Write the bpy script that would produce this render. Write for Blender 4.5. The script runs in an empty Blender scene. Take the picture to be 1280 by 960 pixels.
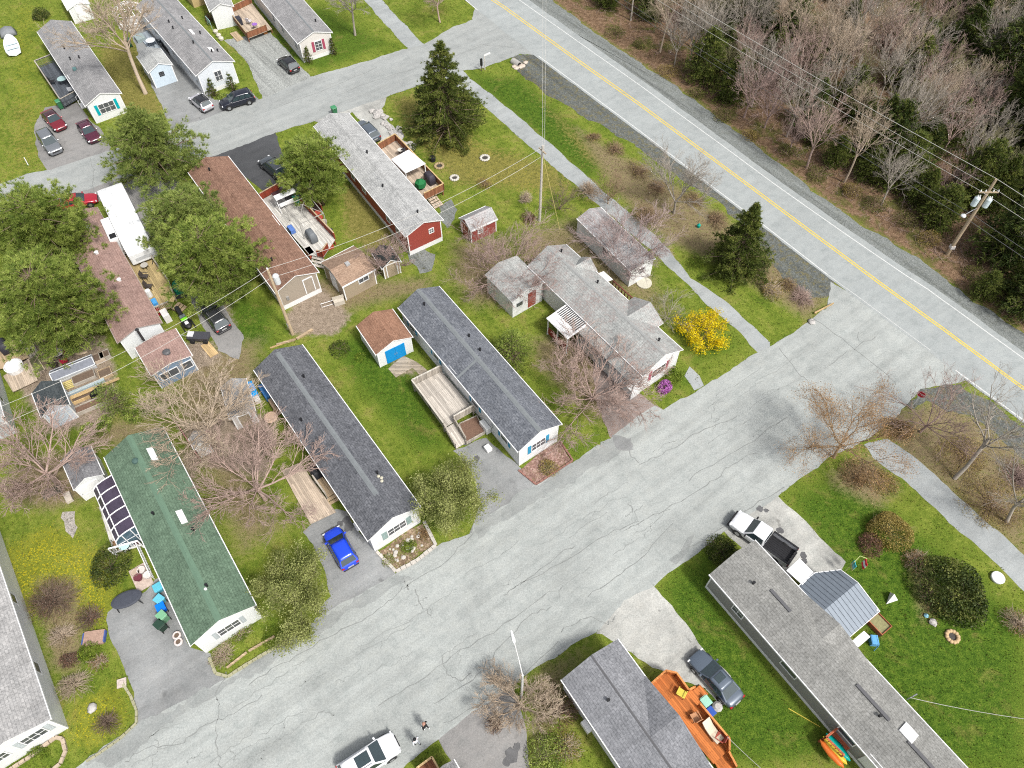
import bpy, bmesh, math, random
import numpy as np
from mathutils import Vector, Matrix
random.seed(7); RNG = np.random.default_rng(7)
C = bpy.context.scene.collection
pi = math.pi; R = math.radians
# ---------------------------------------------------------------- camera model (used to survey the plots)
FOC, NAD, HC = 930.0, 640.0, 54.0
PIT = pi/2 - math.atan(NAD/FOC)
CP, SP = math.cos(PIT), math.sin(PIT)
def P(px, py, z=0.0):
    u = (px-640)/FOC; v = (py-480)/FOC
    t = (z-HC)/(-SP - v*CP)
    return Vector((u*t, (CP - v*SP)*t, z))
def hgt(py, top):
    Y = P(640, py).y; v = top-480
    return HC - Y*(FOC*SP + v*CP)/(FOC*CP - v*SP)
def mpp(py, z=0):                       # metres per photo pixel, across
    return P(641, py, z).x - P(640, py, z).x
# ---------------------------------------------------------------- objects
def tag(o, label=None, cat=None, group=None, kind=None):
    if label: o['label'] = label
    if cat: o['category'] = cat
    if group: o['group'] = group
    if kind: o['kind'] = kind
    return o
INV = {}
def empty(name, loc=(0,0,0), rz=0.0, label=None, cat=None, group=None):
    o = bpy.data.objects.new(name, None); C.objects.link(o)
    o.empty_display_size = .3
    o.location = loc; o.rotation_euler = (0,0,rz)
    INV[o.name] = (Matrix.Translation(Vector(loc)) @ Matrix.Rotation(rz, 4, 'Z')).inverted()
    return tag(o, label, cat, group)
def link(name, me, parent=None):
    o = bpy.data.objects.new(name, me); C.objects.link(o)
    if parent: o.parent = parent
    return o
def copy_tree(o, parent=None):
    c = o.copy(); C.objects.link(c)
    if parent: c.parent = parent
    for ch in o.children: copy_tree(ch, c)
    return c
class MB:
    def __init__(s, T=None): s.v=[]; s.f=[]; s.m=[]; s.T=T
    def add(s, pts, faces, m=0):
        b = len(s.v)
        for p in pts:
            p = Vector(p)
            s.v.append(s.T @ p if s.T else p)
        for f in faces:
            s.f.append([b+i for i in f]); s.m.append(m)
        return s
    def box(s, x0,y0,z0,x1,y1,z1, m=0):
        return s.add([(x0,y0,z0),(x1,y0,z0),(x1,y1,z0),(x0,y1,z0),(x0,y0,z1),(x1,y0,z1),(x1,y1,z1),(x0,y1,z1)],
              [(3,2,1,0),(4,5,6,7),(0,1,5,4),(1,2,6,5),(2,3,7,6),(3,0,4,7)], m)
    def bar(s, p, q, w, h, m=0):          # rectangular bar, w across (level), h the other way
        p=Vector(p); q=Vector(q); d=(q-p).normalized()
        a=d.cross(Vector((0,0,1)))
        if a.length<1e-4: a=Vector((1,0,0))
        a.normalize(); b=a.cross(d)
        a*=w/2; b*=h/2
        return s.add([p-a-b,p+a-b,p+a+b,p-a+b,q-a-b,q+a-b,q+a+b,q-a+b],
              [(0,1,2,3),(7,6,5,4),(1,0,4,5),(2,1,5,6),(3,2,6,7),(0,3,7,4)], m)
    def tube(s, pts, r, n=6, m=0):
        pts=[Vector(p) for p in pts]; k=len(pts)
        rs = r if isinstance(r,(list,tuple)) else [r]*k
        V=[]; Fc=[]
        for i,p in enumerate(pts):
            d=(pts[min(i+1,k-1)]-pts[max(i-1,0)]).normalized()
            a=d.cross(Vector((0,0,1)))
            if a.length<1e-3: a=Vector((1,0,0))
            a.normalize(); b=d.cross(a)
            for j in range(n):
                t=2*pi*j/n; V.append(p+(a*math.cos(t)+b*math.sin(t))*rs[i])
        for i in range(k-1):
            for j in range(n):
                Fc.append((i*n+j,i*n+(j+1)%n,(i+1)*n+(j+1)%n,(i+1)*n+j))
        Fc.append(tuple(range(n))[::-1]); Fc.append(tuple((k-1)*n+j for j in range(n)))
        return s.add(V,Fc,m)
    def cyl(s, x,y,z0,z1,r0,r1=None,n=12,m=0):
        r1=r0 if r1 is None else r1
        V=[(x+r0*math.cos(2*pi*j/n),y+r0*math.sin(2*pi*j/n),z0) for j in range(n)]+[(x+r1*math.cos(2*pi*j/n),y+r1*math.sin(2*pi*j/n),z1) for j in range(n)]
        return s.add(V,[tuple(range(n))[::-1],tuple(range(n,2*n))]+[(j,(j+1)%n,n+(j+1)%n,n+j) for j in range(n)],m)
    def lathe(s, prof, x=0,y=0,n=14,m=0):
        V=[];k=len(prof)
        for r,z in prof:
            for j in range(n): V.append((x+r*math.cos(2*pi*j/n),y+r*math.sin(2*pi*j/n),z))
        Fc=[(i*n+j,i*n+(j+1)%n,(i+1)*n+(j+1)%n,(i+1)*n+j) for i in range(k-1) for j in range(n)]
        Fc+=[tuple(range(n))[::-1],tuple((k-1)*n+j for j in range(n))]
        return s.add(V,Fc,m)
    def slab(s, pts, t, m=0, ms=None):    # polygon (3-D points) with thickness t downwards
        pts=[Vector(p) for p in pts]; n=len(pts); dn=Vector((0,0,-t))
        a=sum((pts[i].x*pts[(i+1)%n].y-pts[(i+1)%n].x*pts[i].y) for i in range(n))
        if a<0: pts=pts[::-1]
        s.add(pts+[p+dn for p in pts],[tuple(range(n))],m)
        b=len(s.v)-2*n; ms=m if ms is None else ms
        s.f.append([b+n+i for i in range(n)][::-1]); s.m.append(ms)
        for i in range(n):
            j=(i+1)%n; s.f.append([b+i,b+n+i,b+n+j,b+j]); s.m.append(ms)
        return s
    def loft(s, secs, m=0, caps=True, closed=True):
        k=len(secs); n=len(secs[0]); V=[p for q in secs for p in q]; Fc=[]
        for i in range(k-1):
            for j in range(n if closed else n-1):
                Fc.append((i*n+j,i*n+(j+1)%n,(i+1)*n+(j+1)%n,(i+1)*n+j))
        if caps: Fc+=[tuple(range(n))[::-1],tuple((k-1)*n+j for j in range(n))]
        return s.add(V,Fc,m)
    def mesh(s, name, mats, smooth=False):
        me=bpy.data.meshes.new(name)
        me.from_pydata([tuple(v) for v in s.v],[],s.f)
        for mt in (mats if isinstance(mats,(list,tuple)) else [mats]): me.materials.append(mt)
        me.polygons.foreach_set('material_index', s.m)
        if smooth: me.polygons.foreach_set('use_smooth',[True]*len(s.f))
        bm=bmesh.new(); bm.from_mesh(me); bmesh.ops.recalc_face_normals(bm,faces=bm.faces); bm.to_mesh(me); bm.free()
        me.update(); return me
    def build(s, name, mats, parent=None, smooth=False, bevel=0, seg=1, sub=0):
        o=link(name, s.mesh(name,mats,smooth), parent)
        if bevel:
            b=o.modifiers.new('Bevel','BEVEL'); b.width=bevel; b.segments=seg; b.limit_method='ANGLE'; b.angle_limit=R(40)
        if sub:
            b=o.modifiers.new('Subd','SUBSURF'); b.levels=sub; b.render_levels=sub
        return o
# ---------------------------------------------------------------- materials
def newmat(name):
    m=bpy.data.materials.new(name); m.use_nodes=True
    nt=m.node_tree; b=nt.nodes['Principled BSDF']
    return m,nt,b
class NT:
    def __init__(s,nt): s.nt=nt
    def n(s,t,**k):
        x=s.nt.nodes.new(t)
        for a,v in k.items(): setattr(x,a,v)
        return x
    def l(s,a,b): s.nt.links.new(a,b)
    def coord(s,kind='Object'): return s.n('ShaderNodeTexCoord').outputs[kind]
    def mapping(s,vec,scale=(1,1,1),rot=(0,0,0)):
        if any(rot):
            r=s.n('ShaderNodeMapping'); s.l(vec,r.inputs[0]); r.inputs['Rotation'].default_value=rot; vec=r.outputs[0]
        m=s.n('ShaderNodeMapping'); s.l(vec,m.inputs[0]); m.inputs['Scale'].default_value=scale
        return m.outputs[0]
    def noise(s,vec,scale,detail=3,rough=.6,dist=0):
        x=s.n('ShaderNodeTexNoise'); s.l(vec,x.inputs['Vector']); x.inputs['Scale'].default_value=scale; x.inputs['Detail'].default_value=detail
        x.inputs['Roughness'].default_value=rough; x.inputs['Distortion'].default_value=dist
        return x.outputs['Fac']
    def ramp(s,fac,stops):
        x=s.n('ShaderNodeValToRGB'); s.l(fac,x.inputs[0]); e=x.color_ramp.elements
        while len(e)<len(stops): e.new(.5)
        for i,(p,c) in enumerate(stops):
            e[i].position=p; e[i].color=(c,c,c,1) if isinstance(c,(int,float)) else (*c,1)
        return x.outputs[0]
    def mix(s,fac,a,b,mode='MIX'):
        x=s.n('ShaderNodeMix',data_type='RGBA',blend_type=mode)
        if isinstance(fac,(int,float)): x.inputs[0].default_value=fac
        else: s.l(fac,x.inputs[0])
        for i,q in ((6,a),(7,b)):
            if isinstance(q,(tuple,list)): x.inputs[i].default_value=(*q[:3],1)
            else: s.l(q,x.inputs[i])
        return x.outputs[2]
    def math(s,op,a,b=None,clamp=False):
        x=s.n('ShaderNodeMath',operation=op); x.use_clamp=clamp
        for i,q in ((0,a),(1,b)):
            if q is None: continue
            if isinstance(q,(int,float)): x.inputs[i].default_value=q
            else: s.l(q,x.inputs[i])
        return x.outputs[0]
    def bump(s,h,strength,dist,bsdf):
        x=s.n('ShaderNodeBump'); x.inputs['Strength'].default_value=strength; x.inputs['Distance'].default_value=dist
        s.l(h,x.inputs['Height']); s.l(x.outputs[0],bsdf.inputs['Normal'])
def vary(c,f): return tuple(max(0,min(1,x*f)) for x in c)
MC={}
def M(c, r=.7, v=.14, s=3.0, metal=0, name=None, spec=.3, coat=0):
    key=(tuple(c),r,v,s,metal,spec,coat)
    if key in MC: return MC[key]
    m,nt,b=newmat(name or 'surface'); t=NT(nt)
    q=t.coord()
    f=t.math('ADD',t.math('MULTIPLY',t.noise(q,s,4),.6),t.math('MULTIPLY',t.noise(q,s*9,2),.4))
    t.l(t.ramp(f,[(.3,vary(c,1-v)),(.7,vary(c,1+v))]),b.inputs['Base Color'])
    b.inputs['Roughness'].default_value=r; b.inputs['Metallic'].default_value=metal; b.inputs['Specular IOR Level'].default_value=spec
    if coat: b.inputs['Coat Weight'].default_value=coat; b.inputs['Coat Roughness'].default_value=.05
    MC[key]=m; return m
def glass_mat(c=(.075,.08,.09)):
    return M(c,r=.1,v=.5,s=2.5,name='window glass',spec=.6)
def shingle(name, c1, c2, stain=None, sa=.5, k=1.0):
    m,nt,b=newmat(name); t=NT(nt); q=t.coord()
    br=t.n('ShaderNodeTexBrick'); t.l(q,br.inputs['Vector']); br.inputs['Scale'].default_value=1
    br.inputs['Brick Width'].default_value=.34; br.inputs['Row Height'].default_value=.19; br.inputs['Mortar Size'].default_value=.016
    br.inputs['Color1'].default_value=(*c1,1); br.inputs['Color2'].default_value=(*c2,1); br.inputs['Mortar'].default_value=(*vary(c1,.6),1)
    br.inputs['Bias'].default_value=0
    mid=tuple((a+d)/2 for a,d in zip(c1,c2))
    sp=t.ramp(t.noise(q,7,2,.8),[(.34,vary(c1,.8)),(.5,mid),(.66,vary(c2,1.15))])
    col=t.mix(.55,br.outputs[0],sp)
    blot=t.mix(1,t.ramp(t.noise(t.mapping(q,(.35,1,1)),.9,5,.65),[(.3,(.8,.8,.8)),(.7,(1.14,1.13,1.12))]),t.ramp(t.noise(t.mapping(q,(1.6,.12,1)),1.5,4,.7),[(.34,.84),(.5,1.0),(.66,1.1)]),'MULTIPLY')
    col=t.mix(1,col,blot,'MULTIPLY')
    if stain:
        mask=t.math('MULTIPLY',t.ramp(t.noise(q,.55,4,.7),[(.42,0),(.62,1)]),t.ramp(t.noise(q,5,3,.8),[(.42,0),(.6,1)]))
        col=t.mix(t.math('MULTIPLY',mask,sa),col,stain)
    t.l(col,b.inputs['Base Color']); b.inputs['Roughness'].default_value=.9; b.inputs['Specular IOR Level'].default_value=.2
    t.bump(t.math('ADD',br.outputs['Fac'],t.noise(q,14,2)),.35,.03,b)
    return m
def siding(c, period=.13, vert=False, dirt=.12):
    key=('sid',c,period,vert)
    if key in MC: return MC[key]
    m,nt,b=newmat('siding'); t=NT(nt); q=t.coord()
    w=t.n('ShaderNodeTexWave',wave_type='BANDS',bands_direction='X' if vert else 'Z',wave_profile='SAW'); t.l(q,w.inputs[0]); w.inputs['Scale'].default_value=.314/period*1.0
    w.inputs['Distortion'].default_value=0
    col=t.mix(t.ramp(w.outputs['Fac'],[(.0,.55),(.12,0),(1,0)]),c,vary(c,.72))
    col=t.mix(t.ramp(t.noise(q,.8,5,.7),[(.45,0),(.8,dirt*3)]),col,vary(c,.8))
    t.l(col,b.inputs['Base Color']); b.inputs['Roughness'].default_value=.55
    t.bump(w.outputs['Fac'],.3,.02,b)
    MC[key]=m; return m
def planks(c, period=.14, axis='X', v=.25, r=.75):
    key=('plk',c,period,axis)
    if key in MC: return MC[key]
    m,nt,b=newmat('planks'); t=NT(nt); q=t.coord()
    sc=1/period
    br=t.n('ShaderNodeTexBrick'); rot=(0,0,0) if axis=='X' else (0,0,pi/2)
    t.l(t.mapping(q,(1,1,1),rot),br.inputs['Vector']); br.inputs['Scale'].default_value=1
    br.inputs['Brick Width'].default_value=2.6; br.inputs['Row Height'].default_value=period; br.inputs['Mortar Size'].default_value=.006
    br.inputs['Color1'].default_value=(*vary(c,1-v),1); br.inputs['Color2'].default_value=(*vary(c,1+v),1); br.inputs['Mortar'].default_value=(*vary(c,.35),1)
    g=t.ramp(t.noise(t.mapping(q,(.6,6,1),rot),2,4,.7),[(.3,(.8,.78,.76)),(.7,(1.15,1.15,1.15))])
    col=t.mix(1,br.outputs[0],g,'MULTIPLY')
    col=t.mix(t.ramp(t.noise(q,1.3,4,.7),[(.5,0),(.75,.4)]),col,vary(c,.62))
    t.l(col,b.inputs['Base Color']); b.inputs['Roughness'].default_value=r; b.inputs['Specular IOR Level'].default_value=.25
    t.bump(br.outputs['Fac'],.4,.01,b)
    MC[key]=m; return m
STREET_ROT=R(36)
def asphalt(name,c,patch=.22,streak=.18,fine=.2,tint=(1,1,1),spots=.0,leaf=None):
    m,nt,b=newmat(name); t=NT(nt); q=t.coord()
    a=t.noise(q,.16,5,.65,.6); st=t.noise(t.mapping(q,(.10,1.1,1),(0,0,-STREET_ROT)),1.0,5,.68); f1=t.noise(q,9,3,.75)
    mid=t.noise(q,1.1,6,.75,.4)
    col=t.mix(1,c,t.ramp(a,[(.32,1-patch),(.5,1.0),(.7,1+patch*.8)]),'MULTIPLY')
    col=t.mix(1,col,t.ramp(st,[(.33,1-streak),(.5,1.0),(.68,1+streak*.8)]),'MULTIPLY')
    col=t.mix(1,col,t.ramp(f1,[(.3,1-fine),(.7,1+fine)]),'MULTIPLY')
    col=t.mix(1,col,t.ramp(mid,[(.28,(.8,.82,.82)),(.5,(1,1,1)),(.72,(1.07,1.06,1.04))]),'MULTIPLY')
    if spots:
        col=t.mix(t.math('MULTIPLY',t.ramp(t.noise(q,.9,2,.5,.3),[(.66,0),(.72,1)]),spots),col,vary(c,.45))
    if leaf:
        mk=t.math('MULTIPLY',t.ramp(t.noise(q,.5,4,.7),[(.3,0),(.6,1)]),t.ramp(t.noise(q,12,2,.8),[(.4,0),(.6,1)]))
        col=t.mix(mk,col,leaf)
    t.l(col,b.inputs['Base Color']); b.inputs['Roughness'].default_value=.85; b.inputs['Specular IOR Level'].default_value=.25
    t.bump(f1,.25,.02,b)
    return m
def gravel(name,c1,c2,c3=None,amt=.5):
    m,nt,b=newmat(name); t=NT(nt); q=t.coord()
    vo=t.n('ShaderNodeTexVoronoi'); t.l(q,vo.inputs['Vector']); vo.inputs['Scale'].default_value=9
    sx=t.n('ShaderNodeSeparateColor'); t.l(vo.outputs['Color'],sx.inputs[0])
    col=t.ramp(sx.outputs[0],[(.05,vary(c1,.82)),(.5,c1),(.95,c2)])
    lg=t.noise(t.mapping(q,(.06,1.2,1),(0,0,R(53))),.9,6,.75)
    col=t.mix(1,col,t.ramp(lg,[(.34,.62),(.48,1.0),(.66,1.2)]),'MULTIPLY')
    if c3: col=t.mix(t.math('MULTIPLY',t.ramp(t.noise(q,1.6,5,.8),[(.5,0),(.62,1)]),amt),col,c3)
    t.l(col,b.inputs['Base Color']); b.inputs['Roughness'].default_value=.95; b.inputs['Specular IOR Level'].default_value=.1
    t.bump(vo.outputs['Distance'],.6,.05,b)
    return m
def leafmat(name, stops, trans=.3, rough=.6, scale=1.2):
    m,nt,b=newmat(name); t=NT(nt)
    at=t.n('ShaderNodeAttribute',attribute_name='tint'); g=t.n('ShaderNodeNewGeometry')
    f=t.math('ADD',t.math('MULTIPLY',at.outputs['Fac'],.65),t.math('MULTIPLY',g.outputs['Random Per Island'],.35))
    col=t.ramp(f,stops)
    t.l(col,b.inputs['Base Color']); b.inputs['Roughness'].default_value=rough; b.inputs['Specular IOR Level'].default_value=.2
    tr=t.n('ShaderNodeBsdfTranslucent'); t.l(col,tr.inputs[0])
    mx=t.n('ShaderNodeMixShader'); mx.inputs[0].default_value=trans
    out=nt.nodes['Material Output']; t.l(b.outputs[0],mx.inputs[1]); t.l(tr.outputs[0],mx.inputs[2]); t.l(mx.outputs[0],out.inputs[0])
    return m
def barkmat(name,c,v=.3):
    return M(c,r=.9,v=v,s=2.2,name=name,spec=.1)
WHITE=(.62,.63,.63); 
TRIM=M((.66,.66,.66),r=.5,v=.05,name='white trim'); GLASS=glass_mat()
BLACKP=M((.012,.012,.014),r=.5,v=.2,name='black plastic'); RUB=M((.02,.02,.02),r=.85,v=.2,name='rubber')
STEEL=M((.45,.46,.47),r=.4,v=.1,metal=.7,name='galvanised steel')
# ---------------------------------------------------------------- ground
def px_poly(pts): return np.array([[P(x,y).x,P(x,y).y] for x,y in pts])
def sdist(Q,poly):                      # signed distance, positive inside
    x,y=Q[:,0],Q[:,1]; n=len(poly); d=np.full(len(Q),1e9); ins=np.zeros(len(Q),bool)
    for i in range(n):
        a=poly[i]; b=poly[(i+1)%n]; e=b-a; L=(e@e)+1e-12
        t=np.clip(((x-a[0])*e[0]+(y-a[1])*e[1])/L,0,1)
        d=np.minimum(d,np.hypot(x-a[0]-t*e[0],y-a[1]-t*e[1]))
        c=((a[1]>y)!=(b[1]>y))&(x<(b[0]-a[0])*(y-a[1])/(b[1]-a[1]+1e-12)+a[0]); ins^=c
    return np.where(ins,d,-d)
ZONES=[ # channel, strength, softness in m, polygon in photo pixels
 # 0 dandelions/yellow  1 dry straw grass  2 lush dark  3 leaf litter  4 bare earth  5 forest floor
 (0,.95,1.5,[(0,690),(60,655),(130,690),(150,740),(130,790),(60,770),(0,760)]),
 (0,.8,1.2,[(85,880),(150,845),(168,900),(110,948),(85,930)]),
 (0,.55,4,[(0,0),(60,0),(60,200),(0,240)]),
 (0,.4,3,[(470,120),(720,200),(700,270),(560,240)]),
 (1,.6,4,[(0,120),(55,120),(60,210),(0,230)]),
 (1,.75,2,[(118,60),(170,40),(215,140),(160,165),(120,110)]),
 (1,.7,2.2,[(480,120),(520,110),(610,180),(700,200),(735,250),(560,235),(500,165)]),
 (1,.85,1.5,[(425,230),(470,235),(500,290),(470,330),(430,290)]),
 (1,.7,2,[(280,60),(320,85),(300,50)]),
 (1,.6,2,[(640,90),(735,165),(830,245),(800,260),(720,200)]),
 (2,.9,2.5,[(585,95),(650,95),(770,200),(735,225),(600,110)]),
 (2,.8,2,[(405,430),(500,400),(560,560),(520,570),(440,480)]),
 (2,.75,2,[(290,360),(345,380),(350,440),(270,440)]),
 (2,.95,3,[(985,620),(1060,590),(1280,780),(1280,960),(1090,960),(1070,760)]),
 (2,.8,2,[(820,730),(900,670),(900,740),(1060,960),(900,960)]),
 (2,.6,2,[(180,60),(240,60),(280,150),(250,130)]),
 (2,.6,2,[(300,60),(400,0),(500,55),(400,95)]),
 (2,.6,2,[(100,625),(150,620),(170,690),(130,700)]),
 (2,.7,1.5,[(700,550),(765,545),(715,580)]),
 (2,.7,1.5,[(820,505),(880,475),(860,455),(830,490)]),
 (2,.6,2,[(860,470),(945,440),(900,400),(850,440)]),
 (3,.95,2.5,[(720,160),(770,190),(860,240),(960,310),(1035,375),(1010,400),(900,330),(830,300),(770,240)]),
 (3,.62,3,[(640,280),(720,260),(830,340),(870,420),(760,380),(620,340)]),
 (3,.75,3,[(560,300),(640,290),(660,380),(590,390),(555,350)]),
 (3,.7,2,[(370,340),(480,345),(550,340),(540,370),(470,385),(370,420),(355,400)]),
 (3,.8,3,[(240,430),(330,420),(330,470),(300,560),(360,660),(300,700),(250,600),(215,520),(210,470)]),
 (3,.8,2,[(100,540),(150,520),(230,530),(160,560),(120,560)]),
 (3,.9,2,[(20,580),(90,560),(120,620),(60,640),(0,620)]),
 (3,.8,1.5,[(40,720),(100,720),(110,800),(100,850),(60,840)]),
 (3,.65,2,[(650,420),(720,400),(800,490),(760,545),(700,500),(660,460)]),
 (3,1,3,[(1100,520),(1180,500),(1280,560),(1280,690),(1200,620),(1130,570)]),
 (3,.8,2,[(1030,590),(1090,560),(1130,610),(1100,640),(1040,610)]),
 (3,.7,2,[(660,830),(745,795),(720,850),(680,960),(650,960)]),
 (3,.8,1.5,[(740,700),(800,640),(870,500)][:0] or [(1130,690),(1160,690),(1180,760),(1150,780)]),
 (1,.9,3,[(1090,530),(1230,520),(1280,600),(1280,700),(1180,620)]),
 (4,.9,1.2,[(5,430),(60,415),(130,420),(145,460),(140,530),(60,540),(30,500)]),
 (4,1,1.2,[(225,535),(300,520),(345,520),(330,600),(260,580)]),
 (4,.9,1.0,[(355,395),(395,350),(440,395),(420,420),(365,420)]),
 (4,.8,1.0,[(265,385),(285,370),(300,420),(280,440)]),
 (4,.8,1.2,[(215,430),(260,420),(285,450),(240,470)]),
 (4,.8,1.2,[(480,440),(520,455),(530,470),(500,470)]),
 (4,.8,1,[(215,560),(260,560),(240,620)]),
 (4,.7,.8,[(118,625),(150,620),(160,690),(145,700)]),
 (5,1,2.0,[(690,0),(755,48),(846,108),(960,192),(1031,248),(1080,282),(1145,320),(1223,378),(1290,420),(1500,420),(1500,-120),(640,-120)]),
 (2,.9,1.2,[(1150,325),(1190,345),(1260,395),(1230,390)]),
 (1,.7,2,[(950,195),(1060,265),(1030,250),(960,200)]),
]
def zone_at(Q, noise=None):
    W=np.zeros((len(Q),6))
    for ch,st,sf,poly in ZONES:
        w=np.clip(.5+sdist(Q,px_poly(poly))/(2*sf),0,1)*st
        W[:,ch]=np.maximum(W[:,ch],w)
    return W
def axis_coords(lo,hi,step,far):
    a=list(np.arange(lo,hi+1e-6,step)); g=step*1.5; x=hi
    while x<far: x+=g; g*=1.5; a.append(x)
    g=step*1.5; x=lo; pre=[]
    while x>-far: x-=g; g*=1.5; pre.append(x)
    return np.array(pre[::-1]+a)
gx=axis_coords(-76,76,.55,4000); gy=axis_coords(0,108,.55,4000)
GX,GY=np.meshgrid(gx,gy); Q=np.stack([GX.ravel(),GY.ravel()],1)
me=bpy.data.meshes.new('ground')
nx,ny=len(gx),len(gy)
me.vertices.add(nx*ny); me.vertices.foreach_set('co',np.column_stack([Q,np.zeros(len(Q))]).ravel().astype('f4'))
ii=(np.arange(ny-1)[:,None]*nx+np.arange(nx-1)[None,:]).ravel()
fc=np.stack([ii,ii+1,ii+nx+1,ii+nx],1)
me.loops.add(fc.size); me.loops.foreach_set('vertex_index',fc.ravel().astype('i4'))
me.polygons.add(len(fc)); me.polygons.foreach_set('loop_start',(np.arange(len(fc))*4).astype('i4')); me.polygons.foreach_set('loop_total',np.full(len(fc),4,'i4'))
me.update(); me.validate()
Wz=zone_at(Q)
for nm,ch in (('zone_one',Wz[:,0:3]),('zone_two',Wz[:,3:6])):
    a=me.attributes.new(nm,'FLOAT_COLOR','POINT'); a.data.foreach_set('color',np.column_stack([ch,np.ones(len(Q))]).ravel().astype('f4'))
ground=link('ground',me); tag(ground,kind='structure')
def ground_mat():
    m,nt,b=newmat('lawn and earth'); t=NT(nt); q=t.coord()
    A=t.n('ShaderNodeAttribute',attribute_name='zone_one'); B=t.n('ShaderNodeAttribute',attribute_name='zone_two')
    sa=t.n('ShaderNodeSeparateColor'); t.l(A.outputs['Color'],sa.inputs[0]); sb=t.n('ShaderNodeSeparateColor'); t.l(B.outputs['Color'],sb.inputs[0])
    n1=t.noise(q,.35,6,.7,.5); n2=t.noise(q,2.2,5,.75); n3=t.noise(q,11,3,.8); n4=t.noise(t.mapping(q,(.2,1.5,1),(0,0,R(53))),1.1,4,.7)
    br=t.math('ADD',t.math('MULTIPLY',n1,.5),t.math('ADD',t.math('MULTIPLY',n2,.35),t.math('MULTIPLY',n3,.15)))
    def wgt(ch,n=n2,k=1.1,lo=.36,hi=.62):
        s=t.math('ADD',ch,t.math('MULTIPLY',t.math('SUBTRACT',n,.5),k)); return t.ramp(s,[(lo,0),(hi,1)])
    mixn=t.math('ADD',t.math('MULTIPLY',n2,.55),t.math('MULTIPLY',n3,.45))
    grass=t.ramp(br,[(.35,(.045,.076,.009)),(.45,(.098,.136,.016)),(.55,(.158,.188,.030)),(.66,(.23,.225,.065))])
    lush=t.ramp(mixn,[(.37,(.016,.039,.004)),(.5,(.050,.096,.009)),(.63,(.110,.156,.019))])
    dry=t.ramp(mixn,[(.34,(.075,.070,.016)),(.5,(.155,.135,.038)),(.66,(.25,.20,.075))])
    litter=t.ramp(mixn,[(.32,(.065,.052,.022)),(.44,(.140,.108,.060)),(.53,(.200,.158,.090)),(.60,(.115,.130,.03)),(.70,(.16,.17,.035))])
    earth=t.ramp(mixn,[(.33,(.11,.085,.062)),(.5,(.215,.170,.128)),(.66,(.32,.26,.205))])
    forest=t.ramp(mixn,[(.32,(.04,.027,.016)),(.44,(.10,.062,.036)),(.54,(.185,.120,.075)),(.66,(.27,.195,.125))])
    green2=t.ramp(mixn,[(.3,(.03,.045,.008)),(.7,(.10,.11,.02))])
    forest=t.mix(t.ramp(n1,[(.50,0),(.60,.75)]),forest,green2)
    col=t.mix(t.ramp(n4,[(.42,0),(.7,.45)]),grass,lush)
    col=t.mix(wgt(sa.outputs[2]),col,lush)
    col=t.mix(t.ramp(n1,[(.56,0),(.68,.6)]),col,dry)
    col=t.mix(t.math('MULTIPLY',wgt(sa.outputs[1]),.85),col,dry)
    # dandelions: yellow dots
    vo=t.n('ShaderNodeTexVoronoi'); t.l(q,vo.inputs['Vector']); vo.inputs['Scale'].default_value=6.5
    dots=t.math('LESS_THAN',vo.outputs['Distance'],t.math('ADD',t.math('MULTIPLY',sa.outputs[0],.36),.03))
    dm=t.math('MULTIPLY',dots,t.ramp(t.math('ADD',n1,t.math('MULTIPLY',sa.outputs[0],.25)),[(.5,0),(.62,.8)]))
    col=t.mix(t.math('MULTIPLY',wgt(sa.outputs[0],n2,.9),.45),col,(.20,.19,.02))
    col=t.mix(dm,col,(.34,.29,.015))
    col=t.mix(wgt(sb.outputs[0],mixn,1.3),col,litter)
    col=t.mix(wgt(sb.outputs[1],n2,.8),col,earth)
    col=t.mix(wgt(sb.outputs[2],n2,.8),col,forest)
    col=t.mix(1,col,t.ramp(n3,[(.3,.72),(.5,1.0),(.7,1.25)]),'MULTIPLY')
    t.l(col,b.inputs['Base Color']); b.inputs['Roughness'].default_value=.95; b.inputs['Specular IOR Level'].default_value=.1
    t.bump(mixn,.9,.12,b)
    return m
me.materials.append(ground_mat())
# ---------------------------------------------------------------- sheets laid on the ground
SHEETS=[]
def wob(x,y,s=0): return math.sin(x*1.7+s)+.6*math.sin(y*2.9+1.3*s+x*.6)+.5*math.sin((x+y)*5.1+s*2)
def rough_edge(poly,jit=.1,step=.45,closed=True):
    out=[]; n=len(poly)
    for i in range(n if closed else n-1):
        a=Vector(poly[i]); b=Vector(poly[(i+1)%n]); L=(b-a).length; k=max(1,int(L/step))
        nr=Vector((-(b-a).y,(b-a).x)).normalized() if L>1e-6 else Vector((0,0))
        for j in range(k):
            p=a.lerp(b,j/k); w=wob(p.x,p.y)*.5+random.uniform(-.5,.5)
            out.append(p+nr*w*jit)
    return out
def sheet(name,pts,z,mat,jit=.1,track=True,world=False,label=None,kind='structure',step=.45):
    poly=[Vector(p) for p in pts] if world else [P(x,y).xy for x,y in pts]
    if track: SHEETS.append(np.array([[p.x,p.y] for p in poly]))
    e=rough_edge(poly,jit,step) if jit else poly
    mb=MB(); mb.add([(p.x,p.y,z) for p in e],[tuple(range(len(e)))])
    o=mb.build(name,mat)
    for p in o.data.polygons:
        if p.normal.z<0: o.data.flip_normals()
        break
    return tag(o,label,kind=kind)
AS_ST=asphalt('weathered street asphalt',(.276,.291,.281),.13,.13,.18)
AS_SD=asphalt('side street asphalt',(.252,.264,.258),.12,.1,.18)
AS_HW=asphalt('highway asphalt',(.262,.28,.278),.07,.07,.12)
AS_DR=asphalt('driveway asphalt',(.20,.205,.205),.28,.12,.16,spots=.6)
AS_DR2=asphalt('pale patched driveway',(.32,.32,.30),.35,.1,.22,spots=.7)
AS_NEW=asphalt('fresh black asphalt',(.060,.062,.066),.2,.1,.2)
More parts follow.
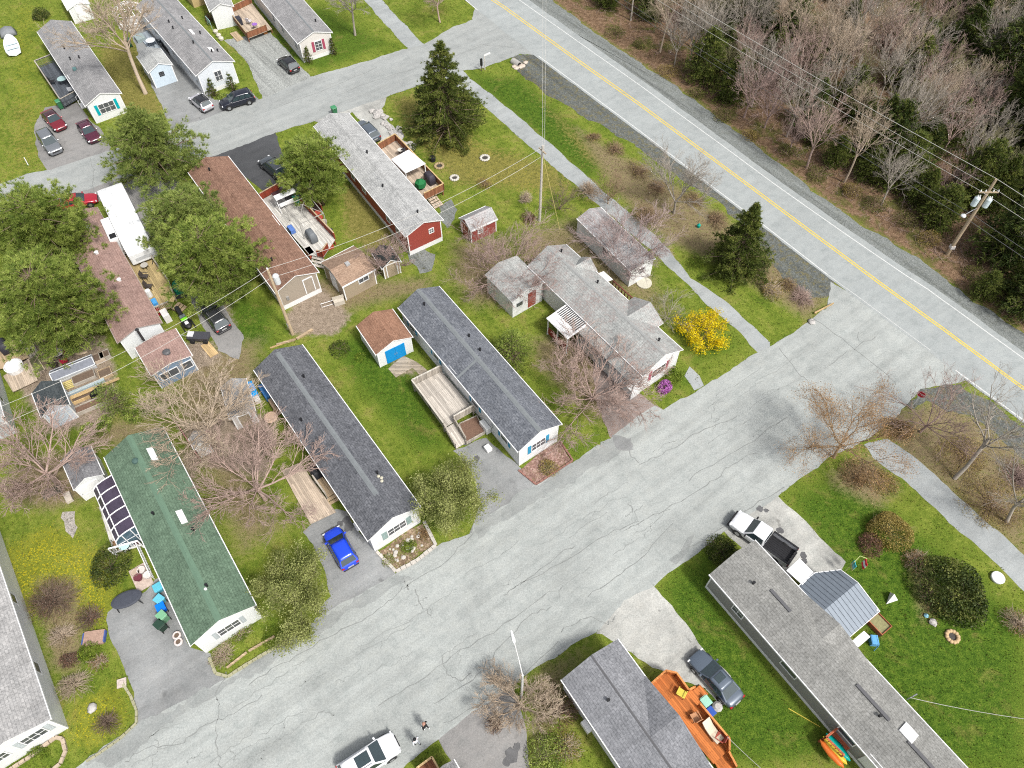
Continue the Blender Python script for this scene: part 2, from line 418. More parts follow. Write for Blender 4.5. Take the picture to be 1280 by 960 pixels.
AS_MID=asphalt('grey brown driveway asphalt',(.20,.195,.19),.2,.1,.16,spots=.4)
AS_LEAF=asphalt('petal strewn driveway',(.23,.20,.19),.2,.1,.2,leaf=(.17,.115,.09))
PATHM=asphalt('grey trail asphalt',(.26,.275,.275),.15,.1,.16)
GR_G=gravel('grey roadside gravel',(.15,.162,.155),(.185,.195,.19),(.10,.10,.07),.25)
GR_D=gravel('weedy ditch gravel',(.085,.092,.086),(.125,.133,.126),(.13,.115,.055),.9)
GR_L=gravel('pale drive gravel',(.235,.245,.235),(.29,.30,.285))
sheet('gravel_shoulder',[(640,-12),(690,0),(755,49),(846,109),(960,193),(1031,250),(1072,277),(1145,321),(1223,380),(1300,430),(1420,515),(1380,520),(1262,455),(1100,330),(900,185),(760,90),(640,0),(600,-25)],.004,GR_G,.22)
sheet('gravel_ditch',[(640,70),(675,66),(915,245),(955,275),(1040,338),(1044,357),(1034,372),(1012,374),(985,352),(962,328),(938,290),(902,256),(856,226),(806,192),(772,168),(733,148),(690,122),(652,94)],.004,GR_D,.25)
sheet('gravel_verge',[(1134,508),(1150,486),(1200,480),(1290,540),(1400,640),(1340,640),(1262,555),(1215,520),(1160,505)],.004,GR_D,.3)
TRAIL_A=[(460,-22),(477,0),(526,52),(566,78),(592,101),(640,139),(700,190),(734,221),(823,298),(864,347),(912,380),(962,428),(960,448),(946,440),(916,407),(880,378),(862,358),(817,316),(770,275),(716,229),(640,164),(600,128),(574,110),(535,82),(501,52),(455,0),(436,-22)]
sheet('trail',TRAIL_A,.008,PATHM,.10)
sheet('trail_far_end',[(1080,556),(1110,548),(1143,571),(1280,694),(1400,800),(1370,830),(1262,720),(1200,664),(1127,598),(1092,572)],.008,PATHM,.10)
# driveways
DR=[('driveway',[(56,135),(96,128),(112,148),(125,161),(140,185),(122,200),(64,218),(52,205),(47,193),(43,156)],AS_MID),
 ('driveway',[(156,26),(190,20),(216,70),(240,95),(268,125),(318,118),(330,130),(219,172),(205,140),(191,109),(175,70)],AS_DR),
 ('driveway',[(280,50),(338,40),(388,96),(404,92),(410,110),(330,130),(312,82),(292,60)],GR_L),
 ('driveway',[(262,194),(344,162),(352,190),(395,235),(380,252),(330,240),(300,215),(280,205)],AS_NEW),
 ('driveway',[(388,150),(466,118),(484,122),(476,141),(500,168),(515,190),(490,190),(440,140),(420,160)],AS_DR2),
 ('driveway',[(70,215),(210,180),(225,240),(250,330),(262,352),(304,423),(299,449),(273,438),(242,386),(228,350),(190,310),(130,250),(80,262)],AS_MID),
 ('driveway',[(378,665),(388,654),(420,637),(432,640),(469,690),(495,717),(530,745),(410,790),(398,760),(415,745),(402,700)],AS_DR),
 ('driveway',[(566,563),(607,548),(640,574),(669,605),(700,610),(600,690),(585,672),(592,655),(602,630),(590,590)],AS_DR),
 ('petal_covered_driveway',[(763,546),(745,500),(740,450),(760,440),(795,487),(817,507),(850,520),(790,560)],AS_LEAF),
 ('driveway',[(193,725),(206,715),(238,808),(262,817),(271,843),(284,848),(330,840),(190,960),(150,930),(172,900),(167,866),(151,827),(133,775),(135,766),(182,739)],AS_DR),
 ('driveway',[(906,665),(930,640),(973,620),(1018,664),(1058,703),(1050,720),(985,722),(930,690)],AS_DR2),
 ('driveway',[(744,791),(780,740),(817,731),(850,772),(880,811),(912,845),(920,862),(898,880),(880,860),(850,850),(815,835),(790,815)],AS_DR2),
 ('driveway',[(547,924),(560,880),(640,860),(655,900),(665,1000),(585,1000),(567,960)],AS_MID),
]
for i_,(nm,pl,mt) in enumerate(DR): sheet(nm,pl,.0095+.0005*i_,mt,.12)
STREET_UP=[(1038,352),(1033,385),(1016,398),(978,425),(946,441),(912,463),(886,480),(868,490),(829,512),(817,506),(763,547),(716,578),(669,605),(640,628),(592,655),(590,665),(546,683),(495,717),(410,765),(362,798),(310,833),(284,848),(240,872),(172,905),(104,952),(60,985),(-60,1060)]
STREET_DN=[(140,1120),(300,1060),(440,985),(503,962),(547,923),(600,885),(677,830),(744,791),(780,752),(817,731),(860,700),(906,665),(973,620),(1035,573),(1092,545),(1132,509),(1150,486),(1200,478)]
sheet('main_street',STREET_UP+STREET_DN+[(1215,470),(1120,400)],.016,AS_ST,.10)
UP2=[(600,-12),(590,25),(566,34),(529,56),(503,62),(460,76),(393,95),(332,122),(270,143),(219,161),(170,178),(125,192),(64,212),(39,216),(-30,240)]
DN2=[(-20,300),(60,255),(150,222),(205,212),(272,194),(344,166),(388,153),(466,127),(526,106),(581,88),(605,85),(628,76),(650,68),(676,68)]
sheet('side_street',UP2+DN2+[(690,75),(640,20)],.0165,AS_SD,.10)
HWL=[(420,-130),(560,-20),(673,70),(800,164),(911,249),(950,278),(1034,343),(1163,438),(1204,470),(1280,526),(1400,620)]
HWR=[(1440,565),(1280,449),(1160,362),(1130,343),(1050,288),(969,231),(900,180),(800,107),(649,0),(560,-70),(470,-140)]
sheet('highway',[(x-3,y+1) for x,y in HWL]+[(x+9,y-2) for x,y in HWR],.020,AS_HW,.05)
def offset_line(pts,w):
    L=[];Rr=[]
    for i,p in enumerate(pts):
        d=(pts[min(i+1,len(pts)-1)]-pts[max(i-1,0)]); nn=Vector((-d.y,d.x)).normalized()*w/2
        L.append(p+nn); Rr.append(p-nn)
    return L+Rr[::-1]
def paintmat(name,c):
    m,nt,b=newmat(name); t=NT(nt); q=t.coord()
    n=t.noise(q,7,4,.8)
    t.l(t.ramp(n,[(.32,vary(c,.62)),(.5,c),(.7,vary(c,1.1))]),b.inputs['Base Color']); b.inputs['Roughness'].default_value=.8
    return m
PW=paintmat('worn white road paint',(.47,.48,.47)); PY=paintmat('worn yellow road paint',(.56,.405,.05))
def refine(px,k=6):
    w=[P(x,y).xy for x,y in px]; out=[]
    for a,b in zip(w,w[1:]): out+=[a.lerp(b,i/k) for i in range(k)]
    return out+[w[-1]]
def stripe(name,px,w,mat,z=.025,j=.012):
    pts=[p+Vector((random.uniform(-j,j),random.uniform(-j,j))) for p in refine(px)]
    return sheet(name,offset_line(pts,w),z,mat,0,False,True)
YEL=[(500,-86),(616,0),(630,9),(714,70),(800,131),(958,248.5),(1090,347),(1181,413),(1273,481),(1400,572)]
stripe('yellow_centre_line',[(x-1.0,y+.75) for x,y in YEL],.125,PY); stripe('yellow_centre_line',[(x+1.1,y-.8) for x,y in YEL],.12,PY)
stripe('white_edge_line',HWR[1:],.12,PW)
stripe('white_edge_line',HWL[2:7],.12,PW)
stripe('white_edge_line',[(1194,463),(1204,470),(1280,526),(1400,620)],.14,PW)
stripe('white_edge_line',[(560,-20),(582,0),(597,13)],.14,PW)
FAINT=paintmat('faded road paint',(.38,.39,.38)); stripe('faded_edge_line',[(1034,343),(1090,384),(1163,438)],.10,FAINT)
# patched strips and cracks
DK=asphalt('darker patched asphalt',(.225,.236,.23),.12,.12,.16)
LT=asphalt('pale worn asphalt',(.318,.328,.315),.12,.15,.12)
PZ=[0]
def patch(px,mat,z,j=.25):
    PZ[0]+=1
    sheet('road_patch',px,.0203+.0003*PZ[0],mat,j,False,step=.3)
patch([(284,849),(362,797),(495,718),(520,722),(430,770),(340,830),(230,890),(140,960),(104,955),(172,906)],DK,.0205)
patch([(592,656),(669,606),(716,579),(760,550),(785,560),(700,610),(640,645),(600,672)],DK,.0205)
patch([(845,770),(880,745),(905,748),(870,770),(850,785)][:0] or [(835,925),(840,930)][:0] or [(836,700),(850,690),(860,672),(868,668),(860,690),(845,706)],DK,.0208,.0)
patch([(765,545),(790,548),(792,565),(775,562)],AS_DR,.0208,.2)
CRACKM=M((.185,.193,.187),r=.95,v=.3,name='crack filler')
CRACKM2=M((.222,.234,.226),r=.95,v=.3,name='faint crack')
def cracks(name,lines,mat,z,w=.035):
    mb=MB()
    for px in lines:
        pts=[p+Vector((random.uniform(-.14,.14),random.uniform(-.14,.14))) for p in refine(px,5)]
        for a,b in zip(pts,pts[1:]):
            d=b-a; nn=Vector((-d.y,d.x)).normalized(); wa=w*random.uniform(.3,1.3); wb=w*random.uniform(.3,1.3)
            mb.add([(*(a-nn*wa),z),(*(b-nn*wb),z),(*(b+nn*wb),z),(*(a+nn*wa),z)],[(0,1,2,3)])
    o=mb.build(name,mat); tag(o,kind='structure'); return o
cracks('road_cracks',[
 [(270,870),(285,840)][::-1]+[(275,885),(270,930),(277,960)],[(155,955),(180,935),(225,930),(250,910),(285,895),(330,870)],
 [(312,855),(360,826),(400,803),(445,780),(478,757),(505,735)],[(503,722),(508,733),(512,738)],[(519,739),(526,755),(538,768)],
 [(552,822),(560,840),(572,852),(590,842)],[(475,880),(520,855),(565,820),(620,790),(680,745)],[(420,893),(400,890)],
 [(778,548),(785,565),(797,580)],[(797,581),(815,573),(845,560),(880,535),(925,520)],
 [(780,665),(805,650),(835,635),(870,615),(900,596),(915,580),(945,565)],[(640,735),(700,705),(760,668),(800,650)],
 [(630,745),(650,730),(690,700),(720,680)],[(850,690),(880,675),(930,640),(980,610)],[(785,628),(792,643)],
 [(700,790),(735,770),(760,780),(770,770)],[(860,600),(900,575),(950,545),(985,520)],
 [(735,745),(770,720),(800,700),(840,655)],[(1018,400),(1060,430),(1110,470),(1120,480)],[(975,435),(1000,470),(1015,480)],
 [(1030,460),(1060,440),(1095,420)],[(690,760),(660,770),(620,815),(590,850),(545,880)],[(555,905),(600,880),(660,840),(700,800)],
 [(305,755),(340,735)][:0] or [(505,735),(560,700),(592,665)],[(420,120),(470,100),(520,85)],[(113,196),(118,215),(115,240)],[(330,140),(400,115),(470,85)],[(560,75),(600,55),(640,60)],
 ],CRACKM,.0275,.028)
lines=[]
for k in range(46):
    t=random.random(); x=150+t*900; y0=np.interp(x,[150,500,750,1050],[960,760,640,430]); y=y0+random.uniform(-60,90)
    ln=random.uniform(15,70); lines.append([(x,y),(x+ln*.5,y-ln*.3+random.uniform(-4,4)),(x+ln,y-ln*.62+random.uniform(-5,5))])
    if random.random()<.4: lines.append([(x+ln*.5,y-ln*.3),(x+ln*.5+random.uniform(-6,10),y-ln*.3+random.uniform(8,22))])
keep=[]
STP=px_poly(STREET_UP+STREET_DN)
for l in lines:
    w=np.array([list(P(*p).xy) for p in l])
    if (sdist(w,STP)>.3).all(): keep.append(l)
cracks('hairline_road_cracks',keep,CRACKM2,.027,.022)
OIL=M((.09,.09,.092),r=.6,v=.4,s=2,name='oil stain')
for k_,(x,y,r) in enumerate([(583,551,.55),(596,573,.3),(433,650,.35),(436,658,.45),(640,944,.5),(646,934,.3),(634,952,.3),(975,663,.3),(1004,694,.28),(1005,701,.25),(950,636,.3),(958,638,.2),(425,655,.3)]):
    c=P(x,y).xy; n=14
    sheet('oil_stain',[c+Vector((math.cos(2*pi*k/n),math.sin(2*pi*k/n)))*r*random.uniform(.7,1.15) for k in range(n)],.0215+.0003*k_,OIL,0,False,True)
# ---------------------------------------------------------------- houses and sheds
class House:
    """plan frame: x from the near gable along the house, y across (A side = left eave in the photo pick)"""
    def __init__(s,name,label,cat,A,B,Cc=None,D=None,L=None,ze=2.6,zr=3.65,ov=.22,ovg=.14,group=None,W=None,z0=0):
        b=P(*B,ze)
        if A is None:
            d=P(*D,ze); x=(d-b); x.z=0; x.normalize()
            y=Vector((-x.y,x.x,0)); a=b+y*W
        else:
            a=P(*A,ze)
            if Cc: x=P(*Cc,ze)-a; LL=x.length
            else: x=P(*D,ze)-b; LL=x.length
            x.z=0; x.normalize()
            L=L or LL
        if A is None: L=L or (P(*D,ze)-b).length
        yv=Vector((-x.y,x.x,0)); sg=1 if (a-b).dot(yv)>0 else -1
        W=abs((a-b).dot(yv)); mid=(a+b)/2; mid.z=z0
        # near gable plane passes through the mid of both picks
        s.L,s.W,s.ze,s.zr,s.ov,s.ovg,s.sg=L,W,ze-z0,zr-z0,ov,ovg,sg
        s.root=empty(name,mid,math.atan2(x.y,x.x),label,cat,group); s.T=INV[s.root.name]
        s.x0,s.x1,s.wy=ovg,L-ovg,W/2-ov
        foot=[s.world((s.x0,-s.wy,0)),s.world((s.x1,-s.wy,0)),s.world((s.x1,s.wy,0)),s.world((s.x0,s.wy,0))]
        SHEETS.append(np.array([[p.x,p.y] for p in foot]))
    def world(s,p): return s.T.inverted()@Vector(p)
    def local(s,px,py,z): return s.T@P(px,py,z)
    def zt(s,y): return s.zr-(s.zr-s.ze)*abs(y)/(s.W/2)
    def walls(s,mat,skirt=None,sh=.5):
        t=.1; w=s.wy; zt=s.zt(w)-t-.02; zp=s.zr-t-.03
        mb=MB(); sec=lambda x:[(x,-w,.0),(x,w,.0),(x,w,zt),(x,0,zp),(x,-w,zt)]
        mb.loft([sec(s.x0),sec(s.x1)]); s.wall=mb.build('wall',mat,s.root)
        if skirt:
            k=MB(); e=.012; k.box(s.x0-e,-w-e,0,s.x1+e,-w+.05,sh); k.box(s.x0-e,w-.05,0,s.x1+e,w+e,sh)
            k.box(s.x0-e,-w+.05,0,s.x0+.05,w-.05,sh); k.box(s.x1-.05,-w+.05,0,s.x1+e,w-.05,sh); k.build('skirting',skirt,s.root)
        # corner boards
        for x in (s.x0-.015,s.x1-.085):
            for y in (-w-.015,w-.085): MB().box(x,y,(sh if skirt else 0)+.002,x+.1,y+.1,zt-.02).build('corner_board',TRIM,s.root)
    def roof(s,mat,edge=None,ridge=None,vents=(),t=.1,rx=(.0,1.0),matB=None,ridge_w=.2):
        y=s.W/2; mb=MB(); edge=edge or TRIM
        for k,(sy,mm) in enumerate(((1,0),(-1,2))):
            P4=[(0,0,s.zr),(s.L,0,s.zr),(s.L,sy*y,s.ze),(0,sy*y,s.ze)]
            b=[(p[0],p[1],p[2]-t) for p in P4]
            mb.add(P4+b,[(0,1,2,3)],mm); mb.add(P4+b,[(7,6,5,4),(1,5,6,2),(2,6,7,3),(3,7,4,0)],1)
        s.roofo=mb.build('roof',[mat,edge,matB or mat],s.root)
        # gutter / fascia trim standing proud
        f=MB()
        for sy in (1,-1): f.box(-.01,min(sy*(y+.012),sy*(y+.07)),s.ze-.15,s.L+.01,max(sy*(y+.012),sy*(y+.07)),s.ze-.005)
        f.build('gutter',edge,s.root)
        if ridge:
            r=MB(); w=ridge_w; dz=(s.zr-s.ze)/(y)*w; x0,x1=rx[0]*s.L+.02,rx[1]*s.L-.02
            for sy in (1,-1):
                q=[(x0,0,s.zr+.03),(x1,0,s.zr+.03),(x1,sy*w,s.zr-dz+.022),(x0,sy*w,s.zr-dz+.022)]
                r.slab(q,.02)
            r.build('ridge_cap',ridge,s.roofo)
        for fx,fy in vents:
            x=fx*s.L; yy=fy*y*s.sg; z=s.zt(yy); v=MB(); v.cyl(x,yy,z-.03,z+.28,.075,n=10); v.cyl(x,yy,z+.28,z+.34,.11,n=10)
            v.build('roof_vent',BLACKP,s.roofo)
    def frame(s,side,u,z,out=0.0):        # matrix taking (right, outward, up) to house coordinates
        if side=='near': o=Vector((s.x0-out,u*s.sg,z)); r=Vector((0,1,0)); n=Vector((-1,0,0))
        elif side=='far': o=Vector((s.x1+out,u*s.sg,z)); r=Vector((0,1,0)); n=Vector((1,0,0))
        else:
            k=s.sg if side=='A' else -s.sg
            o=Vector((u,k*(s.wy+out),z)); r=Vector((1,0,0)); n=Vector((0,k,0))
        m=Matrix.Identity(4)
        for i,vv in enumerate((r,n,Vector((0,0,1)),o)):
            for j in range(3): m[j][i]=vv[j]
        return m
    def window(s,side,u,z,w,h,shut=None,mull=1,hb=1,frame=None,sw=.32):
        m=s.frame(side,u,z); f=MB(m); fr=.07
        f.box(-w/2-fr,.004,-h/2-fr,w/2+fr,.05,-h/2); f.box(-w/2-fr,.004,h/2,w/2+fr,.05,h/2+fr)
        f.box(-w/2-fr,.004,-h/2,-w/2,.05,h/2); f.box(w/2,.004,-h/2,w/2+fr,.05,h/2)
        for i in range(1,mull+1):
            x=-w/2+w*i/(mull+1); f.box(x-.02,.012,-h/2,x+.02,.04,h/2)
        for i in range(1,hb+1):
            q=-h/2+h*i/(hb+1); f.box(-w/2,.014,q-.016,w/2,.038,q+.016)
        o=f.build('window',frame or TRIM,s.root)
        MB(m).box(-w/2,.003,-h/2,w/2,.02,h/2).build('pane',GLASS,o)
        if shut:
            for k in (-1,1):
                x=k*(w/2+fr+.03+sw/2); sb=MB(m); sb.box(x-sw/2,.004,-h/2-.08,x+sw/2,.04,h/2+.08)
                for q in range(int(h/.16)): sb.box(x-sw/2+.05,.04,-h/2+.04+q*.16,x+sw/2-.05,.052,-h/2+.12+q*.16)
                sb.build('shutter',shut,s.root)
        return o
    def door(s,side,u,z0,w=.9,h=2.0,mat=None,frame=None):
        m=s.frame(side,u,z0); f=MB(m)
        f.box(-w/2-.09,.004,0,-w/2,.06,h+.09); f.box(w/2,.004,0,w/2+.09,.06,h+.09); f.box(-w/2,.004,h,w/2,.06,h+.09)
        f.build('door_frame',frame or TRIM,s.root)
        d=MB(m); d.box(-w/2,.003,.01,w/2,.035,h)
        for q in ((.15,.8),(1.0,1.8)): d.box(-w/2+.15,.035,q[0],w/2-.15,.045,q[1])
        o=d.build('door',mat or TRIM,s.root)
        MB(m).tube([(w/2-.09,.035,1.0),(w/2-.09,.10,1.0)],.03,8).build('handle',STEEL,o); return o
    def sky(s,fx,fy,w,l,mat=None):        # skylight lying on the roof slope
        y=fy*s.W/2*s.sg; x=fx*s.L; sl=(s.zr-s.ze)/(s.W/2); k=1 if y>0 else -1
        pt=lambda dx,dy,dz:(x+dx,y+dy,s.zt(y+dy)+dz)
        f=MB(); f.slab([pt(-l/2,-w/2,.12),pt(l/2,-w/2,.12),pt(l/2,w/2,.12),pt(-l/2,w/2,.12)],.16); o=f.build('skylight',TRIM,s.roofo)
        f=MB(); e=.07; f.slab([pt(-l/2+e,-w/2+e,.14),pt(l/2-e,-w/2+e,.14),pt(l/2-e,w/2-e,.14),pt(-l/2+e,w/2-e,.14)],.018)
        f.build('pane',mat or M((.62,.64,.66),r=.25,v=.05,name='frosted acrylic'),o)
    def cross(s,side,x0,x1,out,ze,zr,mat,wall=None,name='cross_gable',edge=None,reach=0.0):
        k=s.sg if side=='A' else -s.sg; xm=(x0+x1)/2; t=.1; mb=MB()
        y1=k*(s.W/2+out); y0=k*reach
        for e,(xa) in enumerate((x0,x1)):
            q=[(xm,y0,zr),(xm,y1,zr),(xa,y1,ze),(xa,y0,ze)]; b=[(p[0],p[1],p[2]-t) for p in q]
            mb.add(q+b,[(0,1,2,3)],0); mb.add(q+b,[(7,6,5,4),(1,5,6,2),(2,6,7,3)],1)
        o=mb.build(name,[mat,edge or TRIM],s.root)
        if wall:
            w=MB(); yy=k*(s.wy+out); a=.2; yb=k*(s.wy-.3) if out>.4 else k*(s.wy-.3)
            sec=lambda y:[(x0+a,y,0),(x1-a,y,0),(x1-a,y,ze-.1),(xm,y,zr-.14),(x0+a,y,ze-.1)]
            w.loft([sec(yb),sec(yy)]); w.build('bay_wall',wall,s.root)
        return o
    def meter(s,side,u,z=1.3):
        m=s.frame(side,u,z); MB(m).box(-.12,.004,-.2,.12,.12,.2).lathe([(.09,0),(.09,.1)],0,0).build('meter_box',STEEL,s.root)
BLUE_SH=M((.03,.22,.36),r=.5,v=.1,name='blue shutter paint'); TEAL=M((.0,.30,.34),r=.5,v=.08,name='teal shutter paint'); PINK=M((.30,.06,.10),r=.5,v=.1,name='rose shutter paint')
SAGE=M((.21,.28,.27),r=.5,v=.1,name='grey green shutter paint'); REDP=M((.20,.025,.02),r=.6,v=.15,name='red paint')
W_SID=siding((.62,.63,.63)); W_SID2=siding((.56,.59,.63)); BEIGE=siding((.30,.255,.205)); RED_S=siding((.25,.045,.035),.16); GREY_S=siding((.25,.24,.24)); WSK=M((.60,.60,.60),r=.6,v=.08,name='pale skirting')
TAN_S=siding((.31,.25,.18)); WARM=siding((.56,.53,.50))
G_LT=shingle('light grey shingles',(.27,.275,.275),(.40,.405,.40)); G_MID=shingle('mid grey shingles',(.185,.185,.19),(.275,.272,.275))
G_DK=shingle('charcoal shingles',(.060,.064,.074),(.145,.150,.165)); G_DK2=shingle('blue grey shingles',(.075,.083,.100),(.175,.185,.205))
G_GREEN=shingle('green shingles',(.072,.115,.078),(.122,.182,.128)); BRN=shingle('brown shingles',(.150,.082,.058),(.255,.155,.112)); MAUVE=shingle('faded mauve shingles',(.235,.150,.130),(.315,.215,.190))
G_PET=shingle('grey shingles strewn with petals',(.235,.245,.24),(.335,.345,.335),(.23,.15,.135),.6); BRN2=shingle('warm brown shingles',(.18,.095,.062),(.27,.155,.105)); TANR=shingle('tan shingles',(.21,.14,.098),(.295,.21,.155))
G_SLATE=shingle('slate grey shingles',(.150,.155,.168),(.225,.23,.245)); G_RD=shingle('warm grey shingles',(.175,.175,.165),(.25,.25,.24)); BLK_R=shingle('black shingles',(.035,.045,.05),(.075,.085,.09)); G_WH=shingle('weathered pale shingles',(.30,.31,.31),(.40,.41,.40)); LILAC=shingle('petal dusted shingles',(.25,.25,.255),(.36,.36,.36),(.24,.17,.165),.6)
CAPG=M((.155,.168,.175),r=.85,v=.15,name='pale ridge cap'); CAPGR=M((.10,.165,.115),r=.85,v=.12,name='green ridge cap'); CAPD=M((.09,.09,.095),r=.85,v=.1,name='dark ridge cap')
# white house with teal shutters (top left)
h=House('mobile_home','white mobile home with teal shutters and grey roof beside three parked cars','mobile home',(106,132),(152,117),(46,39),ze=2.5,zr=3.35)
h.walls(W_SID); h.roof(G_MID,vents=((.45,-.15),(.48,.3),(.62,.25))); h.window('near',0,1.45,1.7,1.1,TEAL,2,1); H1=h
h.window('A',3.2,1.5,.9,1.0); h.window('A',9.5,1.5,1.0,1.0); h.door('A',6.6,.5); h.window('far',0,1.5,1,1); h.window('B',5,1.5,1,1); h.window('B',11,1.5,1,1)
v=MB(); v.box(6.6,.65,h.zt(.65)-.1,7.0,1.05,h.zt(.65)+.18); v.build('roof_vent',M((.1,.2,.2),name='green vent cover'),h.roofo,bevel=.03)
v=MB(); x,y=h.L*.55,-.4; v.tube([(x,y,h.zt(.4)-.1),(x,y,h.zt(.4)+1.1)],.02,6); [v.bar((x-.5+.2*i,y-.3+.03*i,h.zt(.4)+1.05),(x-.5+.2*i,y+.3-.03*i,h.zt(.4)+1.05),.02,.02) for i in range(6)]; v.bar((x-.6,y,h.zt(.4)+1.05),(x+.6,y,h.zt(.4)+1.05),.025,.025); v.build('television_antenna',STEEL,h.root)
# white house, grey roof, two skylights
h=House('mobile_home','white mobile home with two skylights and a pair of small conifers at its gable','mobile home',(244.7,94.5),(293,76.6),(183,23.4),L=19,ze=2.8,zr=3.75)
h.walls(W_SID2,WSK); h.roof(G_MID,ridge=CAPG,vents=((.12,-.35),(.13,-.65),(.26,.1),(.38,-.6),(.6,-.4),(.6,.3),(.52,.35)),ridge_w=.1); h.window('near',-.1,1.75,.8,1.15,None,1,1); h.sky(.155,-.4,.5,.75); h.sky(.40,-.25,.35,1.1); H2=h
for u in (3,8.2,14): h.window('A',u,1.7,.9,1.0)
h.door('A',6.2,.6); h.door('A',11,.6); h.window('B',5,1.7,1,1); h.window('B',11,1.7,1,1); h.meter('A',1.2)
# pink-white house with rose shutters
h=House('mobile_home','pale pink mobile home with rose shutters on its gable window','mobile home',(372.5,54.7),(415,40),(333.5,8),L=17,ze=2.7,zr=3.5)
h.walls(WARM,WSK,.45); h.roof(G_MID,ridge=CAPG,vents=((.16,-.6),),ridge_w=.1); h.window('near',-.25,1.55,.85,1.15,PINK,1,2); H3=h
for u in (1.6,6.0,9): h.window('A',u,1.6,.8,1.1,None,1,1)
h.door('A',8,.5); h.window('B',4,1.6,1,1); h.window('B',10,1.6,1,1)
# brown roof beige house
h=House('mobile_home','beige mobile home under a long brown shingle roof with white roof edges','mobile home',(344,366),(398.7,340.5),(235,215),ze=2.7,zr=3.6)
h.walls(BEIGE,WSK,.55); h.roof(BRN,vents=((.16,.35),(.9,.2)),ridge=BRN,ridge_w=.15); H4=h
h.door('near',-1.0,.7,.85,1.75,BEIGE); h.window('B',4,1.6,1.1,1,None,1); h.door('B',8.6,.7,1.6,2.0,GLASS); h.window('B',12,1.6,1,1); h.window('A',4,1.6,1,1); h.window('A',11,1.6,1,1); h.meter('near',1.3)
# red house
h=House('mobile_home','red mobile home with white corner boards and a light grey roof','mobile home',(507,296),(554,275),(392,157.5),ze=2.8,zr=3.6)
h.walls(RED_S,WSK,.55); h.roof(G_LT,vents=((.075,-.1),(.60,-.15),(.34,.35)),ridge=G_LT,ridge_w=.12); h.window('near',-.75,2.0,.45,.5,None,1,1); H5=h
v=MB(); x,y=h.L*.36,1.0; z=h.zt(1.0); v.tube([(x,y,z-.1),(x,y,z+1.2)],.02,6); v.bar((x-.8,y,z+1.15),(x+.8,y,z+1.15),.025,.025); [v.bar((x-.7+.28*i,y-.25,z+1.15),(x-.7+.28*i,y+.25,z+1.15),.02,.02) for i in range(6)]; v.build('television_antenna',STEEL,h.root)
for u in (2.2,4.2,9.5,12): h.window('A',u,1.85,.7,.9,None,0,1)
h.door('B',7,.6,1.5,2,GLASS); h.window('B',3,1.8,1,1); h.window('B',12,1.8,1,1)
# mauve roof house and its lean-to
h=House('mobile_home','white mobile home with faded mauve roof and a lean-to at its gable','mobile home',(147,428.7),(202,403),D=(121,258.6),ze=2.7,zr=3.4)
h.walls(W_SID); h.roof(MAUVE,edge=M((.30,.25,.23),name='brown roof edge')); H6=h
for fx,fy in ((.82,-.2),(.60,.0),(.36,-.3)):
    x,y=fx*h.L,fy*h.W/2; v=MB(); v.lathe([(.16,h.zt(y)-.05),(.16,h.zt(y)+.18),(.2,h.zt(y)+.2),(.05,h.zt(y)+.3)],x,y); v.build('roof_vent',TRIM,h.roofo)
h.door('B',5.2,.7,.9,1.9); h.window('B',8.5,1.7,1,1); h.window('B',13,1.7,1,1); h.window('A',5,1.7,1,1)
h2=House('lean_to_shed','mauve roofed lean-to with blue grey wall below the white gable','shed',(188,468),(241,446),(168,433),ze=2.2,zr=2.55,ov=.12)
h2.walls(siding((.16,.22,.30))); h2.roof(MAUVE,edge=TRIM); h2.window('near',.5,1.25,1.5,.8,None,1,0); h2.window('near',-1.1,1.25,.8,.8,None,0,0)
v=MB(); v.cyl(1.2,-.2,2.4,2.75,.28,.24,14); v.cyl(1.2,-.2,2.75,2.85,.34,.2,14); v.build('roof_vent',M((.08,.08,.085),r=.5,name='dark vent'),h2.roofo)
v=MB(); v.tube([(h2.L+.1,.9,2.0),(h2.L+.1,.9,3.9)],.11,10); v.cyl(h2.L+.1,.9,3.9,4.02,.17,.12,10); v.build('chimney_pipe',M((.06,.06,.065),r=.4,metal=.6,name='stove pipe'),h2.root)
# long charcoal house
h=House('mobile_home','white mobile home with long charcoal roof and grey green shutters behind a stone edged garden','mobile home',(459.7,675.7),(526,634),(317,462),ze=2.7,zr=3.8)
h.walls(W_SID,WSK,.4); h.roof(G_DK,ridge=CAPG,rx=(.12,.98),vents=((.21,-.45),(.62,.62),(.8,-.3))); h.window('near',-.1,1.55,1.5,.95,SAGE,2,1,sw=.42); H7=h
v=MB()
for k in range(3): v.lathe([(.12,h.zt(.9)-.02),(.13,h.zt(.9)+.03),(.06,h.zt(.9)+.08)],h.L*.17+.25*k,-.95-.12*(k%2))
v.build('roof_patch',M((.40,.38,.30),name='sealant blob'),h.roofo)
for u in (4,9,14,17): h.window('A',u,1.6,.9,1.0); h.window('B',u+.7,1.6,.9,1.0)
h.door('A',6.8,.6); h.door('B',12.6,.6); h.meter('A',.9); 
v=MB(h.frame('A',2.3,1.0)); v.box(-.3,.005,-.25,.3,.3,.25); v.build('air_conditioner',TRIM,h.root,bevel=.02)
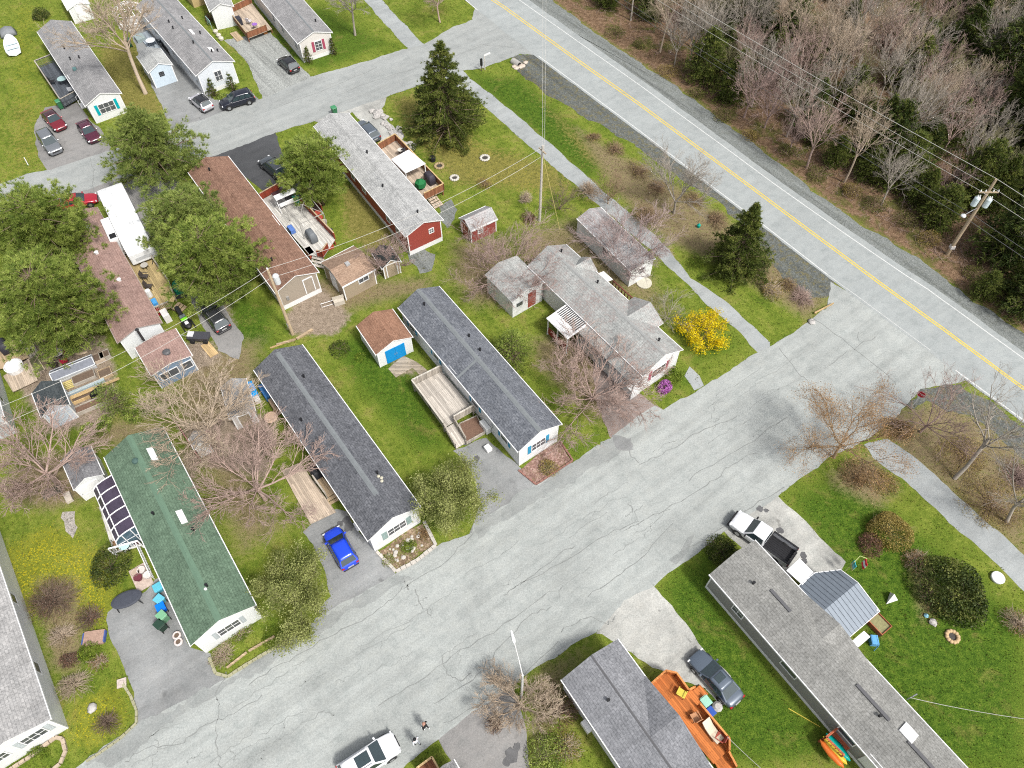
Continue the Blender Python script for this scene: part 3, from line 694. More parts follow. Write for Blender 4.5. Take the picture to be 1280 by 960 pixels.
# blue grey house with blue shutters
h=House('mobile_home','white mobile home with blue shutters and blue grey roof beside the wooden ramp deck','mobile home',(647,564),(703,531),(497,383.6),ze=2.75,zr=3.8)
h.walls(W_SID,WSK,.35); h.roof(G_DK2,ridge=CAPG,vents=((.52,-.35),(.62,-.4),(.9,.2))); H8=h
r=MB()
for sy in (1,):
    x=h.L*.47; y=h.W/2*h.sg; r.slab([(x,0,h.zr+.02),(x+.22,0,h.zr+.02),(x+.22,y,h.ze+.02),(x,y,h.ze+.02)],.018)
r.build('roof_seam',CAPG,h.roofo)
h.window('near',.05,1.6,1.3,1.0,BLUE_SH,2,1); h.window('A',2.2,1.7,.9,1.0,BLUE_SH,0,1,sw=.28); h.window('A',6.4,1.7,.9,1.0,BLUE_SH,0,1,sw=.28); h.window('A',12.5,1.7,.9,1.0,BLUE_SH,0,1,sw=.28); h.window('A',16.5,1.7,.9,1.0,BLUE_SH,0,1,sw=.28)
h.door('A',9.6,.75); h.window('B',4,1.7,1,1); h.window('B',13,1.7,1,1); h.door('B',9,.7); h.meter('A',3.9)
v=MB(h.frame('A',4.6,.45)); v.box(-.55,.05,-.4,.55,.5,.4); v.build('heat_pump',M((.60,.61,.60),r=.45,name='white enamel'),h.root,bevel=.03)
# pale grey house with wings, petals on roof
h=House('bungalow','pale grey roofed white bungalow with petal littered shingles and a slatted awning','house',(803,469.6),(854.5,438),D=(708,306),ze=2.8,zr=4.0)
h.walls(W_SID,WSK,.4); h.roof(G_PET,vents=((.93,-.35),(.62,-.45),(.1,-.35)),ridge=M((.25,.255,.25),r=.85,v=.15),ridge_w=.13); H9=h
h.window('near',.2,1.7,1.5,1.1,PINK,2,1); 
h.cross('B',h.L*.20,h.L*.44,.75,2.8,3.85,G_PET,W_SID,reach=.2); h.cross('B',h.L*.72,h.L*.86,.15,2.85,3.7,G_PET,W_SID,reach=.3)
# lower porch roof along the street end, A side
k=h.sg; yb=k*h.W/2; mb=MB(); mb.slab([(-.05,yb-k*.05,2.68),(h.L*.47,yb-k*.05,2.68),(h.L*.47,yb+k*1.0,2.3),(-.05,yb+k*1.0,2.3)],.1,0,1); mb.build('porch_roof',[G_PET,TRIM],h.root)
for x in np.linspace(.1,h.L*.46,6): MB().box(x-.06,yb+k*.85-.06,0,x+.06,yb+k*.85+.06,2.22).build('porch_post',TRIM,h.root)
mb=MB(); mb.box(.05,min(yb-k*.15,yb+k*.75),0,h.L*.46,max(yb-k*.15,yb+k*.75),.9); mb.build('porch_half_wall',W_SID,h.root)
# side wing: a low parallel gabled wing facing the street
zw0,zw1=2.4,3.05
la=h.local(641.7,379.7,zw0); lb=h.local(673,357.6,zw0); wx=(la.x+lb.x)/2; ym=(lb.y+la.y)/2; wy0,wy1=yb-k*.12,la.y; wx1=wx+4.3; zin=2.62
sg_=1 if wy1>wy0 else -1
sec=lambda x:[(x,wy0+sg_*.12,0),(x,wy1-sg_*.15,0),(x,wy1-sg_*.15,zw0-.12),(x,ym,zw1-.14),(x,wy0+sg_*.12,zin-.12)]
mb=MB(); mb.loft([sec(wx+.15),sec(wx1-.15)]); mb.build('wing_wall',W_SID,h.root)
mb=MB()
for ya_,za_ in ((wy0,zin),(wy1,zw0)): mb.slab([(wx,ym,zw1),(wx1,ym,zw1),(wx1,ya_,za_),(wx,ya_,za_)],.1,0,1)
mb.build('wing_roof',[G_PET,TRIM],h.root)
yd=lb.y+sg_*.75; m=MB(); m.box(wx+.11,yd-.45,.2,wx+.145,yd+.45,2.15); m.build('door',M((.22,.05,.035),r=.6,name='red brown door'),h.root)
yd=wy1-sg_*.95; m=MB(); m.box(wx+.11,yd-.35,1.2,wx+.145,yd+.35,1.65); m.build('window',GLASS,h.root)
# slatted awning
a0,a1=h.L*.45,h.L*.64; mb=MB(); mb.slab([(a0,yb+k*.02,2.62),(a1,yb+k*.02,2.62),(a1,yb+k*2.3,2.32),(a0,yb+k*2.3,2.32)],.05)
for x in np.linspace(a0+.1,a1-.1,15): mb.bar((x,yb+k*.05,2.64),(x,yb+k*2.28,2.345),.07,.05)
aw=mb.build('awning',M((.62,.62,.62),r=.45,v=.1,name='white aluminium'),h.root)
mb=MB()
for x in np.linspace(a0+.27,a1-.27,13): mb.bar((x,yb+k*.05,2.665),(x,yb+k*1.25,2.50),.11,.02)
mb.build('awning_gap',M((.05,.05,.05),name='dark slot'),aw)
for x in (a0+.15,(a0+a1)/2,a1-.15): MB().box(x-.05,yb+k*2.15-.05,0,x+.05,yb+k*2.15+.05,2.28).build('awning_post',TRIM,h.root)
mb=MB(); mb.box(a0+.1,yb+k*2.1-.04,.2,a1-.1,yb+k*2.1+.04,1.0); mb.build('porch_railing',REDP,h.root)
h.door('A',h.L*.55,.4,.9,2,M((.22,.05,.035),r=.6)); 
for u in (2,4.5,7): h.window('A',u,1.75,.8,.95)
mb=MB(); yb2=-yb; x0,x1=h.L*.45,h.L*.66; mb.box(x0,min(yb2,yb2-k*1.5),.45,x1,max(yb2,yb2-k*1.5),.55); 
mb.build('side_deck',planks((.16,.06,.045)),h.root); mb=MB()
for x in np.linspace(x0,x1,9): mb.box(x-.04,yb2-k*1.5-.03,.55,x+.04,yb2-k*1.5+.03,1.35)
mb.box(x0,yb2-k*1.5-.05,1.35,x1,yb2-k*1.5+.05,1.42); mb.build('side_deck_railing',M((.16,.05,.04),r=.7),h.root)
mb=MB(); mb.slab([(x1-.4,yb2-k*.05,2.5),(x1+.9,yb2-k*.05,2.5),(x1+.9,yb2-k*.95,2.3),(x1-.4,yb2-k*.95,2.3)],.06); mb.build('side_canopy',TRIM,h.root)
# green house
h=House('mobile_home','white mobile home with a green shingle roof and glazed sunroom','mobile home',(238,806.6),(320,757),(130,571),ze=2.7,zr=3.75)
h.walls(W_SID); h.roof(G_GREEN,ridge=CAPGR,vents=((.155,-.12),(.58,.35),(.42,-.45)),ridge_w=.22); H10=h
h.window('near',-.1,1.6,1.5,.95,M((.33,.36,.37),r=.5,name='grey shutter paint'),2,1,sw=.3); h.sky(.50,-.33,.42,1.2); h.sky(.86,-.38,.42,1.3)
x,y=.86*h.L,.15*h.W/2*h.sg; v=MB(); v.lathe([(.26,h.zt(y)-.05),(.26,h.zt(y)+.12),(.2,h.zt(y)+.2),(.06,h.zt(y)+.24)],x,y); v.build('roof_turbine',M((.05,.09,.08),r=.5,name='dark green metal'),h.roofo)
x,y=.145*h.L,-.05*h.W/2; v=MB(); v.lathe([(.1,h.zt(y)-.03),(.1,h.zt(y)+.1),(.04,h.zt(y)+.14)],x,y); v.build('vent_cap',TRIM,h.roofo)
h.door('A',11.2,.6); 
for u in (2.8,7.0): h.window('A',u,1.6,1.0,.95)
for u in (3,8,13): h.window('B',u,1.6,1,.95)
h.window('A',15.5,1.6,.9,.9)
# bottom-left grey house
h=House('mobile_home','white walled mobile home with pale grey roof cut off by the left photo edge','mobile home',None,(63,899),D=(1,715),W=4.9,L=19,ze=2.9,zr=3.6)
h.walls(W_SID); h.roof(shingle('pale grey shingles',(.23,.23,.23),(.34,.335,.33))); h.window('near',-.9,1.75,1.35,1.0,M((.36,.39,.40),r=.5),2,1); H11=h
h.window('B',4.4,1.7,.8,.7,None,0,0); h.window('B',10.2,1.7,.8,.7,None,0,0); h.window('near',1.2,1.75,.8,.9)
# big house lower right
h=House('mobile_home','grey sided home with a warm grey roof, roof hatch and metal roofed porch','mobile home',(888,719),(942.5,674),(1098,960),L=26,ze=2.7,zr=3.7)
h.walls(GREY_S,TRIM,.35); h.roof(G_RD,vents=((.09,.25),(.5,.12),(.76,.3))); H12=h
for u in (7.8,12.8,19): h.window('A',u,1.7,1.25,.6,None,0,0)
h.window('A',3,1.7,.9,.9); h.sky(.565,-.22,.95,.95); h.door('A',14.8,.7,1.0,2.0)
for a,b in ((.13,.2),(.42,.52),(.575,.9)):
    r=MB(); r.box(a*h.L,-.11,h.zr-.02,b*h.L,.11,h.zr+.07); r.build('ridge_vent',CAPD,h.roofo)
h.cross('B',h.L*.17,h.L*.42,-.02,2.68,3.5,G_RD,None,reach=.1)
def porch():
    zE,zR=2.35,2.95; L_=h.local
    r0=L_(1037,764.6,zR); r1=L_(1070.4,736,zR); 
    k=-h.sg; yb=k*h.W/2
    lx0=L_(1018,716.5,zE).x; lx1=L_(1061.7,796.7,zE).x; yo=L_(1100,764.6,zE).y; xm=(lx0+lx1)/2
    MT=M((.16,.185,.215),r=.45,v=.12,metal=.35,name='blue grey metal roofing')
    for nm,xa in (('metal_roof_slope',lx0),('metal_roof_slope',lx1)):
        q=[(xm,yb-k*.05,zR),(xm,yo,zR),(xa,yo,zE),(xa,yb-k*.05,zE)]
        if xa==lx0: q[2]=(xa+.9,yo,zE+.15); q.insert(3,(xa,yo-k*1.6,zE))
        s=MB(); s.slab(q,.05)
        n=10
        for i in range(1,n):
            y=yb+(yo-yb)*i/n; lim=xa
            if xa==lx0 and abs(y-yo)<1.6: lim=xa+.9*(1-abs(y-yo)/1.6)
            zf=zR-(zR-zE)*abs(lim-xm)/abs(xa-xm)
            s.bar((xm,y,zR+.02),(lim,y,zf+.02),.035,.05)
        s.build(nm,MT,h.root)
    s=MB(); s.bar((lx0+.9,yo,zE+.12),(xm,yo,zR-.02),.05,.12); s.bar((xm,yo,zR-.02),(lx1,yo,zE-.02),.05,.12); s.bar((lx0,yo-k*1.6,zE-.03),(lx0+.9,yo,zE+.1),.05,.12); s.bar((lx0,yb,zE-.03),(lx0,yo-k*1.6,zE-.03),.05,.12); s.bar((lx1,yb,zE-.03),(lx1,yo,zE-.03),.05,.12); s.build('porch_roof_trim',TRIM,h.root)
    for x in (lx0+1.1,xm,lx1-.15): MB().box(x-.06,yo-k*.12-.06,0,x+.06,yo-k*.12+.06,zE+.1).build('porch_post',TRIM,h.root)
    s=MB(); s.box(lx0+.1,min(yb,yo-k*.1),.4,lx1-.1,max(yb,yo-k*.1),.5); s.build('porch_floor',planks((.22,.08,.045)),h.root)
    s=MB(); s.box(lx0+1.1,yo-k*.1-.03,.5,lx1-.1,yo-k*.1+.03,1.3); s.build('porch_railing',planks((.2,.065,.04),.12,'Y'),h.root)
    # white canopy next to it
    pts=[L_(983,713,2.4),L_(999.7,698,2.3),L_(1018,716.5,2.3),L_(1003,731,2.4)]
    s=MB(); s.slab(pts,.08); s.build('flat_canopy',TRIM,h.root)
    for p in pts[1:3]: MB().box(p.x-.04,p.y-.04,0,p.x+.04,p.y+.04,2.22).build('canopy_post',TRIM,h.root)
    s=MB(); pts=[L_(1064,802,2.35),L_(1080,788.5,2.3),L_(1088,796,2.3),L_(1073,809,2.35)]; s.slab(pts,.07); s.build('small_canopy',TRIM,h.root)
porch()
s_=MB(h.frame('B',20.2,1.2)); s_.box(-1.6,.005,-.35,1.6,.5,.35); 
for q in (-.9,0,.8): s_.box(q-.05,.0,.35,q+.05,.52,.37)
s_.build('bay_window_box',M((.55,.54,.60),r=.4,name='pale lilac trim'),h.root,bevel=.02)
# grey house bottom centre with orange deck
h=House('mobile_home','slate grey roofed home with a shingled dormer over the orange deck','mobile home',(703,851.4),(770.6,797),(776,960),L=17,ze=2.7,zr=3.7)
h.walls(W_SID,WSK,.4); h.roof(G_SLATE,ridge=CAPD,vents=((.165,.32),),ridge_w=.07); H13=h
xa_=h.local(810,843,2.7).x; xb_=h.local(893,948,2.7).x; h.cross('B',xa_,xb_,.04,2.75,3.68,shingle('shade toned dormer shingles',(.125,.13,.142),(.20,.205,.22)),W_SID,reach=.02)  # slate shingles in a darker copy: the dormer's shade put into the colour
for u in (3,8,12): h.window('A',u,1.7,1.0,1.0)
h.window('near',0,1.7,1.4,1.0,None,2,1); h.door('B',6.2,.7,1.6,2.0,GLASS)
s_=MB(h.frame('A',3.0,.6)); s_.box(-.4,.02,-.3,.4,.4,.3); s_.build('air_conditioner',TRIM,h.root,bevel=.02)
# roof cut by bottom edge
h=House('mobile_home','grey roofed home corner beside a brown deck at the bottom photo edge','mobile home',(543,970),(566,948),(560,1000),L=12,ze=2.7,zr=3.5)
h.walls(W_SID); h.roof(G_MID); h.window('near',0,1.6,.9,.9); H14=h
# left edge building
h=House('mobile_home','pale blue white house wall cut off at the left photo edge by the raised beds','mobile home',None,(4,520),D=(-14,455),W=4.2,L=10,ze=2.6,zr=3.3)
h.walls(W_SID2); h.roof(G_LT); h.window('B',3,1.6,.5,.9,None,0,1); h.window('B',6.5,1.6,.8,.9)
# house at the top edge
h=House('mobile_home','pale house end with dark planters at the top photo edge','mobile home',(262,14),(292,8),(250,-14),L=9,ze=2.6,zr=3.3)
h.walls(W_SID); h.roof(G_LT); 
# ------------------------------------------------ sheds
def shed(label,A,B,Cc=None,D=None,ze=2.0,zr=2.7,wall=None,roof=None,L=None,name='garden_shed',edge=None,ov=.12,**k):
    h=House(name,label,'shed',A,B,Cc,D,L,ze,zr,ov,.1,**k); h.walls(wall or W_SID); h.roof(roof,edge=edge); return h
h=shed('red barn shaped shed with petal covered grey roof by the red mobile home',(588.6,288.6),(573,273),(622.5,273),ze=1.8,zr=2.5,wall=siding((.23,.05,.045),.2,True),roof=LILAC); h.door('near',0,.1,1.2,1.7,siding((.23,.05,.045),.2,True)); h.window('A',1.2,1.1,.5,.5,None,0,1)
h=shed('tan shed with brown roof and one small slider window',(426,359.4),(402.4,327.7),(468,337),ze=2.1,zr=2.75,wall=TAN_S,roof=TANR); h.window('A',2.3,1.5,1.0,.5,None,1,0); h.door('near',0,.1,.9,1.85)
v=MB(); v.box(1.5,.1*h.sg,h.zr-.15,1.9,.5*h.sg,h.zr+.08); v.build('roof_vent',M((.3,.3,.3)),h.roofo)
h=shed('small tan barn shaped shed behind a bare tree',(476.7,334.7),(502,328.4),(466,318),ze=1.6,zr=2.3,wall=TAN_S,roof=M((.035,.04,.04),name='dark felt'),L=2.4); h.door('near',0,.1,1.0,1.6,TAN_S)
h=shed('white shed with warm brown roof and a bright blue double door',(470,443.5),(515.7,421.4),(445.4,407),ze=2.1,zr=2.85,wall=W_SID,roof=BRN2)
m=h.frame('near',0,.06)
for k_ in (-1,1):
    d=MB(m); d.box(min(k_*.01,k_*.95),.004,0,max(k_*.01,k_*.95),.05,1.75); o=d.build('door',M((.0,.20,.48),r=.5,v=.06,name='bright blue paint'),h.root); MB(m).box(k_*.1-.02,.05,.8,k_*.1+.02,.09,1.0).build('handle',STEEL,o)
h=shed('long white shed with petal dusted roof beside the trail',(787.5,338),(820.6,325),(720,271.7),ze=2.3,zr=2.85,wall=W_SID,roof=LILAC); h.window('near',0,1.5,.6,.75,None,0,1); h.window('A',4,1.4,.8,.8); h.door('A',8,.1)
h=shed('white gabled shed with dark grey roof touching the green roofed home',(92.4,612),(129,593),D=(112.5,557),ze=2.1,zr=2.75,wall=W_SID,roof=shingle('weathered dark shingles',(.13,.13,.14),(.22,.22,.23))); h.door('near',.3,.05,1.5,1.75)
h=shed('pale blue shed with black roof beside the raised beds',(49.6,516.7),(89,510.8),(38,486),ze=2.0,zr=2.8,wall=siding((.52,.57,.64)),roof=BLK_R); h.door('near',0,.1,1.1,1.7,siding((.52,.57,.64)))
h=shed('pale blue shed with weathered light roof and a tiny dark window',(185.3,90.6),(215.8,81),(170.5,70),ze=2.2,zr=2.9,wall=siding((.47,.55,.62)),roof=G_WH); h.window('near',.1,1.5,.45,.4,None,1,1,frame=BLACKP); h.door('A',1.5,.1)
h=shed('weathered grey shed with whitish front among the bare trees',(288,527),(318,510),(277,486),ze=1.9,zr=2.5,wall=siding((.48,.45,.43),.15,False,.3),roof=shingle('old grey felt',(.20,.205,.21),(.28,.285,.29))); h.door('near',0,.1,.9,1.6,TAN_S)
h=shed('small grey playhouse under the bare tree branches',(243,563),(262,553),(236,548),ze=1.5,zr=2.1,wall=siding((.42,.40,.37)),roof=shingle('old pale shingles',(.27,.26,.25),(.35,.34,.33))); h.door('near',0,.1,.6,1.2)
h=shed('white roofed shed at the top left photo edge',(84,12),(112,5),(72,-10),ze=2.0,zr=2.5,wall=W_SID,roof=M((.58,.6,.63),r=.5,name='white sheet roof')); h.door('near',0,.1)
# ---------------------------------------------------------------- vehicles
CG=M((.025,.04,.045),r=.06,v=.2,s=1,name='car glass',spec=.8)
LAMP=M((.55,.56,.58),r=.15,v=.1,name='lamp lens',spec=.8); TAIL=M((.28,.012,.012),r=.25,v=.1,name='red lamp lens'); ALU=M((.42,.43,.44),r=.3,v=.1,metal=.8,name='alloy'); DKP=M((.02,.02,.022),r=.45,v=.1,name='dark trim')
PLATE=M((.3,.3,.3),r=.5)
def paint(c,metal=.25): return M(c,r=.28,v=.05,s=2,metal=metal,name='car paint',spec=.5,coat=.6)
STY={ # profile of body top (x/L , z, width factor); cabin: base rear, top rear, top front, base front (x/L)
 'sedan':dict(L=4.8,W=1.84,H=1.45,prof=[(-.5,.62,.74),(-.485,.86,.86),(-.44,.98,.95),(-.30,1.0,1.0),(0,.97,1.0),(.17,.95,1.0),(.33,.86,.97),(.44,.74,.90),(.49,.60,.76),(.5,.5,.68)],cab=(-.38,-.21,.04,.22)),
 'hatch':dict(L=4.15,W=1.78,H=1.5,prof=[(-.5,.62,.78),(-.485,.88,.9),(-.45,.98,.96),(-.30,1.0,1.0),(0,.97,1.0),(.2,.95,1.0),(.35,.85,.97),(.45,.72,.88),(.49,.6,.76),(.5,.5,.68)],cab=(-.47,-.36,.06,.25)),
 'suv':dict(L=4.7,W=1.9,H=1.7,prof=[(-.5,.7,.82),(-.49,1.0,.93),(-.46,1.08,.97),(-.30,1.1,1.0),(0,1.08,1.0),(.19,1.07,1.0),(.34,1.0,.97),(.45,.88,.9),(.49,.72,.8),(.5,.58,.72)],cab=(-.475,-.40,.06,.24)),
 'wagon':dict(L=4.75,W=1.84,H=1.55,prof=[(-.5,.66,.8),(-.49,.92,.92),(-.46,1.0,.96),(-.30,1.02,1.0),(0,.99,1.0),(.18,.97,1.0),(.34,.88,.97),(.45,.76,.9),(.49,.62,.78),(.5,.5,.68)],cab=(-.475,-.38,.05,.235)),
}
VS=.86
def car(label,rear,front,style,col,group='cars parked on the drives',roofc=None,sun=False,rack=False,name='parked_car',cat='car',mid=None,metal=.25):
    S=STY[style]; a=P(*rear,.6); b=P(*front,.6); d=(b-a); d.z=0; ang=math.atan2(d.y,d.x); c=(a+b)/2
    L,W,H=S['L'],S['W'],S['H']
    root=empty(name,(c.x,c.y,.022),ang,label,cat,group)
    root.scale=(VS,VS,VS); pm=paint(col,metal); body=MB(); zb=.24; secs=[]
    for fx,zt,fw in S['prof']:
        w=W/2*fw; x=fx*L
        secs.append([(x,-w*.86,zb),(x,-w*.98,zb+.14),(x,-w,zb+(zt-zb)*.55),(x,-w*.955,zt-.07),(x,-w*.80,zt),(x,-w*.4,zt+.03),(x,w*.4,zt+.03),(x,w*.80,zt),(x,w*.955,zt-.07),(x,w,zb+(zt-zb)*.55),(x,w*.98,zb+.14),(x,w*.86,zb)])
    body.loft(secs)
    r0,r1,f1,f0=[q*L for q in S['cab']]; zc=[z for fx,z,_ in S['prof'] if abs(fx)<.01][0]-.03; wb,wt=W/2*.93,W/2*.74
    def cs(x,z,w): return [(x,-w,z),(x,-w*.5,z+.0),(x,w*.5,z+.0),(x,w,z)]
    bo=body.build('body',pm,root,smooth=True,sub=2)
    # cabin shell: pillars and roof in paint, glass let into it
    k=MB(); e=.02
    def pt(t,s,o=0):    # t along r0->r1 etc
        return None
    base=[(r0,-wb,zc),(f0,-wb,zc),(f0,wb,zc),(r0,wb,zc)]; top=[(r1,-wt,H-.04),(f1,-wt,H-.03),(f1,wt,H-.03),(r1,wt,H-.04)]
    k.add(base+top,[(0,1,5,4),(1,2,6,5),(2,3,7,6),(3,0,4,7)])
    k.build('cabin_pillars',pm,root,bevel=.05,seg=2)
    rf=MB(); n=7; V=[]
    for i in range(n):
        u=i/(n-1); x=r1-.06+(f1-r1+.12)*u
        for j in range(7):
            vv=-1+j/3; z=H-.035+.075*(1-vv**4*.9)*(1-(2*u-1)**4*.7)-.02; V.append((x,vv*(wt+.03),z))
    Fc=[(i*7+j,(i+1)*7+j,(i+1)*7+j+1,i*7+j+1) for i in range(n-1) for j in range(6)]
    rf.add(V,Fc); ro=rf.build('roof',paint(roofc,metal) if roofc else pm,root,smooth=True)
    so=ro.modifiers.new('Solid','SOLIDIFY'); so.thickness=.04
    def glass(nm,q,off):
        q=[Vector(p) for p in q]; cen=sum(q,Vector())/4; nrm=(q[1]-q[0]).cross(q[3]-q[0]).normalized()
        if nrm.dot(cen-Vector((0,0,.7)))<0: nrm=-nrm
        pts=[p+nrm*off for p in q]; g=MB(); g.add(pts+[p-nrm*.015 for p in pts],[(0,1,2,3),(7,6,5,4),(0,1,5,4),(1,2,6,5),(2,3,7,6),(3,0,4,7)])
        return g.build(nm,CG,root)
    def sub(q,u0,u1,v0,v1):
        A,B,Cq,D=[Vector(p) for p in q]
        f=lambda u,v:(A.lerp(B,u)).lerp(D.lerp(Cq,u),v)
        return [f(u0,v0),f(u1,v0),f(u1,v1),f(u0,v1)]
    glass('windshield',sub([base[1],base[2],top[2],top[1]],.05,.95,.03,.95),.014)
    glass('rear_window',sub([base[0],base[3],top[3],top[0]],.07,.93,.12,.92),.014)
    for q in ([base[0],base[1],top[1],top[0]],[base[3],base[2],top[2],top[3]]):
        for u0,u1 in ((.09,.33),(.36,.62),(.65,.93)): glass('side_window',sub(q,u0,u1,.1,.9),.012)
    if sun:
        g=MB(); x0=(r1+f1)/2; g.box(x0-.1,-wt*.62,H+.015,f1-.12,wt*.62,H+.045); g.build('sunroof',CG,root,bevel=.02)
    if rack:
        for y in (-wt*.85,wt*.85):
            g=MB(); g.bar((r1+.1,y,H+.06),(f1-.15,y,H+.06),.04,.04); g.build('roof_rail',ALU,root)
    wr=.335 if style!='suv' else .37
    for x in (-.295*L,.30*L):
        for y in (-1,1):
            t=MB(); T=Matrix.Translation((x,y*(W/2-.09),wr))@Matrix.Rotation(pi/2,4,'X'); t.T=T
            t.lathe([(wr*.6,-.105),(wr*.93,-.11),(wr,-.07),(wr,.07),(wr*.93,.11),(wr*.6,.105)],n=20); o=t.build('wheel',RUB,root,smooth=True)
            g=MB(T); s=-y; g.cyl(0,0,min(0,s*.112),max(0,s*.112),wr*.6,wr*.58,14)
            g.build('rim',ALU,o)
            ar=MB(T); ar.cyl(0,0,min(s*.04,s*.098),max(s*.04,s*.098),wr+.07,wr+.07,20); ar.build('wheel_arch',DKP,root)
    zf=S['prof'][-3][1]-.1; zr=S['prof'][1][1]-.06
    for y in (-1,1):
        g=MB(); g.box(.452*L,y*W*.40-.13,zf-.1,.478*L,y*W*.40+.13,zf+.06); g.build('headlight',LAMP,root,bevel=.03)
        g=MB(); g.box(-.5*L+.0,y*W*.38-.11,zr-.16,-.465*L,y*W*.38+.14,zr+.02); g.build('taillight',TAIL,root,bevel=.03)
        g=MB(); g.box(f0-.28,y*(W/2*.93)-.02*y if y<0 else W/2*.93,zc+.04,f0-.12,y*(W/2*.93+.2) if y>0 else -W/2*.93,zc+.18) if y>0 else g.box(f0-.28,-W/2*.93-.2,zc+.04,f0-.12,-W/2*.93,zc+.18)
        g.build('wing_mirror',pm,root,bevel=.03)
    g=MB(); g.box(.488*L,-.45,zf-.22,.507*L,.45,zf-.06); g.build('grille',DKP,root,bevel=.02)
    g=MB(); g.box(-.508*L,-.27,zr-.24,-.49*L,.27,zr-.11); g.build('licence_plate',PLATE,root)
    g=MB(); g.box(-.51*L,-W*.40,.3,-.47*L,W*.40,.46); g.build('bumper',DKP,root,bevel=.04)
    return root
car('maroon sedan with a dark roof nearest the green bin, leftmost of two dark red cars',(58,139.5),(75.5,159),'sedan',(.16,.012,.022),roofc=(.05,.012,.018))
car('dark plum sedan parked tight against the white wall with teal shutters',(102,152),(119,175),'sedan',(.075,.012,.03))
car('silver grey suv in front of the maroon sedan, nearest the lawn edge',(51.5,163),(73,193.5),'suv',(.15,.16,.175),rack=True,cat='suv')
car('white and black roofed hatchback beside the house with two small conifers',(263,137),(239,117),'hatch',(.50,.49,.53),roofc=(.015,.015,.018))
car('black suv parked along the kerb in front of two small conifers',(315,119.5),(277,130.5),'suv',(.008,.010,.02),cat='suv')
car('black car with red tail lamps beside the pale pink home',(371.5,89.5),(349,69),'hatch',(.012,.012,.014))
car('dark grey suv on fresh black asphalt by the rounded pine',(357,221.5),(327,196.5),'suv',(.045,.052,.06),cat='suv')
car('blue grey car half hidden behind the red home roof',(471,175),(446,151),'wagon',(.085,.105,.13))
car('bright red car half hidden behind the mauve roof',(76,256),(115,247),'sedan',(.36,.012,.03))
car('dark grey wagon with a roof rack beside the snowmobile',(282,413.5),(254,377),'wagon',(.035,.037,.042),rack=True)
car('vivid blue hatchback on the drive by the wooden ground deck',(439.5,709),(412,660),'hatch',(.008,.05,.55),metal=.1)
car('slate blue sedan with a sunroof beside the orange deck',(924,880),(866,815),'sedan',(.085,.108,.14),sun=True)
def white_suv():
    o=car('white suv with black panoramic sunroof on the street at the bottom photo edge',(423,974),(499,924),'suv',(.62,.63,.65),sun=True,rack=True,cat='suv',group=None,metal=0)
white_suv()
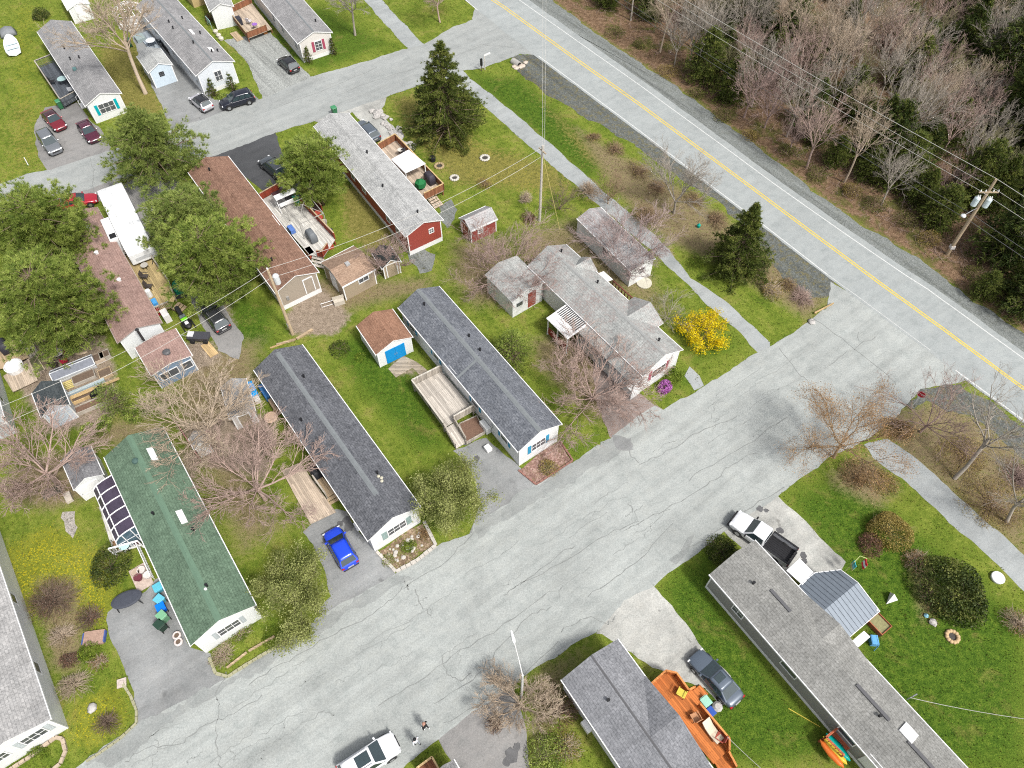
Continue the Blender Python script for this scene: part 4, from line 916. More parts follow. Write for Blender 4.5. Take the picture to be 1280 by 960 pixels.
def pickup():
    a=P(992,699,.7); b=P(915.5,645,.7); d=b-a; ang=math.atan2(d.y,d.x); c=(a+b)/2; L,W=5.9,2.0
    root=empty('pickup_truck',(c.x,c.y,.022),ang,'white pickup truck with a black bed nosed out past the grey roof','pickup'); root.scale=(VS,)*3; pm=paint((.66,.67,.69),0)
    prof=[(-.08,1.12,1.0),(.0,1.12,1.0),(.12,1.12,1.0),(.25,1.1,.99),(.36,1.07,.97),(.44,.98,.92),(.49,.82,.82),(.5,.6,.76)]
    body=MB(); zb=.35; secs=[]
    for fx,zt,fw in prof:
        w=W/2*fw; x=fx*L
        secs.append([(x,-w*.9,zb),(x,-w,zb+.2),(x,-w,zb+(zt-zb)*.6),(x,-w*.96,zt-.06),(x,-w*.82,zt),(x,-w*.4,zt+.03),(x,w*.4,zt+.03),(x,w*.82,zt),(x,w*.96,zt-.06),(x,w,zb+(zt-zb)*.6),(x,w,zb+.2),(x,w*.9,zb)])
    body.loft(secs); body.build('body',pm,root,smooth=True,bevel=.04,seg=2)
    bed=MB(); x0,x1=-.5*L,-.085*L
    bed.box(x0,-W/2,zb+.1,x1,-W/2+.13,1.2); bed.box(x0,W/2-.13,zb+.1,x1,W/2,1.2); bed.build('bed_side',pm,root,bevel=.03)
    g=MB(); g.box(x0,-W/2+.14,zb+.1,x0+.09,W/2-.14,1.18); g.build('tailgate',DKP,root,bevel=.02)
    g=MB(); g.box(x0+.1,-W/2+.13,.6,x1-.01,W/2-.13,.66)
    for i in range(9): g.box(x0+.12,-.8+.19*i,.66,x1-.02,-.72+.19*i,.685)
    g.box(x0,-W/2-.005,1.2,x1,-W/2+.15,1.25); g.box(x0,W/2-.15,1.2,x1,W/2+.005,1.25); g.box(x1-.07,-W/2+.15,.66,x1-.005,W/2-.15,1.22); g.build('bed_liner',BLACKP,root)
    H=1.85; cb=[(-.075*L,-.93,1.1),(.25*L,-.93,1.1),(.25*L,.93,1.1),(-.075*L,.93,1.1)]; ct=[(-.055*L,-.76,H),(.14*L,-.74,H),(.14*L,.74,H),(-.055*L,.76,H)]
    k=MB(); k.add(cb+ct,[(0,1,5,4),(1,2,6,5),(2,3,7,6),(3,0,4,7),(4,5,6,7)]); k.build('cab',pm,root,bevel=.07,seg=2)
    def gl(nm,q,sh):
        q=[Vector(p) for p in q]; cen=sum(q,Vector())/4; q=[cen+(p-cen)*sh for p in q]; n=(q[1]-q[0]).cross(q[3]-q[0]).normalized()
        if n.dot(cen-Vector((.05*L,0,1)))<0:n=-n
        g=MB(); p=[v+n*.014 for v in q]; g.add(p+[v-n*.02 for v in p],[(0,1,2,3),(7,6,5,4),(0,1,5,4),(1,2,6,5),(2,3,7,6),(3,0,4,7)]); g.build(nm,CG,root)
    gl('windshield',[cb[1],cb[2],ct[2],ct[1]],.9); gl('rear_window',[cb[0],cb[3],ct[3],ct[0]],.8); gl('side_window',[cb[0],cb[1],ct[1],ct[0]],.82); gl('side_window',[cb[3],cb[2],ct[2],ct[3]],.82)
    for x in (-.31*L,.32*L):
        for y in (-1,1):
            T=Matrix.Translation((x,y*(W/2-.12),.39))@Matrix.Rotation(pi/2,4,'X'); t=MB(T); t.lathe([(.24,-.12),(.37,-.12),(.39,-.08),(.39,.08),(.37,.12),(.24,.12)],n=20); o=t.build('wheel',RUB,root,smooth=True)
            g=MB(T); s=-y; g.cyl(0,0,min(0,s*.13),max(0,s*.13),.23,.22,14); g.build('rim',ALU,o); g=MB(T); g.cyl(0,0,min(s*.04,s*.125),max(s*.04,s*.125),.46,.46,20); g.build('wheel_arch',DKP,root)
    for y in (-1,1):
        g=MB(); g.box(.455*L,y*.75-.17,.72,.49*L,y*.75+.17,.92); g.build('headlight',LAMP,root,bevel=.03); g=MB(); g.box(x0-.015,y*.93-.06,.75,x0+.06,y*.93+.07,1.1); g.build('taillight',TAIL,root)
        g=MB(); g.box(.2*L,min(y*.96,y*1.22),1.12,.225*L,max(y*.96,y*1.22),1.32); g.build('wing_mirror',BLACKP,root,bevel=.03)
    g=MB(); g.box(.49*L,-.5,.6,.507*L,.5,.9); g.build('grille',DKP,root)
    g=MB(); g.box(.48*L,-.9,.4,.52*L,.9,.57); g.build('bumper',DKP,root,bevel=.04); g=MB(); g.box(x0-.12,-.9,.45,x0-.01,.9,.6); g.build('bumper',DKP,root,bevel=.04)
pickup()
def trailer():
    a=P(146,226,3.3); b=P(183,301,3.3); e=P(120,236,3.3)
    d=b-a; L=d.length; ang=math.atan2(d.y,d.x); W=2.5; c=(P(133,231,3.3)+P(172,303,3.3))/2
    root=empty('camper_trailer',(c.x,c.y,.022),ang,'long white camper trailer with a slide-out beside the mauve roof','camper')
    pm=M((.64,.65,.66),r=.4,v=.06,name='white fibreglass'); h=L/2
    s=MB(); prof=[(-h,.7),(-h,2.6),(-h+.4,3.15),(-h+.9,3.3),(h-1.6,3.3),(h-.5,2.9),(h,2.2),(h,1.0),(h-.6,.7)]
    s.loft([[(x,y,z) for x,z in prof] for y in (-W/2,W/2)]); s.build('body',pm,root,bevel=.1,seg=2)
    g=MB(); g.box(-.5,-W/2-.85,.9,h-2.1,-W/2-.01,3.0); g.build('slide_out',pm,root,bevel=.04); 
    g=MB(); g.box(h-3.0,-W/2-.7,3.0,h-2.3,-W/2-.1,3.02); g.build('slide_vent',BLACKP,root)
    for x,y in ((-h+2,.3),(.3,-.2)):
        g=MB(); g.box(x-.5,y-.35,3.3,x+.5,y+.35,3.52); g.build('air_conditioner',TRIM,root,bevel=.08,seg=2)
    for x,y in ((-1.5,-.5),(h-3,.4),(-h+1,-.6)):
        g=MB(); g.box(x-.2,y-.2,3.3,x+.2,y+.2,3.4); g.build('roof_vent',M((.45,.46,.47),name='vent lid'),root,bevel=.02)
    g=MB()
    for x in (-1.5,.2,1.6): g.box(x-.4,W/2-.01,1.8,x+.4,W/2+.02,2.5)
    for x in (-1.5,.2,1.6):
        g=MB(); g.box(x-.4,W/2+.001,1.8,x+.4,W/2+.02,2.5); g.build('window',GLASS,root)
    g=MB(); g.box(h-.02,-.8,1.3,h+.012,.8,1.7); g.build('front_panel',M((.4,.41,.42),name='pale grey panel'),root)
    g=MB(); g.box(-h+.5,W/2+.001,1.0,h-1,W/2+.012,1.25); g.build('stripe',M((.2,.2,.22),name='grey stripe'),root)
    for x in (-.9,.1):
        for y in (-1,1):
            T=Matrix.Translation((x-.6,y*(W/2-.15),.36))@Matrix.Rotation(pi/2,4,'X'); t=MB(T); t.lathe([(.2,-.1),(.34,-.11),(.36,-.06),(.36,.06),(.34,.11),(.2,.1)],n=16); o=t.build('wheel',RUB,root,smooth=True); q=MB(T); q.cyl(0,0,-.11,.11,.2,.2,12); q.build('rim',ALU,o)
    g=MB(); g.bar((h-.3,-.6,.55),(h+1.1,0,.5),.08,.1); g.bar((h-.3,.6,.55),(h+1.1,0,.5),.08,.1); g.build('tow_hitch',DKP,root)
    g=MB(); g.cyl(h+.95,0,.03,.5,.04); g.build('jack',STEEL,root)
trailer()
def boat():
    a=P(21,73,.4); b=P(12,47,.4); d=b-a; L=4.4; c=P(17,60,0); ang=math.atan2(d.y,d.x)
    root=empty('boat',(c.x,c.y,.03),ang,'small white boat with pale interior lying on the lawn','boat')
    secs=[]; s=MB()
    for u,w,k in ((0,.85,.0),(.3,.9,.0),(.6,.8,.03),(.85,.5,.12),(.97,.2,.25),(1,.05,.32)):
        x=-L/2+u*L; secs.append([(x,-w,.75),(x,-w*.85,.3+k),(x,0,.05+k),(x,w*.85,.3+k),(x,w,.75),(x,w*.82,.74),(x,w*.7,.42+k*.8),(x,-w*.7,.42+k*.8),(x,-w*.82,.74)])
    s.loft(secs); s.build('hull',M((.62,.66,.68),r=.35,v=.06,name='white gelcoat'),root,bevel=.02)
    for x in (-1.2,-.1):
        g=MB(); g.box(x-.16,-.68,.55,x+.16,.68,.62); g.build('bench',M((.42,.52,.54),name='pale blue bench'),root,bevel=.02)
    c2=P(10,41,0); tr=empty('boat_cover',(c2.x,c2.y,.03),ang,'grey tarpaulin covered mound behind the small boat','tarpaulin'); s=MB()
    s.loft([[(x,-w,.02),(x,-w*.7,h*.7),(x,0,h),(x,w*.7,h*.7),(x,w,.02)] for x,w,h in ((-1.2,1.0,.6),(-.3,1.05,.75),(.6,.9,.6),(1.2,.4,.3))]); s.build('tarpaulin',M((.17,.18,.19),v=.2,name='grey tarpaulin'),tr,smooth=True)
boat()
def snowmobile():
    a=P(220,384,.4); b=P(238,411,.4); d=b-a; c=(a+b)/2; root=empty('snowmobile',(c.x,c.y,.02),math.atan2(d.y,d.x),'black white and lime green snowmobile by the deck steps','snowmobile')
    LG=M((.16,.50,.02),r=.35,name='lime plastic'); s=MB()
    s.loft([[(x,-w,z0),(x,-w*1.05,(z0+z1)/2),(x,-w*.5,z1),(x,w*.5,z1),(x,w*1.05,(z0+z1)/2),(x,w,z0)] for x,w,z0,z1 in ((.1,.25,.35,.75),(.5,.42,.3,.85),(1.0,.45,.3,.75),(1.4,.3,.3,.55),(1.55,.1,.35,.45))]); s.build('hood',BLACKP,root,smooth=True,sub=1)
    s=MB(); s.loft([[(x,-w,.5),(x,-w*.8,z),(x,w*.8,z),(x,w,.5)] for x,w,z in ((-1.4,.2,.75),(-1.2,.24,.85),(-.3,.2,.8),(.2,.18,.85))]); s.build('seat',BLACKP,root,bevel=.03)
    s=MB(); s.box(-1.5,-.22,.1,.5,.22,.45); s.build('track',RUB,root,bevel=.15,seg=2)
    for y in (-.5,.5):
        s=MB(); s.tube([(.3,y,.06),(1.3,y,.06),(1.6,y,.2)],.06,6); s.tube([(1,y*.5,.4),(1,y,.1)],.03,6); s.build('ski',M((.02,.02,.02),name='ski plastic'),root)
    s=MB(); s.box(.95,-.16,.80,1.35,.16,.84); s.build('hood_panel',M((.6,.6,.62),r=.3,name='white panel'),root,bevel=.03); s=MB(); s.box(.3,-.3,.84,.85,.3,.88); s.build('hood_scoop',LG,root,bevel=.03)
    s=MB(); s.tube([(.15,-.38,1.0),(.2,0,.98),(.15,.38,1.0)],.025,6); s.build('handlebar',BLACKP,root)
    s=MB(); s.loft([[(x,-w,.85),(x,-w*.8,z),(x,w*.8,z),(x,w,.85)] for x,w,z in ((.3,.3,1.12),(.5,.3,1.0))]); s.build('windscreen',CG,root)
snowmobile()
# ---------------------------------------------------------------- trees and shrubs
def segmesh(name,P0,P1,R0,R1,mat,n=3,tint=None):
    P0=np.asarray(P0,float);P1=np.asarray(P1,float);R0=np.asarray(R0,float);R1=np.asarray(R1,float); N=len(P0)
    d=P1-P0; d/=np.linalg.norm(d,axis=1,keepdims=True)+1e-9
    up=np.where(np.abs(d[:,2:3])>.95,np.array([[1.,0,0]]),np.array([[0,0,1.]]))
    a=np.cross(d,up); a/=np.linalg.norm(a,axis=1,keepdims=True)+1e-9; b=np.cross(d,a)
    V=np.zeros((N,2*n,3))
    for j in range(n):
        t=2*pi*j/n; o=a*math.cos(t)+b*math.sin(t)
        V[:,j]=P0+o*R0[:,None]; V[:,n+j]=P1+o*R1[:,None]
    F=np.array([[j,(j+1)%n,n+(j+1)%n,n+j] for j in range(n)])
    Fa=(np.arange(N)[:,None,None]*2*n+F[None]).reshape(-1,4)
    return fastmesh(name,V.reshape(-1,3),Fa,mat,smooth=True)
def fastmesh(name,V,F,mat,tint=None,smooth=False):
    me=bpy.data.meshes.new(name); k=F.shape[1]
    me.vertices.add(len(V)); me.vertices.foreach_set('co',V.astype('f4').ravel())
    me.loops.add(F.size); me.loops.foreach_set('vertex_index',F.astype('i4').ravel())
    me.polygons.add(len(F)); me.polygons.foreach_set('loop_start',(np.arange(len(F))*k).astype('i4')); me.polygons.foreach_set('loop_total',np.full(len(F),k,'i4'))
    if smooth: me.polygons.foreach_set('use_smooth',np.ones(len(F),bool))
    me.materials.append(mat); me.update()
    if tint is not None:
        a=me.attributes.new('tint','FLOAT','POINT'); a.data.foreach_set('value',np.asarray(tint,'f4').ravel())
    return me
def unit(v): return v/(np.linalg.norm(v,axis=-1,keepdims=True)+1e-9)
def needles(name,Cn,D,K,ln,wd,mat,spread=.9,up=.4,tint=None,drop=0):
    """K thin triangles sprayed from each centre about direction D"""
    N=len(Cn); c=np.repeat(Cn,K,0); d=np.repeat(D,K,0)+RNG.normal(0,spread,(N*K,3)); d[:,2]+=up; d=unit(d)
    L=ln*RNG.uniform(.6,1.2,(N*K,1)); s=unit(np.cross(d,RNG.normal(size=(N*K,3))))*wd*RNG.uniform(.7,1.3,(N*K,1))
    V=np.stack([c-s,c+s,c+d*L],1).reshape(-1,3); F=np.arange(N*K*3).reshape(-1,3)
    ti=np.repeat(np.repeat(RNG.uniform(0,1,N) if tint is None else tint,K),3)
    return fastmesh(name,V,F,mat,ti)
def leaves(name,Cn,size,mat,tint=None,asp=.6,flat=.0):
    N=len(Cn); d=RNG.normal(size=(N,3)); d[:,2]*=(1-flat); d=unit(d); s=unit(np.cross(d,RNG.normal(size=(N,3))))
    L=size*RNG.uniform(.6,1.3,(N,1)); 
    V=np.stack([Cn-d*L*.5,Cn+s*L*asp*.5,Cn+d*L*.5,Cn-s*L*asp*.5],1).reshape(-1,3); F=np.arange(N*4).reshape(-1,4)
    return fastmesh(name,V,F,mat,np.repeat(RNG.uniform(0,1,N) if tint is None else tint,4))
def grow(seed,H,spread=.9,limbs=6,trunk=.18,levels=4,kids=(6,6,5),tw=.010,r0=.13,up=.22,wob=.13,stems=1,ratio=.55,R_=None,ang=(.28,.8)):
    """bare branching skeleton; returns trunk segments, branch segments, twig ends"""
    rg=random.Random(seed); T=[];B=[];E=[]
    def rv(s): return Vector((rg.gauss(0,s),rg.gauss(0,s),rg.gauss(0,s)))
    def perp(d,ang):
        a=d.cross(rv(1)); 
        if a.length<1e-4: a=Vector((1,0,0))
        return (Matrix.Rotation(ang,3,a.normalized())@d).normalized()
    def branch(p,d,L,r,lev):
        n=4 if lev<2 else 3 if lev<levels else 2
        pts=[p]; rr=[r]; seg=L/n
        for i in range(n):
            d=(d+rv(wob*(1.0 if lev else .6))+Vector((0,0,up*.35))).normalized(); p=p+d*seg; pts.append(p); rr.append(max(tw*.6,r*(1-(i+1)/n*.62)))
        for i in range(n): (B).append((pts[i],pts[i+1],rr[i],rr[i+1]))
        if lev>=levels: E.append((pts[-1],d)); return
        k=kids[min(lev,len(kids)-1)]
        for j in range(k):
            t=.22+.78*(j+rg.random())/k; i=min(n-1,int(t*n)); f=t*n-i; q=pts[i].lerp(pts[i+1],f); dd=(pts[i+1]-pts[i]).normalized()
            branch(q,perp(dd,rg.uniform(*ang)),L*ratio*rg.uniform(.65,1.15)*(1.15-.4*t),max(tw,rr[i]*.55),lev+1)
        E.append((pts[-1],d))
    for s in range(stems):
        base=Vector((rg.gauss(0,.12),rg.gauss(0,.12),0)) if stems>1 else Vector((0,0,0)); p=base; d=(Vector((0,0,1))+rv(.05 if stems==1 else .25)).normalized(); th=H*trunk; n=3; rr=r0*(1 if stems==1 else .7)
        for i in range(n):
            d=(d+rv(.06)).normalized(); q=p+d*th/n; T.append((p,q,rr*(1.25-.25*i) if i==0 else rr,rr*.95)); p=q; rr*=.95
        L=H-th
        for j in range(limbs):
            az=2*pi*(j+rg.random()*.7)/limbs; tilt=spread*rg.uniform(.55,1.1) if j else spread*.2
            dd=Vector((math.cos(az)*math.sin(tilt),math.sin(az)*math.sin(tilt),math.cos(tilt)))
            branch(p-d*th*.25*rg.random(),dd,L*rg.uniform(.5,.66),rr*.62,1)
    if R_:
        d_=sorted(e[0].xy.length for e in E); rm=d_[int(len(d_)*.95)]; zm=max(e[0].z for e in E); f=lambda v:Vector((v.x*R_/rm,v.y*R_/rm,v.z*H/zm))
        T=[(f(a),f(b),c,d) for a,b,c,d in T]; B=[(f(a),f(b),c,d) for a,b,c,d in B]; E=[(f(a),d) for a,d in E]
    return T,B,E
def seg_obj(name,S,mat,parent=None,n=3):
    me=segmesh(name,[s[0] for s in S],[s[1] for s in S],[s[2] for s in S],[s[3] for s in S],mat,n)
    return link(name,me,parent)
def cone_trunk(H,r,n=7,lean=0):
    mb=MB(); mb.tube([(0,0,-.05),(.02*r,.01,H*.3),(0,.02,H*.65),(0,0,H)],[r*1.15,r*.85,r*.5,r*.12],n); return mb
BK_TAN=barkmat('tan bark',(.41,.33,.25),.2); BK_PINK=barkmat('pinkish grey bark',(.355,.262,.225),.2); BK_GREY=barkmat('pale grey bark',(.31,.275,.235),.2); BK_BRN=barkmat('brown bark',(.17,.125,.095)); BK_PURP=barkmat('mauve twig bark',(.31,.225,.20),.2); BK_OLV=barkmat('olive twig bark',(.25,.23,.13)); BK_WARM=barkmat('warm brown twigs',(.26,.185,.12),.2); BK_LIL=barkmat('lilac grey twigs',(.33,.255,.24),.2)
LF_PINE=leafmat('pine needles',[(.06,(.058,.10,.022)),(.42,(.20,.27,.05)),(.88,(.44,.50,.13))],.42)
LF_PINE2=leafmat('dull pine needles',[(.06,(.062,.105,.028)),(.42,(.20,.26,.06)),(.88,(.41,.47,.14))],.42)
LF_SPR=leafmat('spruce needles',[(.1,(.035,.055,.012)),(.55,(.105,.135,.026)),(.9,(.22,.23,.055))])
LF_DARK=leafmat('dark fir needles',[(.1,(.02,.036,.010)),(.5,(.068,.098,.022)),(.9,(.19,.205,.045))])
LF_OLV=leafmat('olive spring leaves',[(.1,(.13,.155,.045)),(.5,(.265,.29,.09)),(.9,(.39,.41,.16))],.42)
LF_ORG=leafmat('orange spring buds',[(.1,(.22,.12,.05)),(.5,(.38,.23,.11)),(.9,(.46,.32,.17))],.35)
LF_YEL=leafmat('yellow flowers',[(.1,(.52,.38,.0)),(.5,(.70,.55,.006)),(.9,(.78,.66,.03))],.4)
LF_MAG=leafmat('magenta flowers',[(.1,(.10,.12,.03)),(.3,(.30,.08,.30)),(.6,(.42,.14,.42)),(.9,(.55,.28,.55))],.3)
LF_GRN=leafmat('fresh green leaves',[(.1,(.06,.10,.012)),(.5,(.13,.19,.02)),(.9,(.24,.29,.04))],.3)
LF_DKG=leafmat('dark evergreen leaves',[(.1,(.018,.030,.008)),(.55,(.055,.075,.015)),(.9,(.17,.18,.045))],.15)
LF_BRN=leafmat('rusty brown leaves',[(.1,(.13,.075,.035)),(.5,(.22,.14,.065)),(.9,(.32,.22,.11))],.25)
LF_GOLD=leafmat('golden brown leaves',[(.1,(.16,.12,.03)),(.5,(.26,.20,.055)),(.9,(.36,.28,.10))],.25)
LF_UND=leafmat('bramble leaves',[(.1,(.05,.065,.014)),(.5,(.115,.13,.028)),(.9,(.21,.20,.055))])
LF_RED=leafmat('red brown leaves',[(.1,(.09,.045,.03)),(.5,(.155,.08,.055)),(.9,(.22,.13,.09))],.25)
def root_at(name,px,label,cat='tree',group=None,z=0,rz=None):
    p=P(*px) if not isinstance(px,Vector) else px
    return empty(name,(p.x,p.y,z),random.uniform(0,6.28) if rz is None else rz,label,cat,group)
def bare(px,H,label,mat,seed,name='bare_tree',cat='tree',group=None,leaf=None,nl=0,lsz=.08,lsd=.15,lean=None,**k):
    T,B,E=grow(seed,H,**k); root=root_at(name,px,label,cat,group)
    if lean: root.rotation_euler=(lean[0],lean[1],0)
    seg_obj('trunk',T,mat,root,7); seg_obj('branches',B,mat,root,3)
    if leaf:
        e=np.array([list(x[0]) for x in E]); c=e[RNG.integers(0,len(e),nl)]+RNG.normal(0,lsd,(nl,3))
        link('foliage',leaves('foliage',c,lsz,leaf,np.clip(.5+.45*np.sin(c[:,0]*2.1+c[:,2]*1.7)*np.sin(c[:,1]*2.3-c[:,2])+RNG.normal(0,.22,nl),0,1)),root)
    return root
def puff_tree(px,H,Rc,label,seed,leaf=LF_PINE,name='pine_tree',group=None,bark=BK_BRN,z0=.16,shape='round',K=24,ln=.46,wd=.019,per=11,puff=.62,up=.5,pw=.55,droop=0.0,nb=None,root=None,fl=.30,gap=.0,jag=.24,sprd=.62,clump=False):
    """conifer crown of needle puffs carried on whorls of boughs"""
    rg=np.random.default_rng(seed); root=root or root_at(name,px,label,'tree',group)
    cone_trunk(H*.96,.05+H*.018).build('trunk',bark,root,smooth=True)
    segs=[];Cs=[];Ds=[];Ts=[]; z=H*z0; az=rg.uniform(0,6)
    while z<H*.985:
        t=(z/H-z0)/(1-z0)
        if shape=='round': rr=Rc*math.sqrt(max(.03,1-((t-.33)/.70)**2))*(1 if t>.12 else .75+2*t)
        elif shape=='cone': rr=Rc*(1-t)**1.0*(1 if t>.06 else .85)*(1.08+.14*math.sin(t*38))+.04
        else: rr=Rc*(1-t**1.6)*(.7+.3*min(1,t*4))+.08
        n=max(3,int((5+rr*2.2) if nb is None else nb))
        for i in range(n):
            a=az+2*pi*i/n+rg.normal(0,.25); L=rr*np.clip(rg.normal(.95,jag),.35,1.5); dz=L*(.28*t+.05-droop)+rg.normal(0,.12)
            p0=np.array([0,0,z]); p1=np.array([math.cos(a)*L,math.sin(a)*L,z+dz]); m=(p0+p1)/2+np.array([0,0,L*.04])
            if L>.5: segs+= [(Vector(p0),Vector(m),.012+L*.012,.008+L*.007),(Vector(m),Vector(p1),.008+L*.007,.006)]
            tt=rg.uniform(.0,1); kk=max(3,int(per*(.25+L*pw)))
            if clump:
                nc=max(2,int(1.5+L*1.25)); cc=[]
                for q in range(nc):
                    f=max(.2,1-abs(rg.normal(0,.34))); cc.append((p0+(p1-p0)*f+rg.normal(0,1,3)*np.array([puff,puff,puff*.35])*(.3+.35*min(1,L)),rg.uniform(0,1)))
            for q in range(kk):
                if clump:
                    b_,tt=cc[q%nc]; pc=b_+rg.normal(0,1,3)*np.array([.19,.19,.10])
                else:
                    f=1-abs(rg.normal(0,.30)); f=max(.15,f)
                    pc=p0+(p1-p0)*f+rg.normal(0,1,3)*np.array([puff,puff,puff*fl])*(.25+.3*f*min(1,L))*((1-.7*t) if shape=='cone' else 1)
                Cs.append(pc); Ds.append(unit(np.array([math.cos(a),math.sin(a),.25-droop*1.5]))); Ts.append(np.clip(tt*.7+rg.uniform(0,.3),0,1))
        z+=max(.16,(.52 if shape=='round' else .42)*(1-t*.55)*max(.55,H/11)); az+=2.4
    if segs: seg_obj('branches',segs,bark,root,4)
    link('foliage',needles('foliage',np.array(Cs),np.array(Ds),K,ln,wd,leaf,sprd,up,np.array(Ts)),root)
    return root
def bush(px,R_,H,label,leaf,n,name='shrub',sz=.1,twig=None,nt=0,group=None,cat='shrub',hollow=.5,lump=.38,asp=.6,rz=None,sq=1.0):
    """rounded shrub: twigs from the base and leaves through an uneven shell"""
    root=root_at(name,px,label,cat,group,rz=rz)
    lob=RNG.normal(size=(7,3)); lob[:,2]=np.abs(lob[:,2]); lob=unit(lob); amp=RNG.uniform(-lump,lump,7)
    def surf(d):
        f=1+((np.clip(d@lob.T,0,1)**3)*amp).sum(1,keepdims=True); return f
    if twig:
        d=RNG.normal(size=(nt,3)); d[:,2]=np.abs(d[:,2])*1.0+.12; d=unit(d); e=d*surf(d)*np.array([R_,R_*sq,H])*RNG.uniform(.75,1.05,(nt,1)); m=e*np.array([.42,.42,.5])+RNG.normal(0,.06*R_,(nt,3)); z=RNG.normal(0,.06*R_,(nt,3)); z[:,2]=0
        S=[(Vector(z[i]),Vector(m[i]),.02,.013) for i in range(nt)]+[(Vector(m[i]),Vector(e[i]),.013,.006) for i in range(nt)]
        for i in range(nt*2):
            j=RNG.integers(0,nt); f=RNG.uniform(.1,.9); b=m[j]+(e[j]-m[j])*f; t=b+(e[j]-m[j])*.3+RNG.normal(0,.13*R_,3); S.append((Vector(b),Vector(t),.009,.005))
        seg_obj('stems',S,twig,root,3)
    if n:
        d=RNG.normal(size=(n,3)); d[:,2]=np.abs(d[:,2]); d=unit(d); r=RNG.uniform(hollow**3,1,(n,1))**(1/3)
        c=d*surf(d)*r*np.array([R_,R_*sq,H]); c[:,2]+=.04
        tn=np.clip(.5+.5*np.sin(c[:,0]*5/R_+RNG.uniform(0,6))*np.sin(c[:,1]*5/R_+c[:,2]*4)*.8+RNG.normal(0,.15,n),0,1)
        link('foliage',leaves('foliage',c,sz,leaf,tn,asp),root)
    return root
for k_,(x,y,r) in enumerate([(742,172,1.0),(768,188,1.3),(800,215,1.5),(822,236,1.4),(868,252,1.3),(895,275,1.2),(985,358,1.0)]):
    bush((x,y),r,.7,['tan scrub clump along the near ditch, at its upper end','brown scrub clump along the near ditch, second from its upper end','tan scrub clump along the near ditch, above the bare grey tree','brown scrub clump along the near ditch, just left of the bare grey tree','tan scrub clump along the near ditch, right of the bare grey tree','brown scrub clump along the near ditch, above the spruce','tan scrub clump along the near ditch, at its lower end'][k_],[LF_GOLD,LF_BRN][k_%2],500,'scrub_bush',.08,BK_WARM,150,group='scrub along the near ditch')
# --- pines
puff_tree((86,336),8.6,3.7,'big rounded green pine, upper of the two big pines at the left photo edge',11,clump=True,K=16,ln=.36,per=20,bark=BK_BRN)
puff_tree((98,425),8.8,4.0,'biggest rounded green pine shading the mauve roof, above the raised beds',12,clump=True,K=16,ln=.36,per=20,bark=BK_BRN)
puff_tree((207,226),8.8,4.2,'shaggy pointed pine leaning over the side street near the teal shutters',13,z0=.2,shape='cone',leaf=LF_PINE2,puff=.6,jag=.36,clump=True,K=16,ln=.36,per=20,bark=BK_BRN)
puff_tree((252,322),7.4,3.0,'pine standing over the camper trailer, behind another pine',14,leaf=LF_PINE2,clump=True,K=16,ln=.36,per=20,bark=BK_BRN)
puff_tree((283,366),7.6,3.5,'full rounded pine beside the dark grey wagon',15,clump=True,K=16,ln=.36,per=20,bark=BK_BRN)
puff_tree((404,256),7.4,2.75,'rounded pine with a bare lower trunk between brown roof and red home',16,z0=.3,clump=True,K=16,ln=.36,per=20,bark=BK_BRN)
# --- spruces
puff_tree((559,166),11.2,4.1,'tall broad spruce alone on the lawn by the trail',21,LF_SPR,'spruce_tree',z0=.03,shape='cone',K=8,ln=.30,wd=.035,per=20,puff=.6,up=.05,droop=.12,fl=.22)
puff_tree((917,338),8.6,2.7,'spruce standing between the trail and the highway',22,LF_SPR,'spruce_tree',z0=.04,shape='cone',K=8,ln=.28,wd=.034,per=20,puff=.5,up=.05,droop=.08,fl=.25)
bush((941,338),1.5,2.6,'low dark conifer shrub leaning on the spruce by the highway',LF_DKG,2600,'conifer_shrub',.13,BK_BRN,30)
# --- leafy olive trees
def olive(px,H,label,seed,**k):
    return bare(px,H,label,BK_OLV,seed,name='leafy_tree',R_={31:3.2,32:3.3}[seed],leaf=LF_OLV,nl=20000,lsz=.135,lsd=.24,**k)
olive((566,640),4.8,'leafy olive green tree at the corner of the charcoal roof',31,spread=1.0,limbs=8,trunk=.12,levels=4,kids=(6,6,4),r0=.10,ratio=.58)
olive((374,756),4.8,'leafy olive green tree by the blue hatchback and green roof',32,spread=1.05,limbs=8,trunk=.12,levels=4,kids=(6,6,4),r0=.10,ratio=.58)
puff_tree((640,452),4.2,1.7,'bushy yellow green cedar between two homes',33,LF_PINE,'cedar_tree',z0=.03,shape='ogive',K=8,ln=.22,per=14)
# --- bare trees
bt=dict(levels=4,kids=(9,9,7))
bare((182,117),12.5,'tall tan bare tree with a pale trunk beside the pale blue shed',BK_TAN,41,R_=5.2,spread=.75,limbs=9,trunk=.42,r0=.22,levels=4,kids=(10,9,7),tw=.014,ratio=.5)
bare((444,44),9,'bare grey tree on the grass beside the trail at the top photo edge',BK_GREY,42,R_=4,spread=.8,limbs=6,trunk=.4,r0=.14,tw=.011,**bt)
bare((550,28),6.5,'bare pinkish tree on the grass corner at the side street mouth',BK_PINK,43,R_=3.5,spread=.8,limbs=6,trunk=.35,r0=.10,tw=.010,**bt)
bare((73,605),7.6,'wide bare tree with mossy trunk beside the white gabled shed',BK_PINK,44,R_=5.6,spread=1.1,limbs=9,trunk=.28,r0=.2,tw=.014,levels=4,kids=(10,9,7))
bare((266,548),7.2,'bare tan tree with spreading crown over the weathered grey shed',BK_TAN,45,R_=5.9,spread=1.1,limbs=9,trunk=.25,r0=.17,tw=.014,levels=4,kids=(10,9,7))
bare((332,624),7.0,'bare pinkish tree with spreading crown over the wooden ground deck',BK_PINK,46,R_=6.2,spread=1.12,limbs=10,trunk=.22,r0=.18,tw=.014,levels=4,kids=(10,9,7))
